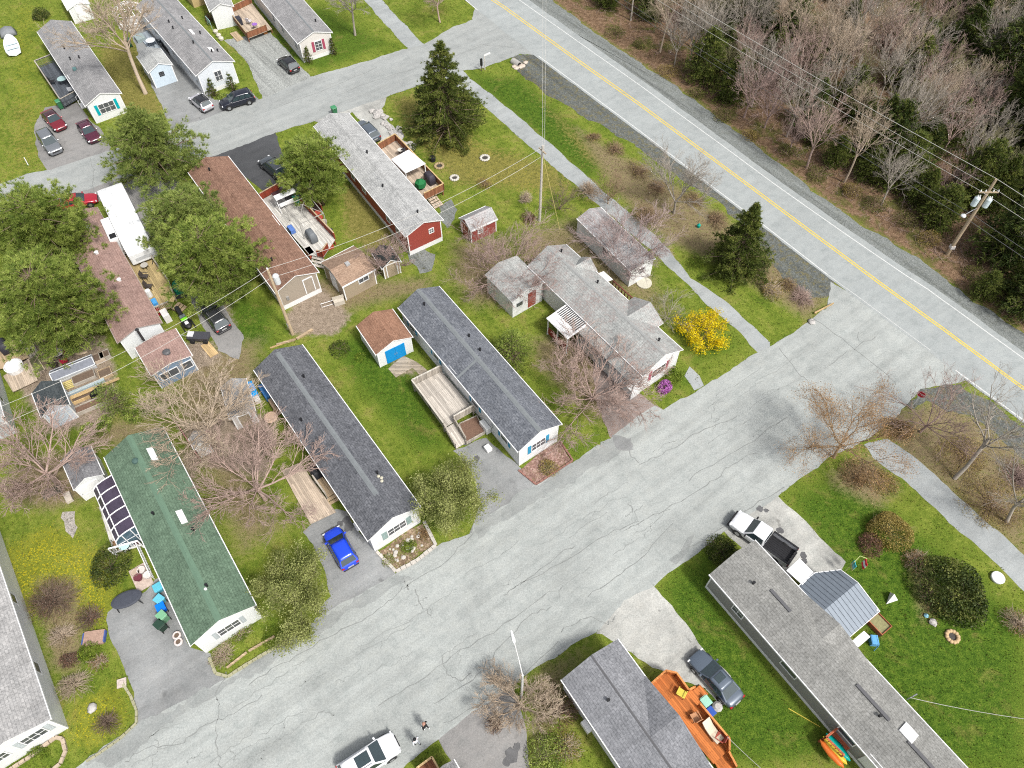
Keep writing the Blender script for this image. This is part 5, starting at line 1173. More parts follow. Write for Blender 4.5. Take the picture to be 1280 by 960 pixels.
bare((491,342),4.6,'small bare pink tree over the small tan shed',BK_PURP,47,R_=2.8,spread=.95,limbs=7,trunk=.3,r0=.08,tw=.009,**bt)
bare((634,352),5.8,'bare mauve brown tree with dense twigs below the red shed',BK_PURP,48,R_=5.6,spread=1.1,limbs=10,trunk=.1,r0=.12,tw=.011,levels=4,kids=(10,9,7),stems=1)
bare((740,500),5.6,'bare pinkish tree fanning out in front of the bungalow drive',BK_PINK,49,R_=6.4,spread=1.2,limbs=11,trunk=.08,r0=.14,tw=.014,levels=4,kids=(10,9,7))
bare((780,338),7.2,'bare lilac grey tree leaning over the long white shed',BK_LIL,50,R_=5.2,spread=1.0,limbs=10,trunk=.12,r0=.12,tw=.011,levels=4,kids=(10,9,7))
bare((842,266),8.2,'bare grey tree at the ditch in front of the highway white line',BK_GREY,51,R_=4.4,spread=.95,limbs=7,trunk=.2,r0=.12,tw=.009,**bt)
bare((1042,572),7.6,'tree with orange spring buds at the street corner',BK_WARM,52,R_=5.0,leaf=LF_ORG,nl=15000,lsz=.085,lsd=.26,spread=1.0,limbs=8,trunk=.25,r0=.12,tw=.010,levels=4,kids=(8,8,5))
bare((1150,540),8.0,'bare reddish tree behind the stop sign',BK_PURP,53,R_=5.0,spread=1.0,limbs=8,trunk=.15,r0=.11,tw=.009,levels=4,kids=(9,8,5))
bare((1193,598),9.5,'bare pale grey tree with a leaning trunk beside the trail',BK_GREY,54,R_=4.6,spread=.75,limbs=6,trunk=.42,r0=.15,tw=.009,lean=(-.12,.22),levels=4,kids=(7,7,5))
bare((1258,652),8.5,'bare grey tree at the right photo edge by the trail',BK_GREY,55,R_=4.6,spread=.9,limbs=6,trunk=.35,r0=.13,tw=.009,levels=4,kids=(7,7,5))
bare((651,882),3.9,'bare tan round tree around the street lamp foot',BK_TAN,56,R_=2.9,spread=1.25,limbs=12,trunk=.06,r0=.1,tw=.011,levels=4,kids=(10,9,7))
bare((831,402),3.2,'small grey green twiggy tree above the yellow shrub',BK_GREY,57,R_=3.2,leaf=LF_OLV,nl=1200,lsz=.07,lsd=.1,spread=1.0,limbs=8,trunk=.15,r0=.06,tw=.008,levels=4,kids=(7,6,4))
bare((700,262),3.0,'twiggy brown tree near the bare wooden pole',BK_BRN,58,R_=2.2,name='bare_tree',spread=1.1,limbs=9,trunk=.05,r0=.06,tw=.008,levels=3,kids=(10,9,7))
bare((760,255),3.8,'tan bare sapling in the scrub beside the trail',BK_WARM,59,R_=2.4,spread=.8,limbs=8,trunk=.1,r0=.06,tw=.009,levels=4,kids=(7,7,5))
bare((545,640),2.6,'low bare twigs beside the leafy olive tree',BK_WARM,60,spread=1.0,limbs=6,trunk=.1,r0=.04,tw=.007,levels=3,kids=(6,5,4)) if False else None
# --- shrubs
bare((878,425),2.5,'bright yellow flowering shrub beside the trail',BK_WARM,63,name='flowering_shrub',cat='shrub',R_=2.5,leaf=LF_YEL,nl=6500,lsz=.13,lsd=.16,spread=1.15,limbs=11,trunk=.04,levels=3,kids=(9,8,6),r0=.04,tw=.008)
bush((831,486),.75,.85,'magenta flowering shrub at the bungalow corner',LF_MAG,1500,'flowering_shrub',.13,BK_BRN,15)
bush((842,470),.85,1.0,'fresh green shrub beside the magenta flowers',LF_GRN,1600,'shrub',.12)
bush((1108,664),1.85,1.9,'large round golden olive shrub on the corner lawn',LF_GOLD,6500,'shrub',.11,BK_OLV,60,hollow=.7)
bush((1086,682),.95,.9,'low red brown shrub beside the round golden shrub',LF_RED,1800,'shrub',.1,BK_BRN,25)
bush((1143,702),1.1,.9,'pale tan twiggy shrub above the dark evergreen shrub',LF_BRN,900,'shrub',.09,BK_TAN,140)
bush((1190,745),2.35,2.0,'big dark evergreen shrub on the right lawn',LF_DKG,7500,'evergreen_shrub',.17,BK_BRN,30,hollow=.45,lump=.6)
bush((1073,598),1.5,1.1,'orange brown shrub beneath the budding tree',LF_BRN,2400,'shrub',.1,BK_WARM,120)
bush((1102,602),1.2,.8,'yellow brown low shrub at the trail edge below the budding tree',LF_GOLD,1800,'shrub',.1,BK_WARM,60)
bush((1122,538),1.35,1.1,'rust orange shrub below the stop sign',LF_BRN,2600,'shrub',.1,BK_WARM,80)
bush((1205,570),2.4,.6,'tan scrub patch behind the stop sign tree',LF_GOLD,2600,'shrub',.09,BK_WARM,160)
bush((1238,630),2.4,.6,'golden scrub patch between two grey trees by the trail',LF_GOLD,2600,'shrub',.09,BK_WARM,160)
bush((1275,600),2.0,1.1,'bare brown scrub at the right photo edge by the highway verge',None,0,'shrub',.09,BK_PURP,240)
bush((903,690),1.3,1.0,'dark green shrub at the corner of the grey sided home',LF_DKG,2600,'evergreen_shrub',.12,BK_BRN,25)
bush((962,365),1.2,.95,'tan dry shrub on the grass near the highway',LF_GOLD,1300,'shrub',.09,BK_TAN,150)
bush((1002,372),1.6,.6,'pinkish bare scrub at the ditch end',None,0,'shrub',.09,BK_PINK,220)
bush((140,712),1.5,1.3,'dark green round shrub below the white deck railing',LF_DKG,3600,'evergreen_shrub',.12,BK_BRN,25)
bush((66,752),1.75,1.3,'round brown twiggy shrub at the white house wall',LF_RED,900,'shrub',.08,BK_BRN,260)
bush((115,772),1.15,.9,'brown red twiggy shrub near the drive edge',LF_RED,500,'shrub',.08,BK_BRN,160)
bush((92,855),1.25,1.0,'pale straw coloured round shrub on the dandelion lawn',LF_OLV,500,'shrub',.07,BK_TAN,260)
bush((79,794),1.1,.7,'straw coloured grass clump beside the brown shrubs',None,0,'shrub',.1,BK_TAN,160)
bush((111,818),.75,.7,'small yellow green shrub beside the blue edged planter',LF_GRN,1100,'shrub',.1)
bush((125,826),.8,.6,'dry tan shrub beside the yellow green shrub',LF_BRN,500,'shrub',.08,BK_TAN,110)
bush((134,902),.9,.6,'reddish bare shrub at the lawn tip by the drive',None,0,'shrub',.08,BK_BRN,130)
bush((88,825),.8,.6,'brown weedy shrub behind the straw coloured shrub',LF_RED,600,'shrub',.08,BK_BRN,100)
puff_tree((150,512),3.6,1.2,'small dense conifer above the hedge by the raised beds',61,LF_PINE2,'conifer',z0=.03,shape='ogive',K=7,ln=.18,per=12)
for i,(x,y,r) in enumerate(((115,530),)*0 or ((168,520,1.0),(130,532,1.1),(112,537,.9))):
    bush((x,y),r,.8,['right end bush of the low green hedge below the conifer','middle bush of the low green hedge below the conifer','left end bush of the low green hedge below the conifer'][i],LF_PINE,1800,'hedge_bush',.11,BK_BRN,20,group='low hedge by the raised beds')
bush((424,436),1.0,.45,'low dark green weedy patch on the lawn beside the brown roofed shed',LF_DKG,900,'shrub',.11,BK_BRN,10)
bush((449,447),.45,.3,'small yellow green tuft on the lawn in front of the blue door',LF_GRN,350,'shrub',.1)
bush((606,232),.7,.7,'golden round shrub on the lawn by the wooden pole',LF_GOLD,900,'shrub',.08,BK_WARM,60)
bush((657,250),.9,.9,'tan bare shrub left of the wooden pole',None,0,'shrub',.08,BK_TAN,150)
bush((662,275),.9,.7,'dark brown shrub at the foot of the wooden pole',LF_RED,700,'shrub',.09,BK_BRN,80)
bush((685,585),.8,.6,'olive shrub in the petal covered garden bed',LF_GOLD,900,'shrub',.09,BK_OLV,60)
bush((808,275),1.7,1.4,'tan brown scrub on the trail edge by the long white shed',LF_BRN,500,'shrub',.08,BK_WARM,260)
bush((735,240),1.3,1.3,'tan spiky scrub at the upper end of the long white shed',None,0,'shrub',.08,BK_TAN,220)
bush((868,330),1.1,.5,'low green weeds beside the spruce',LF_GRN,700,'shrub',.1)
bush((640,232),1.6,1.2,'brown brush patch',None,0,'shrub') if False else None
bush((700,888),1.5,.8,'dark weedy shrub beside the slate grey roof',LF_RED,1200,'shrub',.09,BK_BRN,120)
bush((683,945),1.5,1.0,'yellow green shrub at the bottom photo edge',LF_PINE,2200,'shrub',.11,BK_OLV,40)
bush((708,935),1.3,.8,'tan dry shrub beside the yellow green shrub at the bottom edge',LF_GOLD,900,'shrub',.09,BK_TAN,130)
bush((620,905),.7,.5,'red brown twiggy clump on the drive edge below the round bare tree',LF_RED,500,'shrub',.08,BK_BRN,90)
bush((300,792),1.0,.45,'weedy green clump in the garden strip of the green roofed home',LF_GRN,1000,'garden_plant',.09,BK_TAN,60,cat='plant')
bush((278,818),1.1,.5,'dry grass clump at the left end of the green roofed home garden',LF_OLV,500,'garden_plant',.09,BK_TAN,200,cat='plant')
bush((337,795),.9,.4,'yellow green clump at the right end of the green roofed home garden',LF_GRN,900,'garden_plant',.09,cat='plant')
bush((511,684),.8,.35,'bright green clump in the stone edged garden',LF_GRN,1000,'garden_plant',.09,cat='plant')
bush((486,700),.6,.35,'olive clump near the stone garden corner',LF_OLV,500,'garden_plant',.09,BK_TAN,30,cat='plant')
bush((530,668),.6,.3,'rusty dry clump at the upper end of the stone edged garden',LF_BRN,500,'garden_plant',.09,BK_WARM,40,cat='plant')
bush((48,938),.8,.45,'green plants in the round ended flower bed',LF_GRN,1300,'garden_plant',.09,cat='plant',sq=.6)
bush((1272,780),1.1,.9,'tan shrub at the right photo edge below the round well cover',LF_BRN,700,'shrub',.09,BK_TAN,140)
bush((1268,845),2.2,2.0,'dark shrub mass at the right photo edge',LF_DKG,3500,'evergreen_shrub',.14,BK_BRN,30) if False else None
for i,(px,H,R_) in enumerate((((268,120),2.4,.6),((292,113),2.2,.6),((387,79),2.2,.45),((418,68),2.2,.45))):
    puff_tree(px,H,R_,['small cone shaped conifer at the left of the white gable','small cone shaped conifer at the right of the white gable','slim conifer at the left corner of the pale pink home','slim conifer at the right corner of the pale pink home'][i],70+i,LF_SPR,'conifer_shrub',z0=.02,shape='cone',K=7,ln=.14,wd=.025,per=16,puff=.25,up=.2)
bush((281,122),.8,.5,'low yellow green bush between two small conifers',LF_PINE,1200,'shrub',.1)
bush((52,22),1.2,1.0,'small dark evergreen on the lawn above the teal shuttered home',LF_DKG,1800,'evergreen_shrub',.14,BK_BRN,20)
bush((262,25),.9,.7,'brown shrub beside the roof with two skylights',LF_RED,500,'shrub',.09,BK_BRN,70)
# ---------------------------------------------------------------- the roadside wood
WOODG='trees of the roadside wood'
random.seed(21)
def wood_protos():
    pr={}
    for i,(m,H,sp,tr,li,nm) in enumerate(((BK_GREY,9.5,.62,.30,7,'grey'),(BK_PINK,9,.7,.28,8,'pink'),(BK_TAN,9.5,.5,.38,6,'tan'),(BK_GREY,10.5,.8,.22,8,'pale'),(BK_PURP,7.5,.75,.2,8,'mauve'),(BK_OLV,7.5,.6,.25,7,'olive'))):
        T,B,E=grow(100+i,H,spread=sp,limbs=li,trunk=tr,r0=.11,tw=.0105,levels=4,kids=(8,7,5),R_=(3.4,3.2,2.6,4.2,3.2,3.0)[i])
        pr[nm]=(segmesh('trunk',*[[s[k] for s in T] for k in range(4)],m,6),segmesh('branches',*[[s[k] for s in B] for k in range(4)],m,3))
    return pr
WP=wood_protos()
def wood_tree(kind,pos,s,label):
    r=empty('bare_tree',(pos.x,pos.y,0),random.uniform(0,6.28),label,'tree',WOODG); r.scale=(s*random.uniform(.85,1.1),s*random.uniform(.85,1.1),s)
    link('trunk',WP[kind][0],r); link('branches',WP[kind][1],r); return r
FIRS=[]
for i in range(4):
    r=puff_tree(P(1300+i*30,-60),7.5,2.3,'x',120+i,LF_DARK if i<2 else LF_SPR,'fir_tree',WOODG,z0=.04,shape='cone' if i%2 else 'ogive',K=8,ln=.36,wd=.036,per=12,puff=.75,up=.1,droop=.10,fl=.3,jag=.34); FIRS.append(r)
used=[0]*4
def fir(i,pos,s,label):
    r=FIRS[i] if not used[i] else copy_tree(FIRS[i]); used[i]=1
    r.location=(pos.x,pos.y,0); r.rotation_euler=(0,0,random.uniform(0,6.28)); r.scale=(s*random.uniform(.9,1.15),)*2+(s,); tag(r,label); return r
KINDN={'grey':'bare grey','pink':'bare pinkish','tan':'bare tan','pale':'bare pale limbed','mauve':'bare mauve','olive':'bare olive twigged'}
taken=[]
def zoneword(px,py):
    edge=P(px,py).xy; 
    a='at the wood edge' if sdist(np.array([[edge.x,edge.y]]),EDGEBAND)[0]>0 else 'deep in the wood'
    if px<850: b='toward its left end'
    elif px<1000: b='left of its middle'
    elif px<1120: b='right of its middle'
    elif px<1215: b='uphill of the utility pole'
    else: b='by the right photo edge'
    return a+' '+b
EDGEBAND=px_poly([(690,-5),(755,45),(846,105),(960,188),(1031,244),(1145,316),(1290,415),(1290,340),(1180,235),(1080,170),(960,105),(860,40),(790,-10)])
fl=[(760,8,.5,2),(815,22,.7,0),(880,100,.8,2),(920,112,.62,2),(868,30,.8,1),(1000,115,.8,3),(1018,180,.5,2),(1042,205,.45,2),(1010,160,.75,1),(1100,205,.95,0),(1085,195,.9,1),(1120,232,.8,2),(1148,255,.55,3),(1168,280,.6,2),(1250,325,1.0,0),(1278,318,1.0,1),(1205,250,.9,2),(1232,260,.8,3),(1190,88,1.1,1),(1240,120,1.2,0),(1268,150,1.15,1),(1278,95,1.2,0),(1215,60,1.25,0),(1262,62,1.3,1),(1285,40,1.3,0),(1248,170,1.2,1),(1285,200,1.2,0),(1180,45,1.0,3),(1120,60,.7,2),(940,50,.9,1),(905,20,.9,0),(985,60,.8,0),(960,100,.8,3),(1130,110,.8,2),(740,-6,.6,3),(800,-8,.9,1),(850,-5,.9,2),(1050,60,.8,3),(1060,130,.6,2),(1265,215,.9,1),(1285,255,1.0,0),(1180,180,.7,3),(905,78,.55,0),(1225,370,.4,2),(1272,365,.6,3)]
for x,y,s,i in fl:
    p=P(x,y); taken.append(p.xy); fir(i,p,s*1.12,('dark green fir ' if i<2 else 'yellow green spruce ')+zoneword(x,y))
bl=[(868,82,1.0,'pale'),(873,86,.9,'grey'),(862,78,.85,'grey'),(925,60,1.05,'pale'),(935,66,.9,'grey'),(1110,190,1.1,'pale'),(1116,182,.95,'grey'),(1235,112,1.1,'pale'),(1065,72,1.1,'pale'),(965,70,1.0,'tan'),(990,95,1.0,'tan'),(1015,100,1.05,'tan'),(1040,110,1.0,'tan'),(955,45,1.0,'tan'),(1215,215,.8,'olive'),(1245,240,.85,'olive'),(1260,190,.8,'olive'),(1170,150,.9,'mauve'),(1205,165,.8,'pink')]
for x,y,s,kd in bl:
    p=P(x,y); taken.append(p.xy); wood_tree(kd,p,s,KINDN[kd]+' tree '+zoneword(x,y))
WOOD=px_poly([(690,-30),(745,18),(836,84),(945,165),(1018,222),(1132,294),(1212,350),(1300,420),(1340,200),(1300,-40)])
cnt=0
for tr in range(6000):
    x=random.uniform(690,1330); y=random.uniform(-45,400); p=P(x,y)
    if sdist(np.array([[p.x,p.y]]),WOOD)[0]<.3: continue
    if (p.xy-P(1190,312).xy).length<6 or (P(1225,262).xy-p.xy).length<3.5: continue
    if any((p.xy-q).length<(2.15 if y>0 else 2.7) for q in taken): continue
    taken.append(p.xy); cnt+=1
    if random.random()<.22: fir(random.randrange(4),p,random.uniform(.35,.8),random.choice(['young fir ','small green fir '])+zoneword(x,y))
    else:
        kd=random.choice(['grey','pink','tan','tan','mauve','olive','olive','grey']); wood_tree(kd,p,random.uniform(.65,1.12),random.choice(['slender ','tall ','twiggy '])+KINDN[kd]+' tree '+zoneword(x,y))
    if cnt>150: break
for k_,(x,y,r) in enumerate([(770,42,1.3),(800,58,1.0),(835,92,1.4),(872,118,1.2),(905,148,1.5),(940,172,1.1),(985,190,1.3),(1020,222,1.5),(1060,240,1.2),(1092,258,1.5),(1130,278,1.3),(1160,300,1.2),(1215,345,1.3),(1245,365,1.5)]):
    bush((x,y),r,.9,['olive','green brown','golden'][k_%3]+' scrub clump at the wood edge '+['by its left end','left of its middle','near its middle','uphill of the utility pole','by the right photo edge'][min(4,k_//3)],[LF_UND,LF_UND,LF_GOLD][k_%3],1300,'scrub_bush',.10,BK_WARM,90,group='scrub along the roadside wood')
# undergrowth: one mass nobody could count
S=[]
for i in range(9000):
    x=random.uniform(690,1320); y=random.uniform(-30,420); p=P(x,y)
    q=sdist(np.array([[p.x,p.y]]),WOOD)[0]
    if q<-1.6 or (q<0 and random.random()<.55): continue
    h=random.uniform(.3,1.5)*(1 if q>0 else .5); d=Vector((random.gauss(0,.7),random.gauss(0,.7),random.uniform(.05,1))).normalized()*h
    if random.random()<.35: d.z*=.15
    S.append((Vector((p.x,p.y,.02)),Vector((p.x,p.y,.03))+d,.018,.007))
    S.append((Vector((p.x,p.y,.02))+d*.5,Vector((p.x,p.y,.03))+d*.7+Vector((random.gauss(0,.3),random.gauss(0,.3),random.uniform(0,.3))),.010,.006))
o=seg_obj('undergrowth',S,BK_PINK); tag(o,'brushwood and fallen sticks under the roadside wood','undergrowth',kind='stuff')
cs=[]
for i in range(26000):
    x=random.uniform(690,1320); y=random.uniform(-30,420); p=P(x,y); q=sdist(np.array([[p.x,p.y]]),WOOD)[0]
    if q<-1.0: continue
    if math.sin(p.x*.55+2)*math.sin(p.y*.7)+random.gauss(0,.3)>.12: cs.append((p.x,p.y,random.uniform(.03,.6)))
o=link('green_undergrowth',leaves('green_undergrowth',np.array(cs),.17,LF_UND)); tag(o,'green brambles and young growth under the roadside wood','undergrowth',kind='stuff')
# ---------------------------------------------------------------- grass tufts (stuff)
def tufts():
    N=90000; x=RNG.uniform(-72,72,N); y=RNG.uniform(4,104,N); Q=np.stack([x,y],1)
    d=y*CP+HC*SP; u=np.abs(x)/d*FOC; keep=(u<700)
    Q=Q[keep]; ok=np.ones(len(Q),bool)
    for s in SHEETS: ok&=sdist(Q,s)<.06
    Q=Q[ok]; Wt=zone_at(Q); Q=Q[Wt[:,5]<.3]; Wt=Wt[Wt[:,5]<.3]
    lush=np.clip(.45+.35*Wt[:,2]-.5*Wt[:,1]-.6*Wt[:,3]-.5*Wt[:,4]+RNG.normal(0,.12,len(Q)),0,1)
    k=(Wt[:,4]<.4)|(RNG.uniform(size=len(Q))<.2); Q=Q[k]; lush=lush[k]
    Cn=np.column_stack([Q,np.full(len(Q),.0)]); D=np.tile([0,0,1.],(len(Q),1))
    LFG=leafmat('grass blades',[(.05,(.22,.19,.08)),(.35,(.17,.17,.042)),(.6,(.11,.14,.02)),(.95,(.05,.088,.01))],.3)
    o=link('grass_tufts',needles('grass_tufts',Cn,D,4,.13,.022,LFG,.55,.2,lush)); tag(o,'uneven grass tufts growing over the lawns','grass',kind='stuff')
tufts()
# ---------------------------------------------------------------- decks
HDIR=H8.root.rotation_euler.z
GREYW=planks((.40,.37,.33)); WARMW=planks((.38,.29,.19)); ORGW=planks((.42,.135,.035)); ORGY=planks((.42,.135,.035),.14,'Y'); PALEW=planks((.46,.45,.42)); DARKW=planks((.075,.085,.10)); SANDW=planks((.40,.33,.26)); REDW=planks((.24,.045,.025)); BRW=planks((.22,.095,.05)); YELW=planks((.36,.28,.14)); RAILW=planks((.33,.30,.26)); NEWW=planks((.46,.33,.17))
def deck(label,pts,zf,floor,rails=(),railm=None,solid=False,rh=.95,ang=None,group=None,name='deck',cat='deck',steps=None,stepm=None,cap=None,gaps=.14,skirt=None):
    w=[P(x,y,zf) for x,y in pts]; c=sum(w,Vector())/len(w)
    root=empty(name,(c.x,c.y,0),HDIR if ang is None else ang,label,cat,group); T=INV[root.name]; q=[T@p for p in w]
    SHEETS.append(np.array([[p.x,p.y] for p in w]))
    MB().slab(q,.06 if zf>.12 else zf-.026).build('floor',floor,root)
    n=len(q)
    if zf>.3:
        for i,p in enumerate(q):
            cc=sum(q,Vector())/n; p=p.lerp(cc,.04); MB().box(p.x-.06,p.y-.06,0,p.x+.06,p.y+.06,zf-.062).build('post',railm or floor,root)
    for i in range(n):
        a,b=q[i],q[(i+1)%n]
        if skirt:
            d=(b-a).normalized(); s=MB(); s.bar((a.x,a.y,zf*.5-.035),(b.x,b.y,zf*.5-.035),.03,zf-.08); s.build('deck_skirt',skirt,root)
    for r in rails:
        i,u0,u1=(r,0,1) if isinstance(r,int) else r
        a=q[i].lerp(q[(i+1)%n],u0); b=q[i].lerp(q[(i+1)%n],u1); L=(b-a).length; m=MB(); up=Vector((0,0,1)); d=(b-a).normalized()
        k=max(1,round(L/1.6)); nrm=Vector((-d.y,d.x,0))*.0
        for j in range(k+1):
            p=a.lerp(b,j/k); m.box(p.x-.045,p.y-.045,zf+.001,p.x+.045,p.y+.045,zf+rh)
        m.bar(a+up*(rh+.03),b+up*(rh+.03),.13,.04,1)
        if solid: m.bar(a+d*.05+up*(rh*.5),b-d*.05+up*(rh*.5),.03,rh*.9)
        else:
            m.bar(a+up*.12,b+up*.12,.05,.07); m.bar(a+up*(rh-.06),b+up*(rh-.06),.04,.07)
            kk=int(L/gaps)
            for j in range(1,kk): p=a.lerp(b,j/kk); m.box(p.x-.018,p.y-.018,zf+.13,p.x+.018,p.y+.018,zf+rh-.05)
        m.build('railing',[railm or floor,cap or railm or floor],root)
    if steps:
        for (a,b,out,nst) in steps:     # edge points px, outward px at ground
            A=T@P(*a,zf); B=T@P(*b,zf); O=T@P(*out,0); mid=(A+B)/2; o=O-mid; o.z=0; o.normalize()
            m=MB(); dz=zf/(nst+1)
            for j in range(nst):
                z=zf-dz*(j+1); p=A+o*(.28*j); r_=B+o*(.28*j); m.slab([Vector((p.x,p.y,z)),Vector((r_.x,r_.y,z)),Vector((r_.x,r_.y,z))+o*.29,Vector((p.x,p.y,z))+o*.29],.05)
            for e in (A,B): m.bar((e.x,e.y,zf-dz-.12),tuple(Vector((e.x,e.y,.06))+o*.28*nst),.05,.16)
            m.build('steps',stepm or floor,root)
    return root
deck('dark grey railed deck behind the teal shuttered home beside parked cars',[(48,85),(68,77),(100,122),(80,133)],.45,DARKW,(0,2,3),planks((.10,.11,.115)),cap=RAILW)
deck('brown deck crowded with furniture beside the pale pink home',[(286,18),(315,4),(340,36),(310,48)],.6,SANDW,(0,(2,.2,1),3),BRW,solid=True,rh=.8,cap=WARMW)
deck('whitewashed deck with red railings along the brown roofed home',[(327,250),(357,233),(419,299),(404,322),(386,318)],.8,PALEW,(0,1,(2,.55,1.0),(3,0,.35)),REDW,solid=True,rh=.85,cap=WARMW,steps=[((405,322),(390,318),(398,331),3)],stepm=GREYW)
deck('narrow red lower ramp walk outside the whitewashed deck',[(376,240),(382,236),(403,263),(396,268)],.25,planks((.12,.08,.07)),((0,0,1),(1,0,1)),REDW,solid=True,rh=.7,cap=WARMW)
deck('sandy deck with brown rails along the red home',[(474,188),(495,176),(555,238),(531,250)],.75,SANDW,(0,1,2),BRW,solid=True,rh=.9,cap=NEWW,steps=[((545,243),(535,248),(552,262),4)])
deck('yellowish timber deck with angled rail behind the camper trailer',[(155,322),(172,315),(187,318),(196,331),(214,357),(219,372),(214,384),(195,392)],.6,YELW,(0,1,2,3,4,6),planks((.33,.28,.20)),rh=.8,cap=RAILW,steps=[((222,376),(214,384),(232,389),3)],stepm=WARMW)
deck('wide grey timber deck beside the blue shuttered home',[(516,482),(552,464),(593,513),(568,527),(555,535)],.75,GREYW,(0,(4,0,1),(2,.0,1.0)),RAILW,solid=True,rh=.85,cap=planks((.46,.43,.38)))
def ramp():
    a=[P(555.5,536,.75),P(568,528.5,.75),P(583,553,.08),P(570,561,.08)]; root=empty('deck_ramp',(a[2].x,a[2].y,0),HDIR,'sloping grey timber ramp down from the wide grey deck','ramp'); q=[INV[root.name]@p for p in a]
    MB().slab(q,.05).build('floor',GREYW,root)
    for i,j in ((0,3),(1,2)):
        m=MB(); m.bar(q[i]+Vector((0,0,.8)),q[j]+Vector((0,0,.8)),.1,.04); m.bar(q[i]+Vector((0,0,.2)),q[j]+Vector((0,0,.2)),.04,.07)
        for t in np.linspace(.02,.98,9): p=q[i].lerp(q[j],t); m.box(p.x-.03,p.y-.03,p.z,p.x+.03,p.y+.03,p.z+.8)
        m.build('railing',RAILW,root)
ramp()
deck('ground level tan timber deck beside the blue hatchback',[(352,588),(375,578),(420,640),(388,655)],.16,SANDW,(),None)
deck('small raised step platform against the charcoal roofed home',[(393,600),(402,594),(418,616),(409,622)],.5,WARMW,(3,),RAILW,rh=.8,steps=[((418,616),(408,622),(421,634),2)])
deck('white railed patio deck beside the glazed sunroom',[(124,634),(146,622),(178,682),(142,692)],.45,PALEW,(2,),TRIM,rh=.9,cap=TRIM,gaps=.2)
deck('orange stained deck around the slate roofed home',[(812,858),(830,842),(843,845),(858,866),(866,862),(878,877),(872,883),(908,926),(908,940),(892,955),(850,905)],.8,ORGW,(0,1,2,(3,0,1),6,7),ORGY,solid=True,rh=.85,cap=planks((.48,.19,.06)),steps=[((866,863),(876,874),(880,862),3)],stepm=ORGW)
deck('small orange stair landing at the end of the orange deck',[(893,953),(907,941),(917,960),(901,968)],.4,ORGW,(1,),ORGY,solid=True,rh=.8,cap=planks((.48,.19,.06)))
deck('sandy raised deck with steps at the left photo edge',[(-6,436),(22,422),(36,446),(6,460),(-6,462)],.5,WARMW,(),SANDW,steps=[((22,422),(36,446),(46,428),3)],stepm=RAILW)
deck('sandy lower deck with a white tub by the black roofed shed',[(4,470),(36,448),(47,475),(16,490)],.3,SANDW,(),SANDW)
deck('pale blue grey patio deck behind the pale blue shed',[(172,44),(184,38),(208,68),(196,72)],.2,planks((.26,.30,.34)),(),None)
deck('small red stair porch with stored paddles beside the grey sided home',[(1028,924),(1048,908),(1064,934),(1050,946)],.8,planks((.36,.10,.05)),(0,3),planks((.36,.10,.05),.14,'Y'),rh=.7,gaps=.25,ang=H12.root.rotation_euler.z)
deck('brown railed deck corner at the bottom photo edge',[(522,962),(541,948),(550,964),(530,985)],.6,BRW,(0,1),BRW,solid=True,rh=.6,cap=NEWW)
# ---------------------------------------------------------------- small things
def plain(name,px,label,cat,mat,mb,rz=0,group=None,z=0,bevel=0,smooth=False,sub=0):
    p=P(*px,z) if not isinstance(px,Vector) else px
    o=mb.build(name,mat,None,smooth,bevel,2,sub); o.location=(p.x,p.y,z); o.rotation_euler=(0,0,rz); return tag(o,label,cat,group)
def wheelie(px,label,c,rz=0,h=1.05,z=.02):
    p=P(*px,.5); r=empty('wheelie_bin',(p.x,p.y,z),rz,label,'bin','wheelie bins'); m=M(c,r=.45,v=.1,name='bin plastic')
    b=MB(); b.loft([[(-.22,-.24,.06),(.24,-.24,.06),(.24,.24,.06),(-.22,.24,.06)],[(-.29,-.29,h-.05),(.29,-.29,h-.05),(.29,.29,h-.05),(-.29,.29,h-.05)]]); b.build('bin_body',m,r,bevel=.03)
    b=MB(); b.box(-.31,-.31,h-.05,.33,.31,h+.02); b.bar((-.34,-.25,h-.03),(-.34,.25,h-.03),.04,.04); b.build('lid',M(vary(c,1.5),r=.45,v=.1,name='bin lid plastic'),r,bevel=.02)
    for y in (-.24,.24):
        t=MB(Matrix.Translation((-.24,y,.11))@Matrix.Rotation(pi/2,4,'X')); t.cyl(0,0,-.03,.03,.11); t.build('wheel',RUB,r)
def binbag(): pass
GRN=(.03,.13,.06); 
wheelie((75,131),'green wheelie bin at the corner of the dark grey deck',GRN,HDIR)
wheelie((161,54),'dark green wheelie bin under the tall tan bare tree',(.015,.06,.03),HDIR)
wheelie((418,139),'green wheelie bin at the far end of the light grey roof',GRN,HDIR,z=.0)
wheelie((373,258),'green wheelie bin on the whitewashed deck',(.02,.12,.08),HDIR,z=.805)
wheelie((205,772),'pale lidded green wheelie bin beside the green roofed home',(.10,.22,.13),HDIR+.3)
wheelie((202,783),'black wheelie bin in front of the pale lidded green bin',(.012,.03,.02),HDIR+.3)
wheelie((198,735),'turquoise bin farthest up the row beside the green roofed home',(.06,.25,.32),HDIR,h=.7)
wheelie((200,750),'turquoise bin in the middle of the row beside the green roofed home',(.07,.26,.33),HDIR+.4,h=.75)
wheelie((202,760),'royal blue bin at the near end of the row of recycling bins',(.0,.10,.50),HDIR,h=.75)
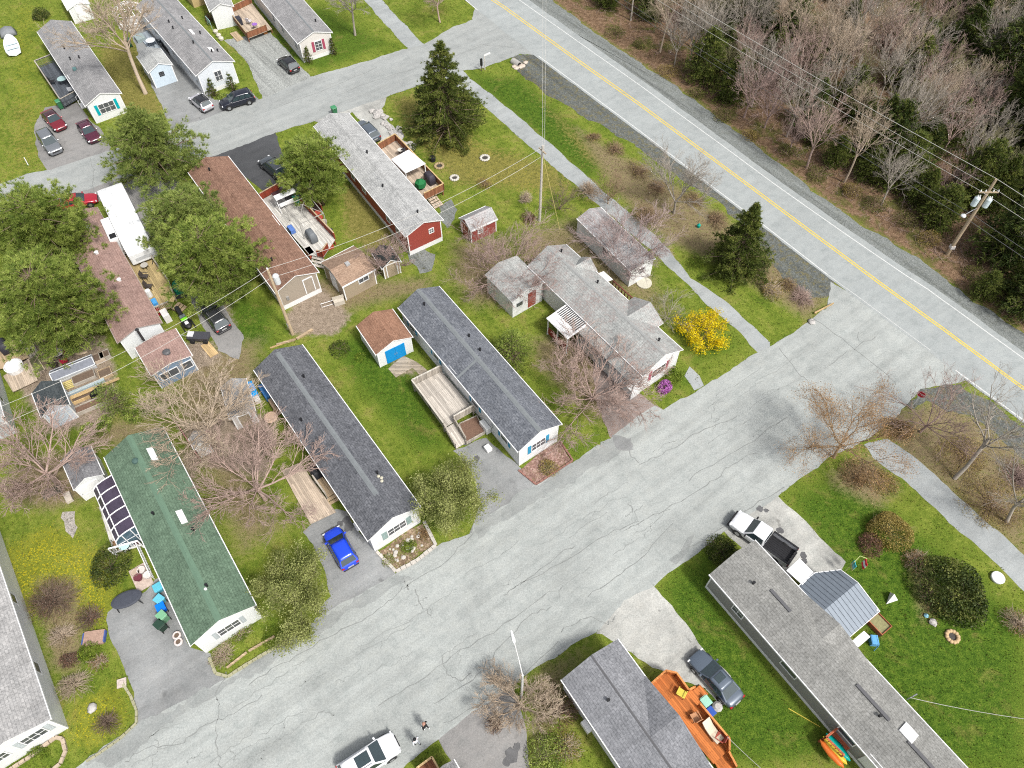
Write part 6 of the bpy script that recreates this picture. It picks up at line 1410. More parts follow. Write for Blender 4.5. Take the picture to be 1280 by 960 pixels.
def table(px,label,c,r=.6,rz=0,z=0,legs=4,ell=1.0,h=.73,leg=BLACKP):
    p=P(*px,z+h); o=empty('patio_table',(p.x,p.y,z),rz,label,'table'); b=MB(); b.lathe([(r,h-.03),(r,h),(r*.97,h+.005)],n=20); 
    for i,v in enumerate(b.v): b.v[i]=Vector((v.x*ell,v.y,v.z))
    b.build('table_top',M(c,r=.5,v=.1,name='table top'),o)
    for i in range(legs):
        a=2*pi*(i+.5)/legs; MB().tube([(math.cos(a)*r*.6*ell,math.sin(a)*r*.6,h-.03),(math.cos(a)*r*.8*ell,math.sin(a)*r*.8,0)],.025,6).build('leg',leg,o)
def chair(px,label,c,rz=0,z=0,group='patio chairs'):
    p=P(*px,z+.45); o=empty('patio_chair',(p.x,p.y,z),rz,label,'chair',group); m=M(c,r=.6,v=.12,name='chair cloth')
    MB().box(-.26,-.26,.40,.26,.26,.45).build('seat',m,o,bevel=.02); b=MB(); b.slab([(-.28,-.26,.46),(-.23,-.26,.46),(-.36,-.26,.98),(-.40,-.26,.98)][:0] or [(-.27,-.25,.47),(-.22,-.25,.47),(-.22,.25,.47),(-.27,.25,.47)],.03)
    b=MB(); b.loft([[(-.28,-.25,.46),(-.24,-.25,.46),(-.24,.25,.46),(-.28,.25,.46)],[(-.40,-.25,.98),(-.36,-.25,.98),(-.36,.25,.98),(-.40,.25,.98)]]); b.build('backrest',m,o)
    for y in (-.28,.28):
        MB().bar((-.3,y,.66),(.25,y,.64),.05,.03).build('armrest',m,o)
        for x in (-.24,.24): MB().bar((x,y*.93,0),(x,y*.93,.40),.03,.03).build('leg',BLACKP,o)
def box_thing(name,px,label,cat,dim,c,rz=HDIR,z=0,bevel=.03,r=.6):
    L,W,h=dim; b=MB(); b.box(-L/2,-W/2,0,L/2,W/2,h); return plain(name,px,label,cat,M(c,r=r,v=.12),b,rz,z=z,bevel=bevel)
# dark deck of the teal shuttered home
chair((65,101),'black patio chair on the dark grey deck',(.02,.02,.022),.3,.452); table((77,98),'pale turquoise covered table on the dark grey deck',(.30,.42,.42),.55,0,.452)
chair((88,112),'white patio chair on the dark grey deck',(.5,.52,.55),2,.452)
def metalstep(px,label,rz,c=TRIM,n=3,w=1.0,cat='steps'):
    p=P(*px); o=empty('entry_steps',(p.x,p.y,.02),rz,label,cat)
    for i in range(n): b=MB(); b.box(-w/2,i*.28,.0,w/2,i*.28+.29,.2*(i+1)); b.build('step',c,o)
    for s in (-1,1):
        b=MB(); b.bar((s*w/2,0,1.0),(s*w/2,n*.28,1.0+.2*n),.04,.04); b.bar((s*w/2,.03,0),(s*w/2,.03,1.0),.04,.04); b.bar((s*w/2,n*.28-.03,.2*n),(s*w/2,n*.28-.03,1.0+.2*n),.04,.04); b.build('handrail',c,o)
metalstep((101,134),'white entry steps at the side of the teal shuttered home',HDIR+pi)
# gazebo ring and patio by the grey roof
def dome():
    p=P(167,30); o=empty('frame_gazebo',(p.x,p.y,0),0,'round white framed gazebo at the tall tan bare tree','gazebo'); n=8; R_=1.9
    for i in range(n):
        a=2*pi*i/n; x,y=math.cos(a)*R_,math.sin(a)*R_
        MB().tube([(x,y,0),(x,y,1.9),(x*.55,y*.55,2.5),(0,0,2.75)],.05,6).build('rib',TRIM,o)
    for z,rr in ((1.9,1),(2.5,.55),(.9,1)):
        MB().tube([(math.cos(2*pi*i/16)*R_*rr,math.sin(2*pi*i/16)*R_*rr,z) for i in range(17)],.045,6).build('ring',TRIM,o)
    MB().lathe([(R_*.96,.03),(R_*.96,.10)],n=20).build('floor',GREYW,o)
dome()
table((188,50),'white square topped patio table behind the pale blue shed',(.55,.57,.6),.6,0,.205); box_thing('storage_box',(176,50),'flat grey storage lid beside the patio deck','box',(1.3,1.1,.5),(.23,.28,.28))
chair((200,52),'black round seat by the wall with two skylights above',(.02,.03,.04),1,.205)
def ladder_rail(px,label,L=2.6,rz=HDIR,m=BLACKP):
    b=MB(); b.bar((-L/2,0,.95),(L/2,0,.95),.05,.05); b.bar((-L/2,0,.15),(L/2,0,.15),.05,.05)
    for x in np.linspace(-L/2,L/2,12): b.bar((x,0,.0),(x,0,.95),.05,.05)
    return plain('railing_panel',px,label,'railing',m,b,rz)
ladder_rail((208,64),'black slatted railing between pale blue shed and house wall')
# pink home deck furniture
chair((311,26),'white chair with cushions on the crowded brown deck',(.55,.53,.56),1.2,.61); table((318,30),'small purple topped table on the crowded brown deck',(.22,.10,.35),.35,0,.61); box_thing('storage_box',(300,30),'dark grill box on the crowded brown deck','grill',(.9,.6,.9),(.03,.03,.04),z=.61); box_thing('wooden_crate',(331,41),'orange wooden crate against the brown deck wall','crate',(.8,.5,.6),(.42,.17,.05)); 
b=MB(); b.box(-1.1,-.45,0,1.1,.45,.12); plain('doormat_board',(296,46),'tan timber walk board at the foot of the crowded brown deck','board',WARMW,b,HDIR,z=.005)
b=MB(); b.loft([[(-1.5,-.1,.02),(1.5,.3,.02),(1.5,.5,.02),(-1.5,.1,.02)],[(-1.5,-.1,.2),(1.5,.3,.2),(1.5,.5,.2),(-1.5,.1,.2)]]); plain('planter_trough',(277,11),'curved white planter edge at the top photo edge','planter',TRIM,b,.3)
for x,y,l in ((276,3,'left black potted shrub at the top photo edge'),(282,3,'right black potted shrub at the top photo edge')): bush((x,y),.35,.9,l,LF_DKG,350,'potted_shrub',.1)
b=MB(); b.box(-2.0,-1.4,0,2.0,1.4,2.2); plain('timber_shed_wall',(248,-2),'yellow timber sided shed cut off by the top photo edge','shed',siding((.48,.36,.18),.2,True),b,HDIR)
for x,y,l in ((270,41,'left'),(274,46,'middle'),(277,50,'right')): 
    b=MB(); b.lathe([(.05,0),(.3,.05),(.33,.3),(.2,.42)],n=10); plain('pale_stone',(x,y),l+' pale stone of three on the grass between two homes','stone',M((.45,.42,.36),v=.2),b,0,group='pale stones between two homes')
b=MB(); b.tube([(-.7,0,0),(-.7,0,1.2),(.7,0,1.2),(.7,0,0)],.03,6); b.box(-.7,-.01,.5,.7,.01,1.15); plain('sign_panel',(263,34),'pale turquoise panel standing beside the two skylight roof','panel',M((.35,.5,.5),name='turquoise panel'),b,HDIR)
# whitewashed deck: porch swing with canopy, grill, gazebo frame, planters
def swing():
    p=P(360,258,.8); o=empty('porch_swing',(p.x,p.y,.805),HDIR+pi/2,'white porch swing with a dark canopy on the whitewashed deck','swing')
    for x in (-1.0,1.0): MB().tube([(x,-.6,0),(x,-.1,1.75),(x,.1,1.75),(x,.6,0)],.04,6).build('side_frame',TRIM,o)
    b=MB(); b.slab([(-1.1,-.75,1.78),(1.1,-.75,1.78),(1.1,.0,1.95),(-1.1,.0,1.95)],.03); b.build('canopy',M((.05,.018,.02),r=.8,name='dark maroon cloth'),o)
    b=MB(); b.slab([(-1.1,0,1.955),(1.1,0,1.955),(1.1,.6,1.78),(-1.1,.6,1.78)],.03); b.build('canopy_back',TRIM,o)
    MB().box(-.85,-.3,.42,.85,.25,.5).build('seat',TRIM,o,bevel=.02); MB().box(-.85,.25,.5,.85,.32,.95).build('backrest',TRIM,o,bevel=.02)
swing()
def grill(px,label,z=0,c=(.03,.03,.035),rz=HDIR,cov=True):
    p=P(*px,z+.6); o=empty('covered_grill',(p.x,p.y,z),rz,label,'grill'); b=MB(); b.loft([[(-.7*k,-.38*k,h),(.7*k,-.38*k,h),(.7*k,.38*k,h),(-.7*k,.38*k,h)] for k,h in ((1,.05),(.98,.75),(.75,1.1),(.5,1.18))]); b.build('cover',M(c,r=.6,v=.2,s=4,name='dark grill cover'),o,bevel=.06,smooth=True)
    for x in (-.55,.55):
        for y in (-.25,.25): MB().cyl(x,y,0,.06,.05).build('foot',BLACKP,o)
grill((389,294),'dark grey covered grill with a pale lid on the whitewashed deck',.805,(.12,.13,.14)); grill((357,240),'grey covered round grill at the far end of the whitewashed deck',.805,(.10,.10,.11))
def gaz():
    o=empty('gazebo_frame',(*P(386,281,.8).xy,.805),HDIR,'bare grey gazebo frame standing on the whitewashed deck','gazebo'); m=M((.28,.27,.25),name='grey frame'); L,W,h=3.2,2.6,2.0
    for x in (-L/2,L/2):
        for y in (-W/2,W/2): MB().bar((x,y,0),(x,y,h),.06,.06).build('post',m,o)
    b=MB(); 
    for y in (-W/2,W/2): b.bar((-L/2-.03,y,h+.03),(L/2+.03,y,h+.03),.06,.06)
    for x in (-L/2,L/2): b.bar((x,-W/2+.03,h+.03),(x,W/2-.03,h+.03),.06,.06)
    b.build('top_frame',m,o); b=MB()
    for x in (-L/2,L/2):
        for y in (-W/2,W/2): b.bar((x,y,h+.08),(0,0,h+.7),.04,.04)
    b.build('rafters',m,o)
gaz()
box_thing('storage_box',(365,289),'blue and white cooler by the wall on the whitewashed deck','cooler',(.9,.5,.5),(.08,.16,.42),z=.805)
box_thing('wooden_planter',(411,308),'red wooden planter box at the deck corner nearest the tan shed','planter',(1.1,.7,.7),(.34,.05,.03),z=.0); box_thing('wooden_planter',(389,320),'red wooden planter box beside the grey deck steps','planter',(1.1,.6,.8),(.33,.06,.035))
for x,y,c,l in ((398,270,(.36,.06,.04),'upper red flower pot outside the red deck rail'),(401,276,(.36,.06,.04),'lower red flower pot outside the red deck rail'),(406,281,(.35,.32,.25),'pale flower pot outside the red deck rail'),(413,292,(.05,.05,.06),'black flower pot outside the red deck rail')):
    b=MB(); b.lathe([(.22,0),(.32,.45),(.34,.5),(.28,.46)],n=12); plain('flower_pot',(x,y),l,'pot',M(c,r=.6),b,group='pots along the red deck rail')
bush((395,327),.45,.4,'bright green clump beside the red planter box',LF_GRN,600,'garden_plant',.09,cat='plant')
# tan house stuff
metalstep((372,378),'small white utility step below the beige gable',HDIR-pi/2,n=2,w=.8)
def pole_tr():
    p=P(366,418); o=empty('utility_pole',(p.x,p.y,0),HDIR,'wooden utility pole with a grey transformer behind the beige gable','pole'); H=hgt(418,337); m=M((.40,.31,.21),v=.2,name='weathered pole wood')
    # stands in front of the gable, leaning crown seen over the roof
    MB().tube([(0,0,0),(0,0,H)],[.16,.11],8).build('pole',m,o)
    MB().lathe([(.22,H-1.95),(.27,H-1.9),(.27,H-1.0),(.19,H-.9),(.05,H-.85)],0,-.42,12).build('transformer',M((.50,.52,.53),r=.4,name='grey enamel'),o)
    MB().bar((0,-.1,H-1.4),(0,-.2,H-1.4),.06,.06).build('bracket',STEEL,o); MB().lathe([(.05,0),(.08,.1),(.05,.2)],0,0,8).build('insulator',TRIM,o).location=(0,0,H)
    MB().box(-.08,.12,1.2,.08,.2,1.6).build('meter_box',STEEL,o)
    return o,Vector((p.x,p.y,H))
PO,PTOP=pole_tr()
# red home deck: canopy, umbrella, furniture
o=empty('deck_canopy',(*P(510,208,2.3).xy,0),HDIR,'white sheet canopy roof over the sandy deck','canopy'); T=INV[o.name]; q=[T@P(*c_,2.35) for c_ in ((489,199),(510.7,187),(532,204.4),(506.7,216.4))]
MB().slab(q,.06).build('canopy_roof',M((.64,.64,.65),r=.5,v=.04,name='white sheet'),o)
for p in q: pp=p.lerp(sum(q,Vector())/4,.06); MB().box(pp.x-.04,pp.y-.04,.0,pp.x+.04,pp.y+.04,2.28).build('post',TRIM,o)
def umbrella(px,label,z,c,r=.9,h=1.7,closed=False):
    p=P(*px,z+h*.6); o=empty('patio_umbrella',(p.x,p.y,z),.3,label,'umbrella'); m=M(c,r=.8,v=.15,s=3,name='umbrella cloth')
    b=MB(); n=6; 
    if closed: b.lathe([(.1,.35),(r,.4),(r*.93,.9),(r*.6,h),(.06,h+.25)],n=n)
    else: b.lathe([(r,h-.35),(r*.5,h),(.04,h+.12),(.0,h+.13)],n=8)
    b.build('canopy',m,o); MB().cyl(0,0,0,h+.2,.025,n=6).build('pole',STEEL,o); MB().cyl(0,0,0,.1,.25,.2,12).build('base',BLACKP,o)
umbrella((525.5,230),'closed dark green cloth cover on the sandy deck',.755,(.01,.12,.035),.62,1.0,True)
grill((537,222),'black covered grill against the brown deck rail',.755,(.035,.03,.04)); chair((503,188),'dark patio chair beside the white canopy roof',(.05,.05,.06),2,.755); table((500,187),'small pale table beside the dark patio chair',(.5,.47,.42),.3,0,.755)
b=MB(); b.lathe([(.32,0),(.32,.25),(.36,.5),(.3,.52)],n=10); plain('black_pot',(541,201),'black kettle pot on the lawn beside the sandy deck','pot',BLACKP,b)
def ring(px,label,r,c,name='fire_ring',cat='fire ring',n=12):
    p=P(*px); o=empty(name,(p.x,p.y,0),0,label,cat)
    for i in range(n):
        a=2*pi*i/n; b=MB(); b.lathe([(.13,0),(.16,.06),(.13,.16),(.05,.19)],0,0,7); s=b.build('stone',M(c,v=.25,r=.9),o,smooth=True); s.location=(math.cos(a)*r,math.sin(a)*r,0); s.rotation_euler=(0,0,a)
    MB().lathe([(r*.85,.0),(r*.85,.04)],n=14).build('ash',M((.05,.045,.04),v=.4),o)
ring((606,198),'upper pale stone ring on the spruce lawn',.45,(.42,.40,.36)); ring((568,223),'lower pale stone ring on the spruce lawn',.4,(.42,.40,.36)); ring((549,208),'sandy worn ring beside the sandy deck',.45,(.30,.23,.13)); ring((1190,796),'brown stone fire ring on the right lawn',.4,(.42,.30,.17))
def rocks():
    for i in range(46):
        t=random.random(); x=470+t*44+random.uniform(-7,7); y=139+t*48+random.uniform(-4,4)
        p=P(x,y); r=random.uniform(.18,.5); b=MB(); n=7
        b.lathe([(r*.8,0),(r,r*.3),(r*.7,r*.7),(r*.2,r*.85)],0,0,n); b.v=[v+Vector((random.gauss(0,.08),random.gauss(0,.08),random.gauss(0,.05)))*r*2 for v in b.v]
        ox=plain('boulder',p,'pale boulder of the rock edging between the drive and the spruce lawn','boulder',ROCKM,b,random.uniform(0,6),'rock edging beside the sandy deck')
ROCKM=M((.36,.345,.33),r=.9,v=.3,s=2,name='granite'); rocks()
# mauve roof deck
umbrella((224,358),'closed dark green umbrella beside the angled deck rail',.0,(.0,.13,.075),.75,1.5,True)
chair((181,345),'upper dark wicker chair on the yellowish deck',(.06,.05,.045),0,.605); chair((186,357),'lower dark wicker chair on the yellowish deck',(.06,.05,.045),0,.605)
box_thing('storage_box',(165,318),'brown bench box at the far corner of the yellowish deck','bench',(1.0,.5,.5),(.13,.06,.04),z=.605); table((180,331),'pale round mat table on the yellowish deck',(.35,.33,.30),.35,0,.605,h=.45)
b=MB(); b.cyl(0,0,0,.8,.25,.25,12); plain('propane_heater',(188,370),'white barrel on the yellowish deck','barrel',TRIM,b,z=.605,bevel=.03); box_thing('storage_box',(194,379),'bright blue tote on the yellowish deck','tote',(.7,.45,.35),(.06,.28,.6),z=.605)
box_thing('storage_box',(229,370),'long dark storage bench beside the deck steps','bench',(1.3,.55,.5),(.04,.04,.045),rz=HDIR+1.2)
box_thing('storage_box',(198,393),'red metal tool box against the white gable','box',(.5,.7,.9),(.30,.02,.03)); box_thing('tool_cabinet',(210,399),'white metal cabinet beside the red tool box','cabinet',(1.0,.6,1.0),(.58,.56,.55))
def atv():
    p=P(245,440,.5); box=empty('wheelbarrow_cart',(*P(250,423,.3).xy,.02),HDIR+.9,'dark covered garden cart beside the mauve lean-to','cart'); b=MB(); b.loft([[(-.9,-.35,.3),(.9,-.35,.3),(.9,.35,.3),(-.9,.35,.3)],[(-1.0,-.45,.8),(1.0,-.45,.8),(1.0,.45,.8),(-1.0,.45,.8)]]); b.build('tray',M((.05,.05,.06),r=.4),box,bevel=.05)
    for x in (-.6,.6):
        for y in (-.42,.42): t=MB(Matrix.Translation((x,y,.22))@Matrix.Rotation(pi/2,4,'X')); t.cyl(0,0,-.06,.06,.22); t.build('wheel',RUB,box)
    MB().box(.4,-.3,.82,.95,.3,.95).build('seat',M((.5,.5,.52)),box,bevel=.03); MB().tube([(1.0,0,.5),(1.7,0,.7)],.03).build('handle',STEEL,box)
atv()
b=MB(); b.box(-.9,-.4,0,.9,.4,.06); plain('timber_pallet',(262,437),'pale timber boards leaning by the mauve lean-to','boards',NEWW,b,HDIR+.1,z=.02)
# raised beds yard
def bed(px,label,L,W,h,soil,edge,rz=.54,fill=None):
    p=P(*px); o=empty('raised_bed',(p.x,p.y,.005),rz,label,'raised bed','raised garden beds'); t=.06
    b=MB(); b.box(-L/2,-W/2,0,L/2,-W/2+t,h); b.box(-L/2,W/2-t,0,L/2,W/2,h); b.box(-L/2,-W/2+t,0,-L/2+t,W/2-t,h); b.box(L/2-t,-W/2+t,0,L/2,W/2-t,h); b.build('timber_frame',edge,o)
    MB().box(-L/2+t+.002,-W/2+t+.002,0,L/2-t-.002,W/2-t-.002,h*.75).build('soil',soil,o)
SOIL=M((.12,.085,.062),r=.95,v=.35,s=6,name='garden soil'); SOIL2=M((.14,.085,.06),r=.95,v=.4,s=7,name='bark mulch')
bed((106,496),'dark soil bed beside the black cloth',2.0,.8,.34,SOIL,NEWW); bed((123,505),'longest raised bed at the lower edge of the yard',3.6,.8,.4,SOIL2,RAILW); bed((124,449),'small dark square bed at the upper right of the yard',1.1,1.0,.35,SOIL,SANDW); bed((132,445),'smaller dark square bed at the yard edge',.9,.9,.35,SOIL,RAILW); bed((133,468),'square bed at the right edge of the yard',1.1,1.0,.35,SOIL,WARMW); bed((136,484),'lowest square bed at the right edge of the yard',.9,.8,.31,SOIL2,SANDW); bed((46,456),'mossy planting strip between deck and sandy yard',2.6,.8,.3,M((.10,.10,.05),v=.4,s=4),SANDW,rz=-.85); bed((106,473),'slatted grey bed with a yellow frame at its end',1.9,1.0,.33,SOIL,RAILW)
b=MB()
for i in range(5): b.bar((-.5,-.4+.2*i,.05),(.5,-.4+.2*i,.05),.12,.04)
b.bar((-.45,-.5,.02),(-.45,.5,.02),.08,.04); b.bar((.45,-.5,.02),(.45,.5,.02),.08,.04); plain('yellow_pallet',(87,481),'small yellow pallet beside the slatted bed','pallet',M((.5,.42,.16),v=.15),b,.54)
b=MB(); b.box(-2.3,-.12,0,2.3,.12,.08); plain('timber_plank',(116,487),'long pale orange timber plank across the raised beds','plank',NEWW,b,.54,z=.42)
b=MB(); b.box(-1.9,-.16,0,1.9,.16,.25); plain('metal_trough',(104,487),'pale blue metal trough lying beside the raised beds','trough',M((.30,.36,.38),r=.4),b,.54,z=.01)
b=MB(); b.loft([[(-.7,-.25,.0),(.7,-.35,.0),(.6,.35,.0),(-.6,.25,.0)],[(-.5,-.15,.3),(.5,-.2,.38),(.4,.2,.32),(-.4,.15,.25)]]); plain('black_cloth',(121,490),'crumpled black cloth on the raised beds','cloth',M((.008,.008,.01),r=.9),b,.9,z=.42,smooth=True)
def cold_frame():
    p=P(90,459,.6); o=empty('cold_frame',(p.x,p.y,.005),.54,'long glazed cold frame with a ridge in the sandy yard','cold frame'); L,W=3.6,1.25
    MB().box(-L/2,-W/2,0,L/2,W/2,.45).build('base',M((.35,.36,.37)),o); g=M((.16,.17,.20),r=.12,v=.2,name='dull glazing')
    for s in (-1,1): b=MB(); b.slab([(-L/2+.05,0,.85),(L/2-.05,0,.85),(L/2-.05,s*W/2,.5),(-L/2+.05,s*W/2,.5)],.03); b.build('glazing',g,o)
    b=MB(); b.bar((-L/2,0,.88),(L/2,0,.88),.06,.05)
    for s in (-1,1): b.bar((-L/2,s*W/2,.5),(L/2,s*W/2,.5),.07,.07)
    for x in np.linspace(-L/2,L/2,2):
        for s in (-1,1): b.bar((x,0,.88),(x,s*W/2,.5),.07,.06)
    b.build('frame',M((.55,.57,.60),r=.5),o)
cold_frame()
table((72,440),'small white topped table ringed by maroon chairs in the sandy yard',(.5,.44,.44),.5); chair((66,436),'maroon chair on the far side of the white topped table',(.22,.015,.05),-1); chair((79,439),'maroon chair right of the white topped table',(.22,.015,.05),3); chair((80,451),'bright red folding chair beside the cold frame',(.42,.02,.05),2.2); chair((68,456),'black folding chair beside the cold frame',(.03,.02,.02),.5)
b=MB(); b.tube([(math.cos(a)*1.1,math.sin(a)*1.1,.06+.03*math.sin(a*3)) for a in np.linspace(.3,5,18)],.12,6); plain('driftwood_log',(104,431),'curved pale driftwood log in the sandy yard','log',M((.36,.28,.20),v=.25),b,.4,z=.06,smooth=True)
b=MB(); b.lathe([(.75,0),(.8,.5),(.72,.52),(.65,.3)],n=18); plain('white_tub',(20,461),'round white tub on the sandy lower deck','tub',TRIM,b,z=.305); grill((4,432),'dark covered grill at the left photo edge',.505,(.03,.03,.04)); chair((26,438),'black stool on the sandy raised deck',(.03,.03,.03),1,.505)
# covered things behind the charcoal house
box_thing('blue_tarpaulin_stack',(316,491),'bright blue tarpaulin covered stack beside the grey shed','tarpaulin',(1.7,.8,.7),(.0,.26,.62),rz=HDIR-.1,bevel=.15); box_thing('blue_bin_row',(333,494),'blue storage bin against the charcoal roofed wall','bin',(1.6,.5,.8),(.05,.18,.42),bevel=.08)
b=MB(); b.lathe([(.55,.3),(.6,.34),(.5,.4)],n=14); b.cyl(0,0,0,.3,.2,.2,10); plain('round_garden_table',(340,524),'round peach coloured table against the charcoal roofed home','table',M((.46,.33,.24),v=.15),b)
box_thing('white_cooler',(322,501),'white cooler beside the blue tarpaulin stack','cooler',(.7,.5,.5),(.55,.52,.50)); box_thing('timber_shelf',(344,512),'tan timber shelf leaning on the charcoal roofed wall','shelf',(1.3,.3,.9),(.35,.26,.18))
b=MB()
for i in range(9): b.box(-2.2+.5*i,-.02,.05,-1.78+.5*i,.02,1.3)
b.bar((-2.2,.04,.4),(2.3,.04,.4),.04,.08); b.bar((-2.2,.04,1.0),(2.3,.04,1.0),.04,.08); plain('fence_panel',(239,556),'faded red fence panel under the bare trees','fence',M((.36,.17,.17),v=.2,name='faded red boards'),b,HDIR+.05)
grill((394,590),'black covered grill against the charcoal roofed home',.0,(.015,.016,.02))
# green roof house sunroom
def sunroom():
    o=empty('glazed_sunroom',(*P(148,640,1.5).xy,0),H10.root.rotation_euler.z,'white framed arched sunroom with dark panes against the green roofed home','sunroom'); k=H10.sg; yh=(o.location.xy-H10.root.location.xy).length
    loc=INV[o.name]; wall=loc@H10.world((0,H10.sg*H10.wy,0)); y0=wall.y; L,D=5.2,2.1
    prof=[(y0+k*D,.45),(y0+k*D,1.5),(y0+k*(D-.12),2.0),(y0+k*(D-.5),2.35),(y0+k*1.0,2.52),(y0+k*.05,2.6)]; g=M((.045,.035,.055),r=.1,v=.4,s=1,name='smoked sunroom glass',spec=.6)
    n=5
    for i in range(n):
        x0=-L/2+L*i/n+.04; x1=-L/2+L*(i+1)/n-.04
        b=MB(); b.loft([[(x0,y,z-.02) for y,z in prof],[(x1,y,z-.02) for y,z in prof]],closed=False,caps=False); q=b.build('pane',g,o); s=q.modifiers.new('Solid','SOLIDIFY'); s.thickness=.015
    for i in range(n+1):
        x=-L/2+L*i/n; MB().tube([(x,y,z) for y,z in prof],.05,6).build('rib',TRIM,o)
    for y,z in (prof[1],prof[3]): MB().bar((-L/2,y,z),(L/2,y,z),.07,.07).build('rail',TRIM,o)
    MB().box(-L/2,min(prof[0][0],prof[0][0]-k*.08),.0,L/2,max(prof[0][0],prof[0][0]-k*.08),.45).build('sill_wall',W_SID,o)
    xe=-L/2-.02; b=MB(); b.add([(xe,y0+k*.05,.45)]+[(xe,y,z-.05) for y,z in prof],[tuple(range(len(prof)+1))]); q=b.build('end_pane',M((.06,.10,.13),r=.1,v=.3,name='blue sunroom glass'),o); s=q.modifiers.new('Solid','SOLIDIFY'); s.thickness=.015
    b=MB(); b.bar((xe,y0+k*.7,.45),(xe,y0+k*.7,2.5),.06,.06); b.bar((xe,y0+k*1.4,.45),(xe,y0+k*1.4,2.4),.06,.06); b.bar((xe,y0+k*.05,1.5),(xe,y0+k*D,1.5),.06,.06); b.build('end_frame',TRIM,o)
sunroom()
table((155,681),'pale turquoise table on the white railed patio deck',(.35,.52,.5),.4,0,.455); box_thing('wooden_chest',(149,682),'brown wicker chest on the white railed patio deck','chest',(.6,.5,.5),(.30,.16,.10),z=.455); box_thing('boot_tray',(171,676),'dark red mat beside the green roofed wall','mat',(.7,.4,.2),(.10,.02,.03),z=.455)
ladder=MB(); ladder.bar((-1.6,0,.95),(1.6,0,.95),.06,.06); ladder.bar((-1.6,0,.2),(1.6,0,.2),.05,.05)
for x in np.linspace(-1.6,1.6,14): ladder.bar((x,0,0),(x,0,.95),.04,.04)
plain('ramp_railing',(184,703),'white ramp railing along the green roofed home','railing',TRIM,ladder,H10.root.rotation_euler.z)
for x,y,c,l in ((172,718,(.36,.28,.22),'tan clay pot of the pot cluster by the green roofed home'),(179,715,(.5,.45,.42),'white pot of the pot cluster by the green roofed home'),(175,724,(.12,.03,.04),'dark red pot of the pot cluster by the green roofed home'),(187,721,(.55,.5,.47),'pale pot nearest the drive by the green roofed home')):
    b=MB(); b.lathe([(.2,0),(.3,.4),(.32,.44),(.26,.4)],n=12); plain('flower_pot',(x,y),l,'pot',M(c,r=.6),b,group='pot cluster by the green roofed home')
b=MB(); b.slab([(-1.0,-.6,.09),(1.0,-.6,.09),(1.0,.6,.09),(-1.0,.6,.09)],.08); plain('stone_slab',(177,722),'pinkish paving slab under the pot cluster','paving',M((.42,.34,.29),v=.3,s=5),b,HDIR,z=.012)
def turtle_table():
    p=P(158,749,.7); o=empty('pingpong_cover',(p.x,p.y,.01),.42,'dark oval tarpaulin covered patio table at the drive edge','covered table'); b=MB(); b.lathe([(.62,.66),(.62,.72),(.5,.76),(.02,.78)],n=22); b.v=[Vector((v.x*1.75,v.y,v.z)) for v in b.v]; b.build('cover',M((.045,.05,.065),r=.6,v=.2,name='dark cover cloth'),o,smooth=False)
    for x in (-.75,.75):
        for y in (-.4,.4): MB().tube([(x,y,.68),(x*1.12,y*1.15,0)],.035,6).build('leg',BLACKP,o)
turtle_table()
for x,y,l in ((222,795,'upper white rimmed tyre planter on the drive by the green roofed home'),(224,803,'lower white rimmed tyre planter on the drive by the green roofed home')):
    p=P(x,y); o=empty('tyre_planter',(p.x,p.y,.015),0,l,'planter','tyre planters'); b=MB(); b.lathe([(.22,0),(.31,.08),(.31,.2),(.25,.26),(.18,.24),(.18,.05)],n=18); b.build('rim',M((.52,.46,.44),v=.15,name='white painted rubber'),o,smooth=True); MB().cyl(0,0,.02,.18,.175,n=14).build('soil',SOIL,o)
def fence_chain(): pass
# lawn by the dandelions
b=MB(); b.box(-.7,-.5,0,.7,.5,.25); o=empty('blue_edged_planter',(*P(119,798).xy,.005),.15,'blue edged planter of pink gravel on the dandelion lawn','planter'); b.build('gravel_fill',M((.30,.20,.155),v=.4,s=7,name='pink gravel'),o)
for s in (-1,1): MB().box(min(s*.7,s*.78),-.4,0,max(s*.7,s*.78),.4,.3).build('blue_edge',M((.05,.08,.24),v=.2),o)
b=MB(); b.box(-.3,-.3,0,.3,.3,.1); b.box(-.14,-.14,.1,.14,.14,.16); plain('drain_cover',(152.5,854),'square pale drain cover at the drive edge','drain cover',M((.42,.36,.32),v=.25),b,.3,z=.005)
for px,r,l in (((115.5,885.5),.33,'grey boulder on the dandelion lawn'),((1165,778),.3,'brown rock below the dark evergreen shrub'),((1014,403),.35,'pale rock at the grass corner by the street mouth')):
    b=MB(); b.lathe([(r*.8,0),(r,r*.3),(r*.75,r*.6),(r*.2,r*.75)],n=9); b.v=[v+Vector((random.gauss(0,.05),random.gauss(0,.05),0)) for v in b.v]; plain('boulder',px,l,'boulder',ROCKM,b,0,smooth=True)
def edging(name,label,px,mat,w=.16,h=.12,cat='edging',z=.012,blocks=.35):
    pts=refine(px,1); c=pts[0]; o=empty(name,(c.x,c.y,0),0,label,cat); b=MB()
    for a,d in zip(pts,pts[1:]):
        L=(d-a).length; n=max(1,int(L/blocks))
        for i in range(n):
            p=a.lerp(d,(i+.04)/n); q=a.lerp(d,(i+.96)/n); hh=h*random.uniform(.8,1.2); b.bar((p.x-c.x,p.y-c.y,z+hh/2),(q.x-c.x,q.y-c.y,z+hh/2),w*random.uniform(.85,1.15),hh)
    b.build('edging_blocks',mat,o); return o
STONE=M((.40,.375,.34),r=.9,v=.25,s=3,name='pale edging stone'); MOSS=M((.27,.26,.17),r=.9,v=.25,s=3,name='mossy edging stone')
edging('stone_edging','pale mossy kerb edging along the dandelion lawn tip',[(152,852),(164,870),(171,888),(171,904),(150,924),(120,945),(108,952)],MOSS)
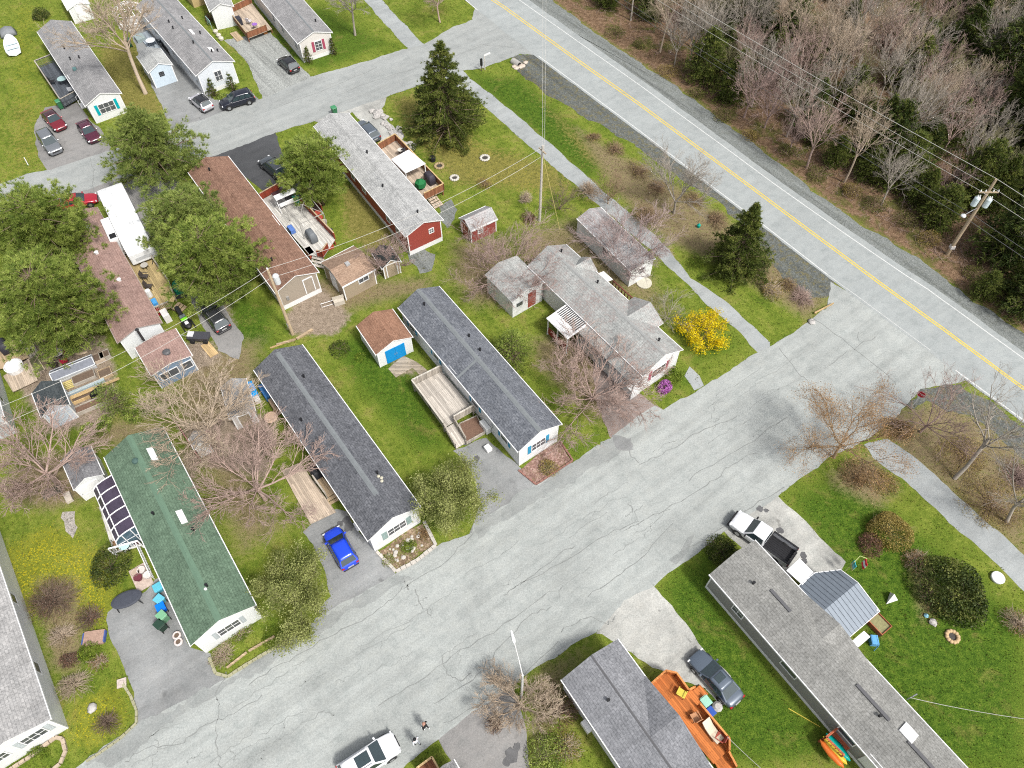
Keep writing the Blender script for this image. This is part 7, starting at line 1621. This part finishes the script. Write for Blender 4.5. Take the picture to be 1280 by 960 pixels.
edging('stone_edging','stone edging around the garden of the green roofed home',[(262,822),(270,842),(285,846),(310,830),(340,812),(358,804)],MOSS,.2)
edging('timber_edging','timber edging across the garden of the green roofed home',[(283,836),(310,815),(345,795)],WARMW,.12,.15,blocks=1.2)
edging('stone_edging','pale stone edging around the garden below the grey green shutters',[(471,690),(495,715),(520,702),(545,682),(530,652)],STONE,.25,.16)
edging('stone_edging','rounded stone edging of the flower bed at the bottom left home',[(10,965),(40,945),(70,922),(79,924),(83,938),(76,955),(60,968)],M((.36,.29,.22),r=.9,v=.2,name='brown block'),.22,.18)
edging('brick_edging','dark brick edging around the petal covered garden bed',[(648,588),(670,606),(716,576),(700,552)],M((.20,.10,.08),v=.3,name='dark brick'),.14,.12)
sheet('petal_garden_bed',[(649,588),(670,604),(714,575),(699,552),(675,566)],.03,gravel('petal mulch',(.20,.12,.10),(.32,.22,.19),(.14,.12,.05),.4),.05,True)
sheet('stone_garden_soil',[(473,690),(496,713),(543,681),(528,654),(500,670)],.028,gravel('dry garden soil',(.17,.12,.08),(.30,.23,.16),(.11,.13,.02),.9),.1,False)
for i in range(26):
    u=random.random(); v_=random.random(); x=478+u*55+v_*8-4; y=692-u*30+v_*18; r=random.uniform(.08,.2); b=MB(); b.lathe([(r*.8,0),(r,r*.3),(r*.5,r*.6)],n=6); plain('garden_stone',P(x,y),'pale stone lying in the garden below the grey green shutters','stone',STONE,b,random.random()*6,'stones in the stone edged garden',z=.028)
p=P(590,548); b=MB(); o=empty('mulch_planter',(p.x,p.y,.013),HDIR,'square timber planter of brown mulch beside the grey ramp','planter'); T=INV[o.name]; q=[T@P(*c_,.3) for c_ in ((574,530),(596,520),(606,540),(583,553))]
MB().slab([Vector((c_.x,c_.y,.3)) for c_ in q],.3).build('mulch',SOIL2,o)
for i in range(4): a,d=q[i],q[(i+1)%4]; MB().bar((a.x,a.y,.19),(d.x,d.y,.19),.08,.38).build('timber_side',RAILW,o)
sheet('shed_boardwalk',[(485,461),(505,445),(520,452),(543,470),(530,476),(516,460),(495,472)],.03,planks((.30,.255,.20)),.05,True)
b=MB(); b.box(-.3,-.25,0,.3,.25,.4); plain('electric_box',(610,562),'white heat pump box standing on the drive by the blue shuttered wall','heat pump',TRIM,b,HDIR,z=.013,bevel=.04)
edging('timber_edging','weathered timber edging behind the warm brown roofed shed',[(345,432),(370,425),(392,412)],WARMW,.2,.15,blocks=1.5)
# bungalow small things
b=MB(); b.lathe([(.75,0),(.75,.12),(.7,.14)],n=18); plain('round_well_cover',(805,354),'round pale disc beside the long white shed','well cover',M((.40,.38,.31),v=.15),b)
b=MB(); b.lathe([(.46,0),(.5,.2),(.46,.25),(.1,.27)],n=18); plain('round_well_cover',(1246,723),'round white well cover on the right lawn by the trail','well cover',M((.60,.61,.62),r=.5),b)
sheet('bungalow_walk',[(862,458),(874,470),(880,482),(868,488),(856,470)],.01,PATHM,.05)
b=MB(); b.lathe([(.14,0),(.2,.3),(.05,.5)],n=8); plain('green_hydrant_cap',(873,284),'small turquoise marker post in the scrub by the ditch','marker',M((.0,.28,.22)),b)
# right home
bed((1097,782),'square red timber planter beside the metal porch roof',1.25,1.1,.5,M((.20,.19,.09),v=.4,s=6),planks((.30,.10,.05)),rz=H12.root.rotation_euler.z)
b=MB(); b.tube([(-.4,0,.0),(-.3,0,.9),(.4,0,.9)],.03,6); b.box(-.1,-.25,0,.55,.25,.5); plain('blue_wheelbarrow',(1091,806),'blue and white wheelbarrow beside the small canopy','wheelbarrow',M((.10,.30,.55)),b,HDIR-.7)
b=MB(); b.loft([[(-.5,-.3,.02),(.5,-.3,.02),(.3,.4,.02)],[(-.05,0,.8),(.05,0,.8),(.0,.05,.85)]]); plain('white_garden_ornament',(1112,748),'white pyramid garden ornament on the right lawn','ornament',TRIM,b,.3)
b=MB(); b.lathe([(.14,0),(.18,.12),(.05,.28)],n=8); plain('blue_garden_ball',(1157,770),'small blue garden ball below the dark evergreen shrub','ornament',M((.2,.4,.5),r=.2),b)
bush((1163,772),.8,.25,'bare earth flower clump below the dark evergreen shrub',LF_BRN,300,'garden_plant',.07,cat='plant')
def flagpole():
    p=P(1054,716); o=empty('flag_bracket',(p.x,p.y,0),0,'slim post with red white and teal flags at the porch corner','flag post'); MB().tube([(0,0,0),(0,0,2.2),(.35,.3,2.6),(.8,.1,2.6)],.025,6).build('post',M((.45,.5,.2),name='pale green post'),o)
    b=MB(); n=8
    for nm,x0,cols in (('red_white_flag',.75,((.55,.03,.05),(.62,.6,.6),(.55,.03,.05))),('teal_flag',.05,((.05,.38,.42),(.2,.5,.5),(.5,.5,.2)))):
        for j,c in enumerate(cols):
            b=MB(); z0=2.5-.3*j-(.0 if x0>.5 else .3); b.loft([[(x0+.02*math.sin(i),.1-.07*i+.05,z0),(x0+.02*math.sin(i),.1-.07*i+.05,z0-.3),(x0+.03+.02*math.sin(i),.1-.07*i+.05,z0-.3),(x0+.03+.02*math.sin(i),.1-.07*i+.05,z0)] for i in range(8)]); b.build('flag_band',M(c,r=.8),o)
flagpole()
def canoe(px,label,c,rz,z,L=2.0):
    b=MB(); b.loft([[(x,-w,.1),(x,-w*.6,.0),(x,w*.6,.0),(x,w,.1),(x,0,.16)] for x,w in ((-L/2,.03),(-L/3,.22),(0,.3),(L/3,.22),(L/2,.03))]); plain('plastic_sled',px,label,'kayak',M(c,r=.35,v=.08),b,rz,z=z,smooth=True)
A12=H12.root.rotation_euler.z
canoe((1043,938),'yellow toy kayak on the red stair porch',(.50,.36,.03),A12,.83); canoe((1047,934),'teal toy kayak on the red stair porch',(.0,.28,.24),A12,.83); canoe((1039,942),'orange toy kayak on the red stair porch',(.5,.12,.02),A12,.83)
b=MB(); b.tube([(-1.1,0,.03),(1.1,0,.03)],.03,6); plain('yellow_pole',(1005,897),'yellow pole lying on the grass beside the grey sided wall','pole',M((.5,.40,.06)),b,-.55)
# orange deck items
chair((852,866),'yellow toy chair on the orange deck',(.5,.42,.06),1,.805); chair((869,896),'small wooden chair against the orange deck rail',(.4,.2,.1),2,.805)
def lounge():
    o=empty('lounge_chair',(*P(889,915,.85).xy,.805),A12,'cream cushioned lounge chair on the orange deck','lounge chair'); b=MB(); b.loft([[(x,-.32,z),(x,.32,z),(x,.32,z+.09),(x,-.32,z+.09)] for x,z in ((-.75,.75),(-.3,.38),(.1,.3),(.75,.42))]); b.build('cushion',M((.52,.45,.35),r=.9,v=.08),o,bevel=.02)
    b=MB()
    for y in (-.3,.3): b.tube([(-.75,y,.74),(-.3,y,.36),(.1,y,.28),(.75,y,.40)],.025,6); b.tube([(-.5,y,.45),(-.6,y,0)],.025,6); b.tube([(.5,y,.36),(.5,y,0)],.025,6)
    b.build('frame',STEEL,o)
lounge(); chair((900,921),'red folding chair behind the cream lounge chair',(.3,.06,.04),2.5,.805)
wheelie((881,878),'pale green lidded bin beside the orange deck',(.16,.30,.24),A12,.9); box_thing('blue_tote',(887,891),'small blue tote beside the orange deck','tote',(.6,.5,.5),(.02,.07,.32),rz=A12)
b=MB(); b.lathe([(.3,0),(.36,.2),(.2,.35)],n=9); plain('flat_rock',(896,884),'tan rock behind the slate blue sedan','rock',ROCKM,b,.4)
grill((808,838),'dark covered shape at the end of the orange deck',.0,(.03,.03,.03)) if False else None
# ---------------------------------------------------------------- street furniture, poles, wires
def sign_stop():
    p=P(1139,509); H=hgt(509,497.5); o=empty('stop_sign',(p.x,p.y,0),R(230),'red octagonal stop sign on a white post at the street corner','road sign'); H=2.3
    MB().bar((0,0,0),(0,0,H),.07,.07).build('post',TRIM,o); n=8; r=.38; V=[(.045,r*math.cos(2*pi*(i+.5)/n),H-.28+r*math.sin(2*pi*(i+.5)/n)) for i in range(n)]
    b=MB(); b.loft([V,[(x+.02,y,z) for x,y,z in V]]); b.build('sign_plate',M((.42,.02,.035),r=.4,name='sign red'),o)
    V2=[(.0668,y*1.0,z) for x,y,z in V]; c=Vector((.067,0,H-.28)); b=MB()
    for i in range(n):
        a,d=Vector(V2[i]),Vector(V2[(i+1)%n]); b.add([a.lerp(c,.03),d.lerp(c,.03),d.lerp(c,.10),a.lerp(c,.10)],[(0,1,2,3)])
    b.build('sign_border',TRIM,o)
    cu=bpy.data.curves.new('sign_lettering','FONT'); cu.body='STOP'; cu.size=.26; cu.align_x='CENTER'; cu.align_y='CENTER'; cu.extrude=.002
    t0=bpy.data.objects.new('lettering_source',cu); C.objects.link(t0); dg=bpy.context.evaluated_depsgraph_get(); dg.update(); lm=bpy.data.meshes.new_from_object(t0.evaluated_get(dg)); bpy.data.objects.remove(t0); lm.materials.clear(); lm.materials.append(TRIM); tmp=link('sign_lettering',lm,o); tmp.location=(.069,0,H-.28); tmp.rotation_euler=(pi/2,0,pi/2)
sign_stop()
def sign_small():
    p=P(606,87); o=empty('street_name_sign',(p.x,p.y,0),.6,'small white street name blade sign on a post at the side street corner','street sign'); H=hgt(87,70)
    MB().bar((0,0,0),(0,0,H),.09,.09).build('post',M((.5,.48,.45)),o); b=MB(); b.box(-.05,-.02,H,.85,.02,H+.2); b.build('name_blade',TRIM,o); MB().box(-.6,-.1,H-1.1,-.35,.1,H-.2).build('post_box',BLACKP,o); MB().bar((-.475,0,0),(-.475,0,H-1.1),.07,.07).build('side_post',M((.12,.09,.07)),o)
sign_small()
def culvert():
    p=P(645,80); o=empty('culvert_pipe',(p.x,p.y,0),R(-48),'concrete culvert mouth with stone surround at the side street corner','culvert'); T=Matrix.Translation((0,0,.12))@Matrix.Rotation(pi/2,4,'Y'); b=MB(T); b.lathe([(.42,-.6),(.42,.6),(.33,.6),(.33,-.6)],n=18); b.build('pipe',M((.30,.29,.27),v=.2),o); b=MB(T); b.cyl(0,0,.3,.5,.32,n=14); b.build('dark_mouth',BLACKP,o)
    for i in range(9):
        b=MB(); r=random.uniform(.25,.4); b.lathe([(r,0),(r,r*.3),(r*.4,r*.6)],n=7); s=b.build('stone',M((.42,.36,.30),v=.25),o); s.location=(.5+random.uniform(-.3,.6),random.uniform(-1.3,1.3),0)
culvert()
b=MB(); b.box(-1.2,-.05,.15,1.2,.05,.30); b.box(-1.0,-.04,0,-.9,.04,.15); b.box(.9,-.04,0,1.0,.04,.15); plain('timber_guard_rail',(1029,387),'short pale timber barrier at the ditch end by the street mouth','barrier',NEWW,b,R(30))
def lamp():
    p=P(652,872); o=empty('street_lamp',(p.x,p.y,0),0,'slim grey street lamp with curved arm over the main street','street lamp'); H=hgt(872,836)+1.2; H=6.2; g=M((.50,.50,.49),r=.45,v=.1,name='lamp grey')
    MB().tube([(0,0,0),(0,0,H*.5),(0,0,H)],[.10,.085,.07],8).build('pole',g,o); d=(P(642,800,H+.5)-Vector((p.x,p.y,H))); MB().tube([(0,0,H-.05),(d.x*.4,d.y*.4,H+.35),(d.x*.95,d.y*.95,H+.5)],.035,6).build('arm',g,o)
    b=MB(); e=d.copy(); e.z=0; e.normalize(); b.tube([(d.x*.9,d.y*.9,H+.5),(d.x*1.0,d.y*1.0,H+.52),(d.x+e.x*.6,d.y+e.y*.6,H+.5)],[.06,.13,.07],8); b.build('lamp_head',M((.6,.61,.6),r=.3,name='lamp white'),o)
lamp()
POLEW=M((.36,.28,.19),r=.85,v=.25,s=2,name='weathered pole wood')
def wood_pole():
    p=P(674.5,276); H=hgt(276,182); o=empty('utility_pole',(p.x,p.y,0),HDIR,'slim pale wooden pole without transformer on the spruce lawn','pole'); MB().tube([(0,0,0),(0,0,H)],[.15,.10],8).build('pole',M((.42,.39,.35),r=.85,v=.2,name='grey pole wood'),o)
    for z in (H-.3,H-1.2): MB().lathe([(.05,z-.08),(.08,z),(.04,z+.1)],.14,0,8).build('insulator',TRIM,o)
    b=MB(); b.bar((-.55,.0,H-.6),(.55,0,H-.6),.09,.1); b.build('crossarm',POLEW,o)
    return Vector((p.x,p.y,H))
P2=wood_pole()
def big_pole():
    p=P(1184,318); H=hgt(318,224); t=P(1241,224,H); o=empty('utility_pole',(p.x,p.y,0),0,'tall utility pole with two grey transformers and a lamp at the wood edge','pole'); top=Vector((t.x-p.x,0*(t.y-p.y),H)); top.x*=.35
    MB().tube([(0,0,0),tuple(top*.5),tuple(top)],[.19,.16,.12],10).build('pole',POLEW,o); g=M((.50,.58,.60),r=.35,v=.1,name='pale blue enamel')
    at=lambda z:top*(z/H)
    for s in (-1,1):
        c=at(H-2.6); b=MB(); b.lathe([(.22,-.55),(.27,-.5),(.27,.35),(.2,.45),(.06,.5)],n=14); q=b.build('transformer',g,o); q.location=(c.x+s*.5,c.y-.1*s,H-2.6)
        for k in (-.1,.1): MB().lathe([(.05,0),(.07,.1),(.03,.25)],n=8).build('bushing',TRIM,q).location=(k,0,.45)
    c=at(H-1.4); MB().bar((c.x-.9,c.y-.12,H-1.4),(c.x+.9,c.y-.12,H-1.4),.1,.12).build('crossarm',POLEW,o)
    for k in (-.8,-.35,.35,.8): b=MB(); b.lathe([(.04,0),(.07,.06),(.04,.2)],n=8); b.build('insulator',TRIM,o).location=(c.x+k,c.y-.12,H-1.33)
    c=at(H-3.4); MB().tube([tuple(c),(c.x-.7,c.y-.5,H-3.2),(c.x-1.5,c.y-.9,H-3.4)],.035,6).build('lamp_arm',STEEL,o); b=MB(); b.lathe([(.06,.12),(.22,.0),(.24,-.1),(.05,-.14)],n=12); b.build('lamp_head',M((.6,.61,.62),r=.3),o).location=(c.x-1.6,c.y-.95,H-3.4)
    MB().box(-.2,-.22,.9,.2,.22,1.25).build('pole_tag',M((.55,.52,.5)),o)
    return Vector((p.x+top.x,p.y,H))
P3=big_pole()
WIRE=M((.42,.41,.38),r=.6,v=.05,name='pale cable'); WIRED=M((.10,.10,.10),r=.6,v=.05,name='dark cable')
def wire(label,a,b,sag,mat=WIRE,r=.016,n=14,name='power_line'):
    pts=[]; a=Vector(a); b=Vector(b)
    for i in range(n+1):
        t=i/n; p=a.lerp(b,t); p.z-=sag*4*t*(1-t); pts.append(p)
    c=pts[0].copy(); m=MB(); m.tube([p-c for p in pts],r,5); o=m.build(name,mat); o.location=c; tag(o,label,'cable','overhead cables')
hd=(P(958,248)-P(614,-2)); hd.z=0; hd.normalize(); far=P3+hd*-75
near=P3-hd*-40
for dz,dx,l,mt,r in ((.05,0,'topmost',WIRE,.022),(-1.3,-.8,'second',WIRE,.016),(-1.3,.8,'third',WIRE,.016),(-4.2,0,'fourth',WIRED,.02),(-4.9,0,'lowest',WIRED,.024)):
    o=Vector((dx,0,dz)); wire(l+' cable running left from the tall utility pole over the wood edge',P3+o,far+o,.8,mt,r,20); wire(l+' cable running right from the tall utility pole out of the photo',P3+o,near+o,.4,mt,r)
wire('cable from the slim wooden pole across the highway to the top photo edge',P2,P2+Vector((1,42,1.5)),.6)
wire('second cable from the slim wooden pole across the highway',P2+Vector((.2,0,-.6)),P2+Vector((1.5,42,.6)),.6)
wire('cable from the slim wooden pole to the pole behind the beige gable',P2+Vector((0,0,-.2)),PTOP+Vector((0,0,.1)),1.2)
wire('lower cable from the slim wooden pole to the pole behind the beige gable',P2+Vector((0,0,-1.2)),PTOP+Vector((0,0,-1.0)),1.3)
E3=P(-30,520,5)
wire('cable from the pole behind the beige gable to the left photo edge',PTOP,E3,1.0); wire('lower cable from the pole behind the beige gable to the left photo edge',PTOP+Vector((0,0,-1)),P(-20,540,4.5),1.0)
wire('guy wire of the slim wooden pole down to the lawn',P2+Vector((0,0,-.8)),P(700,288,.05),.02,M((.45,.38,.14)),.02)
wire('service cable from the slate roof deck post across the right lawn',P(909,921,2.2),P(1010,1010,4.5),.3); wire('service cable from the grey sided home roof to the right photo edge',P(1138,872,3.4),P(1330,905,6.0),.5)
b=MB(); b.tube([(0,0,0),(0,0,.9),(.2,.1,1.1)],.04,6); plain('service_mast',P(1138,872,3.0),'bent service mast on the right eave of the grey sided home','mast',STEEL,b,0,z=2.5)
# ---------------------------------------------------------------- people
def person(px,label,top,legs,hair,rz,skin=(.42,.27,.2),shoe=(.6,.6,.6)):
    p=P(*px); o=empty('person',(p.x,p.y,.018),rz,label,'person')
    mm=[M(skin,r=.6,v=.05,name='skin'),M(top,r=.85,v=.15,s=8,name='top cloth'),M(legs,r=.85,v=.15,s=8,name='trouser cloth')]
    V=[];E=[];Rr=[]
    def v(c,r): V.append(c);Rr.append(r);return len(V)-1
    def e(a,b): E.append((a,b))
    pel=v((0,0,.93),(.15,.12)); sp=v((.01,0,1.12),(.14,.11)); ch=v((.02,0,1.32),(.17,.12)); nk=v((.02,0,1.47),(.06,.06)); hd0=v((.04,0,1.58),(.085,.09)); hd1=v((.04,0,1.68),(.085,.095))
    e(pel,sp);e(sp,ch);e(ch,nk);e(nk,hd0);e(hd0,hd1)
    for s,fw in ((1,.14),(-1,-.10)):
        hp=v((0,s*.09,.88),(.095,.09)); kn=v((fw*.7+.03,s*.10,.48),(.062,.06)); an=v((fw-.03,s*.10,.09),(.042,.042)); to=v((fw+.14,s*.11,.04),(.04,.035)); e(pel,hp);e(hp,kn);e(kn,an);e(an,to)
        sh=v((.02,s*.18,1.40),(.065,.065)); el=v((-fw*.5,s*.25,1.13),(.048,.048)); wr=v((-fw*.9+.08,s*.25,.90),(.032,.032)); pa=v((-fw*.9+.10,s*.25,.83),(.04,.022)); e(ch,sh);e(sh,el);e(el,wr);e(wr,pa)
        for k in range(4):
            f0=v((-fw*.9+.085+.018*k,s*(.255),.78),(.009,.009)); f1=v((-fw*.9+.088+.018*k,s*.245,.72+.008*abs(k-1)),(.008,.008)); e(pa,f0);e(f0,f1)
        t0=v((-fw*.9+.14,s*.235,.82),(.010,.010)); t1=v((-fw*.9+.155,s*.225,.78),(.009,.009)); e(pa,t0);e(t0,t1)
    me=bpy.data.meshes.new('body'); me.from_pydata(V,E,[]); ob=link('body',me,o)
    sk=ob.modifiers.new('Skin','SKIN'); 
    for i,d in enumerate(me.skin_vertices[0].data): d.radius=Rr[i]; d.use_root=(i==0)
    sb=ob.modifiers.new('Subd','SUBSURF'); sb.levels=1; sb.render_levels=1
    dg=bpy.context.evaluated_depsgraph_get(); dg.update(); ev=ob.evaluated_get(dg); m2=bpy.data.meshes.new_from_object(ev)
    ob.modifiers.clear(); ob.data=m2; m2.materials.clear()
    for m_ in mm: m2.materials.append(m_)
    for f in m2.polygons:
        c=f.center; f.use_smooth=True
        f.material_index=0 if c.z>1.46 or (abs(c.y)>.2 and c.z<.93 and c.z>.65) else (1 if c.z>.92 or abs(c.y)>.2 else 2)
    b=MB(); b.lathe([(.10,-.06),(.118,.0),(.11,.06),(.07,.1),(.01,.115)],n=14); hr=b.build('hair',M(hair,r=.7,v=.2,s=20,name='hair'),o,smooth=True); hr.location=(.02,0,1.69)
    f=MB(); f.add([(.128,-.012,1.60),(.128,.012,1.60),(.155,0,1.605),(.128,0,1.65)],[(0,1,2),(0,2,3),(1,3,2)]); f.build('nose',mm[0],o)
    for s in (-1,1):
        f=MB(); f.lathe([(.0,-.012),(.013,0),(.0,.012)],n=8); q=f.build('eye',BLACKP,o); q.location=(.125,s*.035,1.64)
        f=MB(); f.lathe([(.0,-.03),(.016,0),(.0,.03)],n=8); q=f.build('ear',mm[0],o); q.location=(.04,s*.1,1.63)
        f=MB(); fw=.14*s if False else (.14 if s==1 else -.10); f.box(fw-.1,s*.105-.05,.0,fw+.2,s*.105+.05,.085); f.build('shoe',M(shoe,r=.6),o,bevel=.03,seg=2)
    f=MB(); f.box(.12,-.025,1.555,.132,.025,1.565); f.build('mouth',M((.3,.1,.09)),o)
person((533,911),'person in black clothes with pale shoes walking on the main street, upper of two',(.012,.012,.014),(.012,.012,.014),(.30,.16,.12),2.6)
person((522,930),'person in a white top and black hair walking by the white suv, lower of two',(.58,.60,.64),(.30,.32,.36),(.008,.008,.01),2.4,shoe=(.02,.02,.02))
# white canopy patch, misc yard bits
b=MB(); b.slab([(-1.2,-.06,.12),(1.2,-.06,.12),(1.2,.06,.12),(-1.2,.06,.12)],.1); plain('timber_plank',(354,430),'weathered timber plank lying behind the charcoal roofed home','plank',NEWW,b,.45)
b=MB(); b.tube([(-.6,0,.5),(.6,0,.5),(.6,0,.02),(-.6,0,.02),(-.6,0,.5)],.025,6); plain('metal_hoop',(410,382),'white tube frame in the scrub below the tan shed','frame',TRIM,b,.4)
b=MB(); b.box(-.5,-.4,0,.5,.4,.5); b.box(-.55,-.02,.5,.55,.02,.9); plain('wire_crate',(424,378),'pale wire crate below the tan shed','crate',M((.42,.38,.32)),b,.4)
sheet('gravel_pad',[(510,318),(530,310),(545,318),(540,340),(525,342)],.007,GR_G,.2)
sheet('gravel_pad',[(548,258),(562,250),(572,262),(560,285),(552,278)],.007,GR_G,.2)
sheet('worn_path',[(78,640),(92,640),(100,660),(92,672),(80,665)],.006,gravel('worn grey earth',(.26,.24,.22),(.34,.31,.28)),.2)
def bench(px,label,rz):
    o=empty('garden_bench',(*P(*px).xy,0),rz,label,'bench'); m=planks((.10,.09,.07)); MB().box(-.7,-.2,.4,.7,.2,.45).build('seat',m,o); b=MB(); b.box(-.7,.2,.5,.7,.24,.9); b.build('backrest',m,o)
    for x in (-.6,.6):
        for y in (-.16,.16): MB().box(x-.03,y-.03,0,x+.03,y+.03,.4).build('leg',m,o)
bench((69,620),'dark garden bench by the mossy trunk',.5)
box_thing('stone_block',(87,623),'pale stone block beside the white gabled shed','block',(.9,.5,.35),(.45,.40,.34))
b=MB(); b.lathe([(.3,0),(.34,.15),(.3,.2),(.1,.22)],n=10); plain('white_bucket_lid',(33,202),'white pole lying on the lawn at the left photo edge','pole',TRIM,MB().tube([(-.8,0,.05),(.8,0,.05)],.04,6),2.2)
SUN_E,SUN_A,SKY_E,EXPO=2.3,8,.12,.84
# ---------------------------------------------------------------- light, sky, camera
sc=bpy.context.scene
cam=bpy.data.cameras.new('camera'); co=bpy.data.objects.new('camera',cam); C.objects.link(co)
cam.sensor_fit='HORIZONTAL'; cam.sensor_width=36; cam.lens=36*FOC/1280; cam.clip_end=9000; cam.clip_start=.5
co.location=(0,0,HC); co.rotation_euler=(pi/2-PIT,0,0); sc.camera=co
EL=R(54); AZ=Vector((.70,-.71,0)).normalized()
sd=Vector((AZ.x*math.cos(EL),AZ.y*math.cos(EL),math.sin(EL)))
L=bpy.data.lights.new('sun','SUN'); L.energy=SUN_E; L.angle=R(SUN_A); L.color=(1,.965,.91)
lo=bpy.data.objects.new('sun',L); C.objects.link(lo); lo.rotation_euler=(-sd).to_track_quat('-Z','Y').to_euler(); lo.location=sd*80
w=bpy.data.worlds.new('World'); sc.world=w; w.use_nodes=True; nt=w.node_tree
sky=nt.nodes.new('ShaderNodeTexSky'); sky.sky_type='NISHITA'; sky.sun_disc=False; sky.sun_elevation=EL; sky.sun_rotation=math.atan2(AZ.x,AZ.y); sky.air_density=1.0; sky.dust_density=4.0; sky.ozone_density=1.0
bg=nt.nodes['Background']; hs=nt.nodes.new('ShaderNodeHueSaturation'); hs.inputs['Saturation'].default_value=.3; nt.links.new(sky.outputs[0],hs.inputs['Color']); nt.links.new(hs.outputs[0],bg.inputs[0]); bg.inputs[1].default_value=SKY_E
sc.view_settings.view_transform='Standard'; sc.view_settings.look='None'; sc.view_settings.exposure=EXPO; sc.view_settings.gamma=1
sc.cycles.use_denoising=False; sc.cycles.filter_width=1.1; sc.cycles.max_bounces=6; sc.cycles.transparent_max_bounces=4
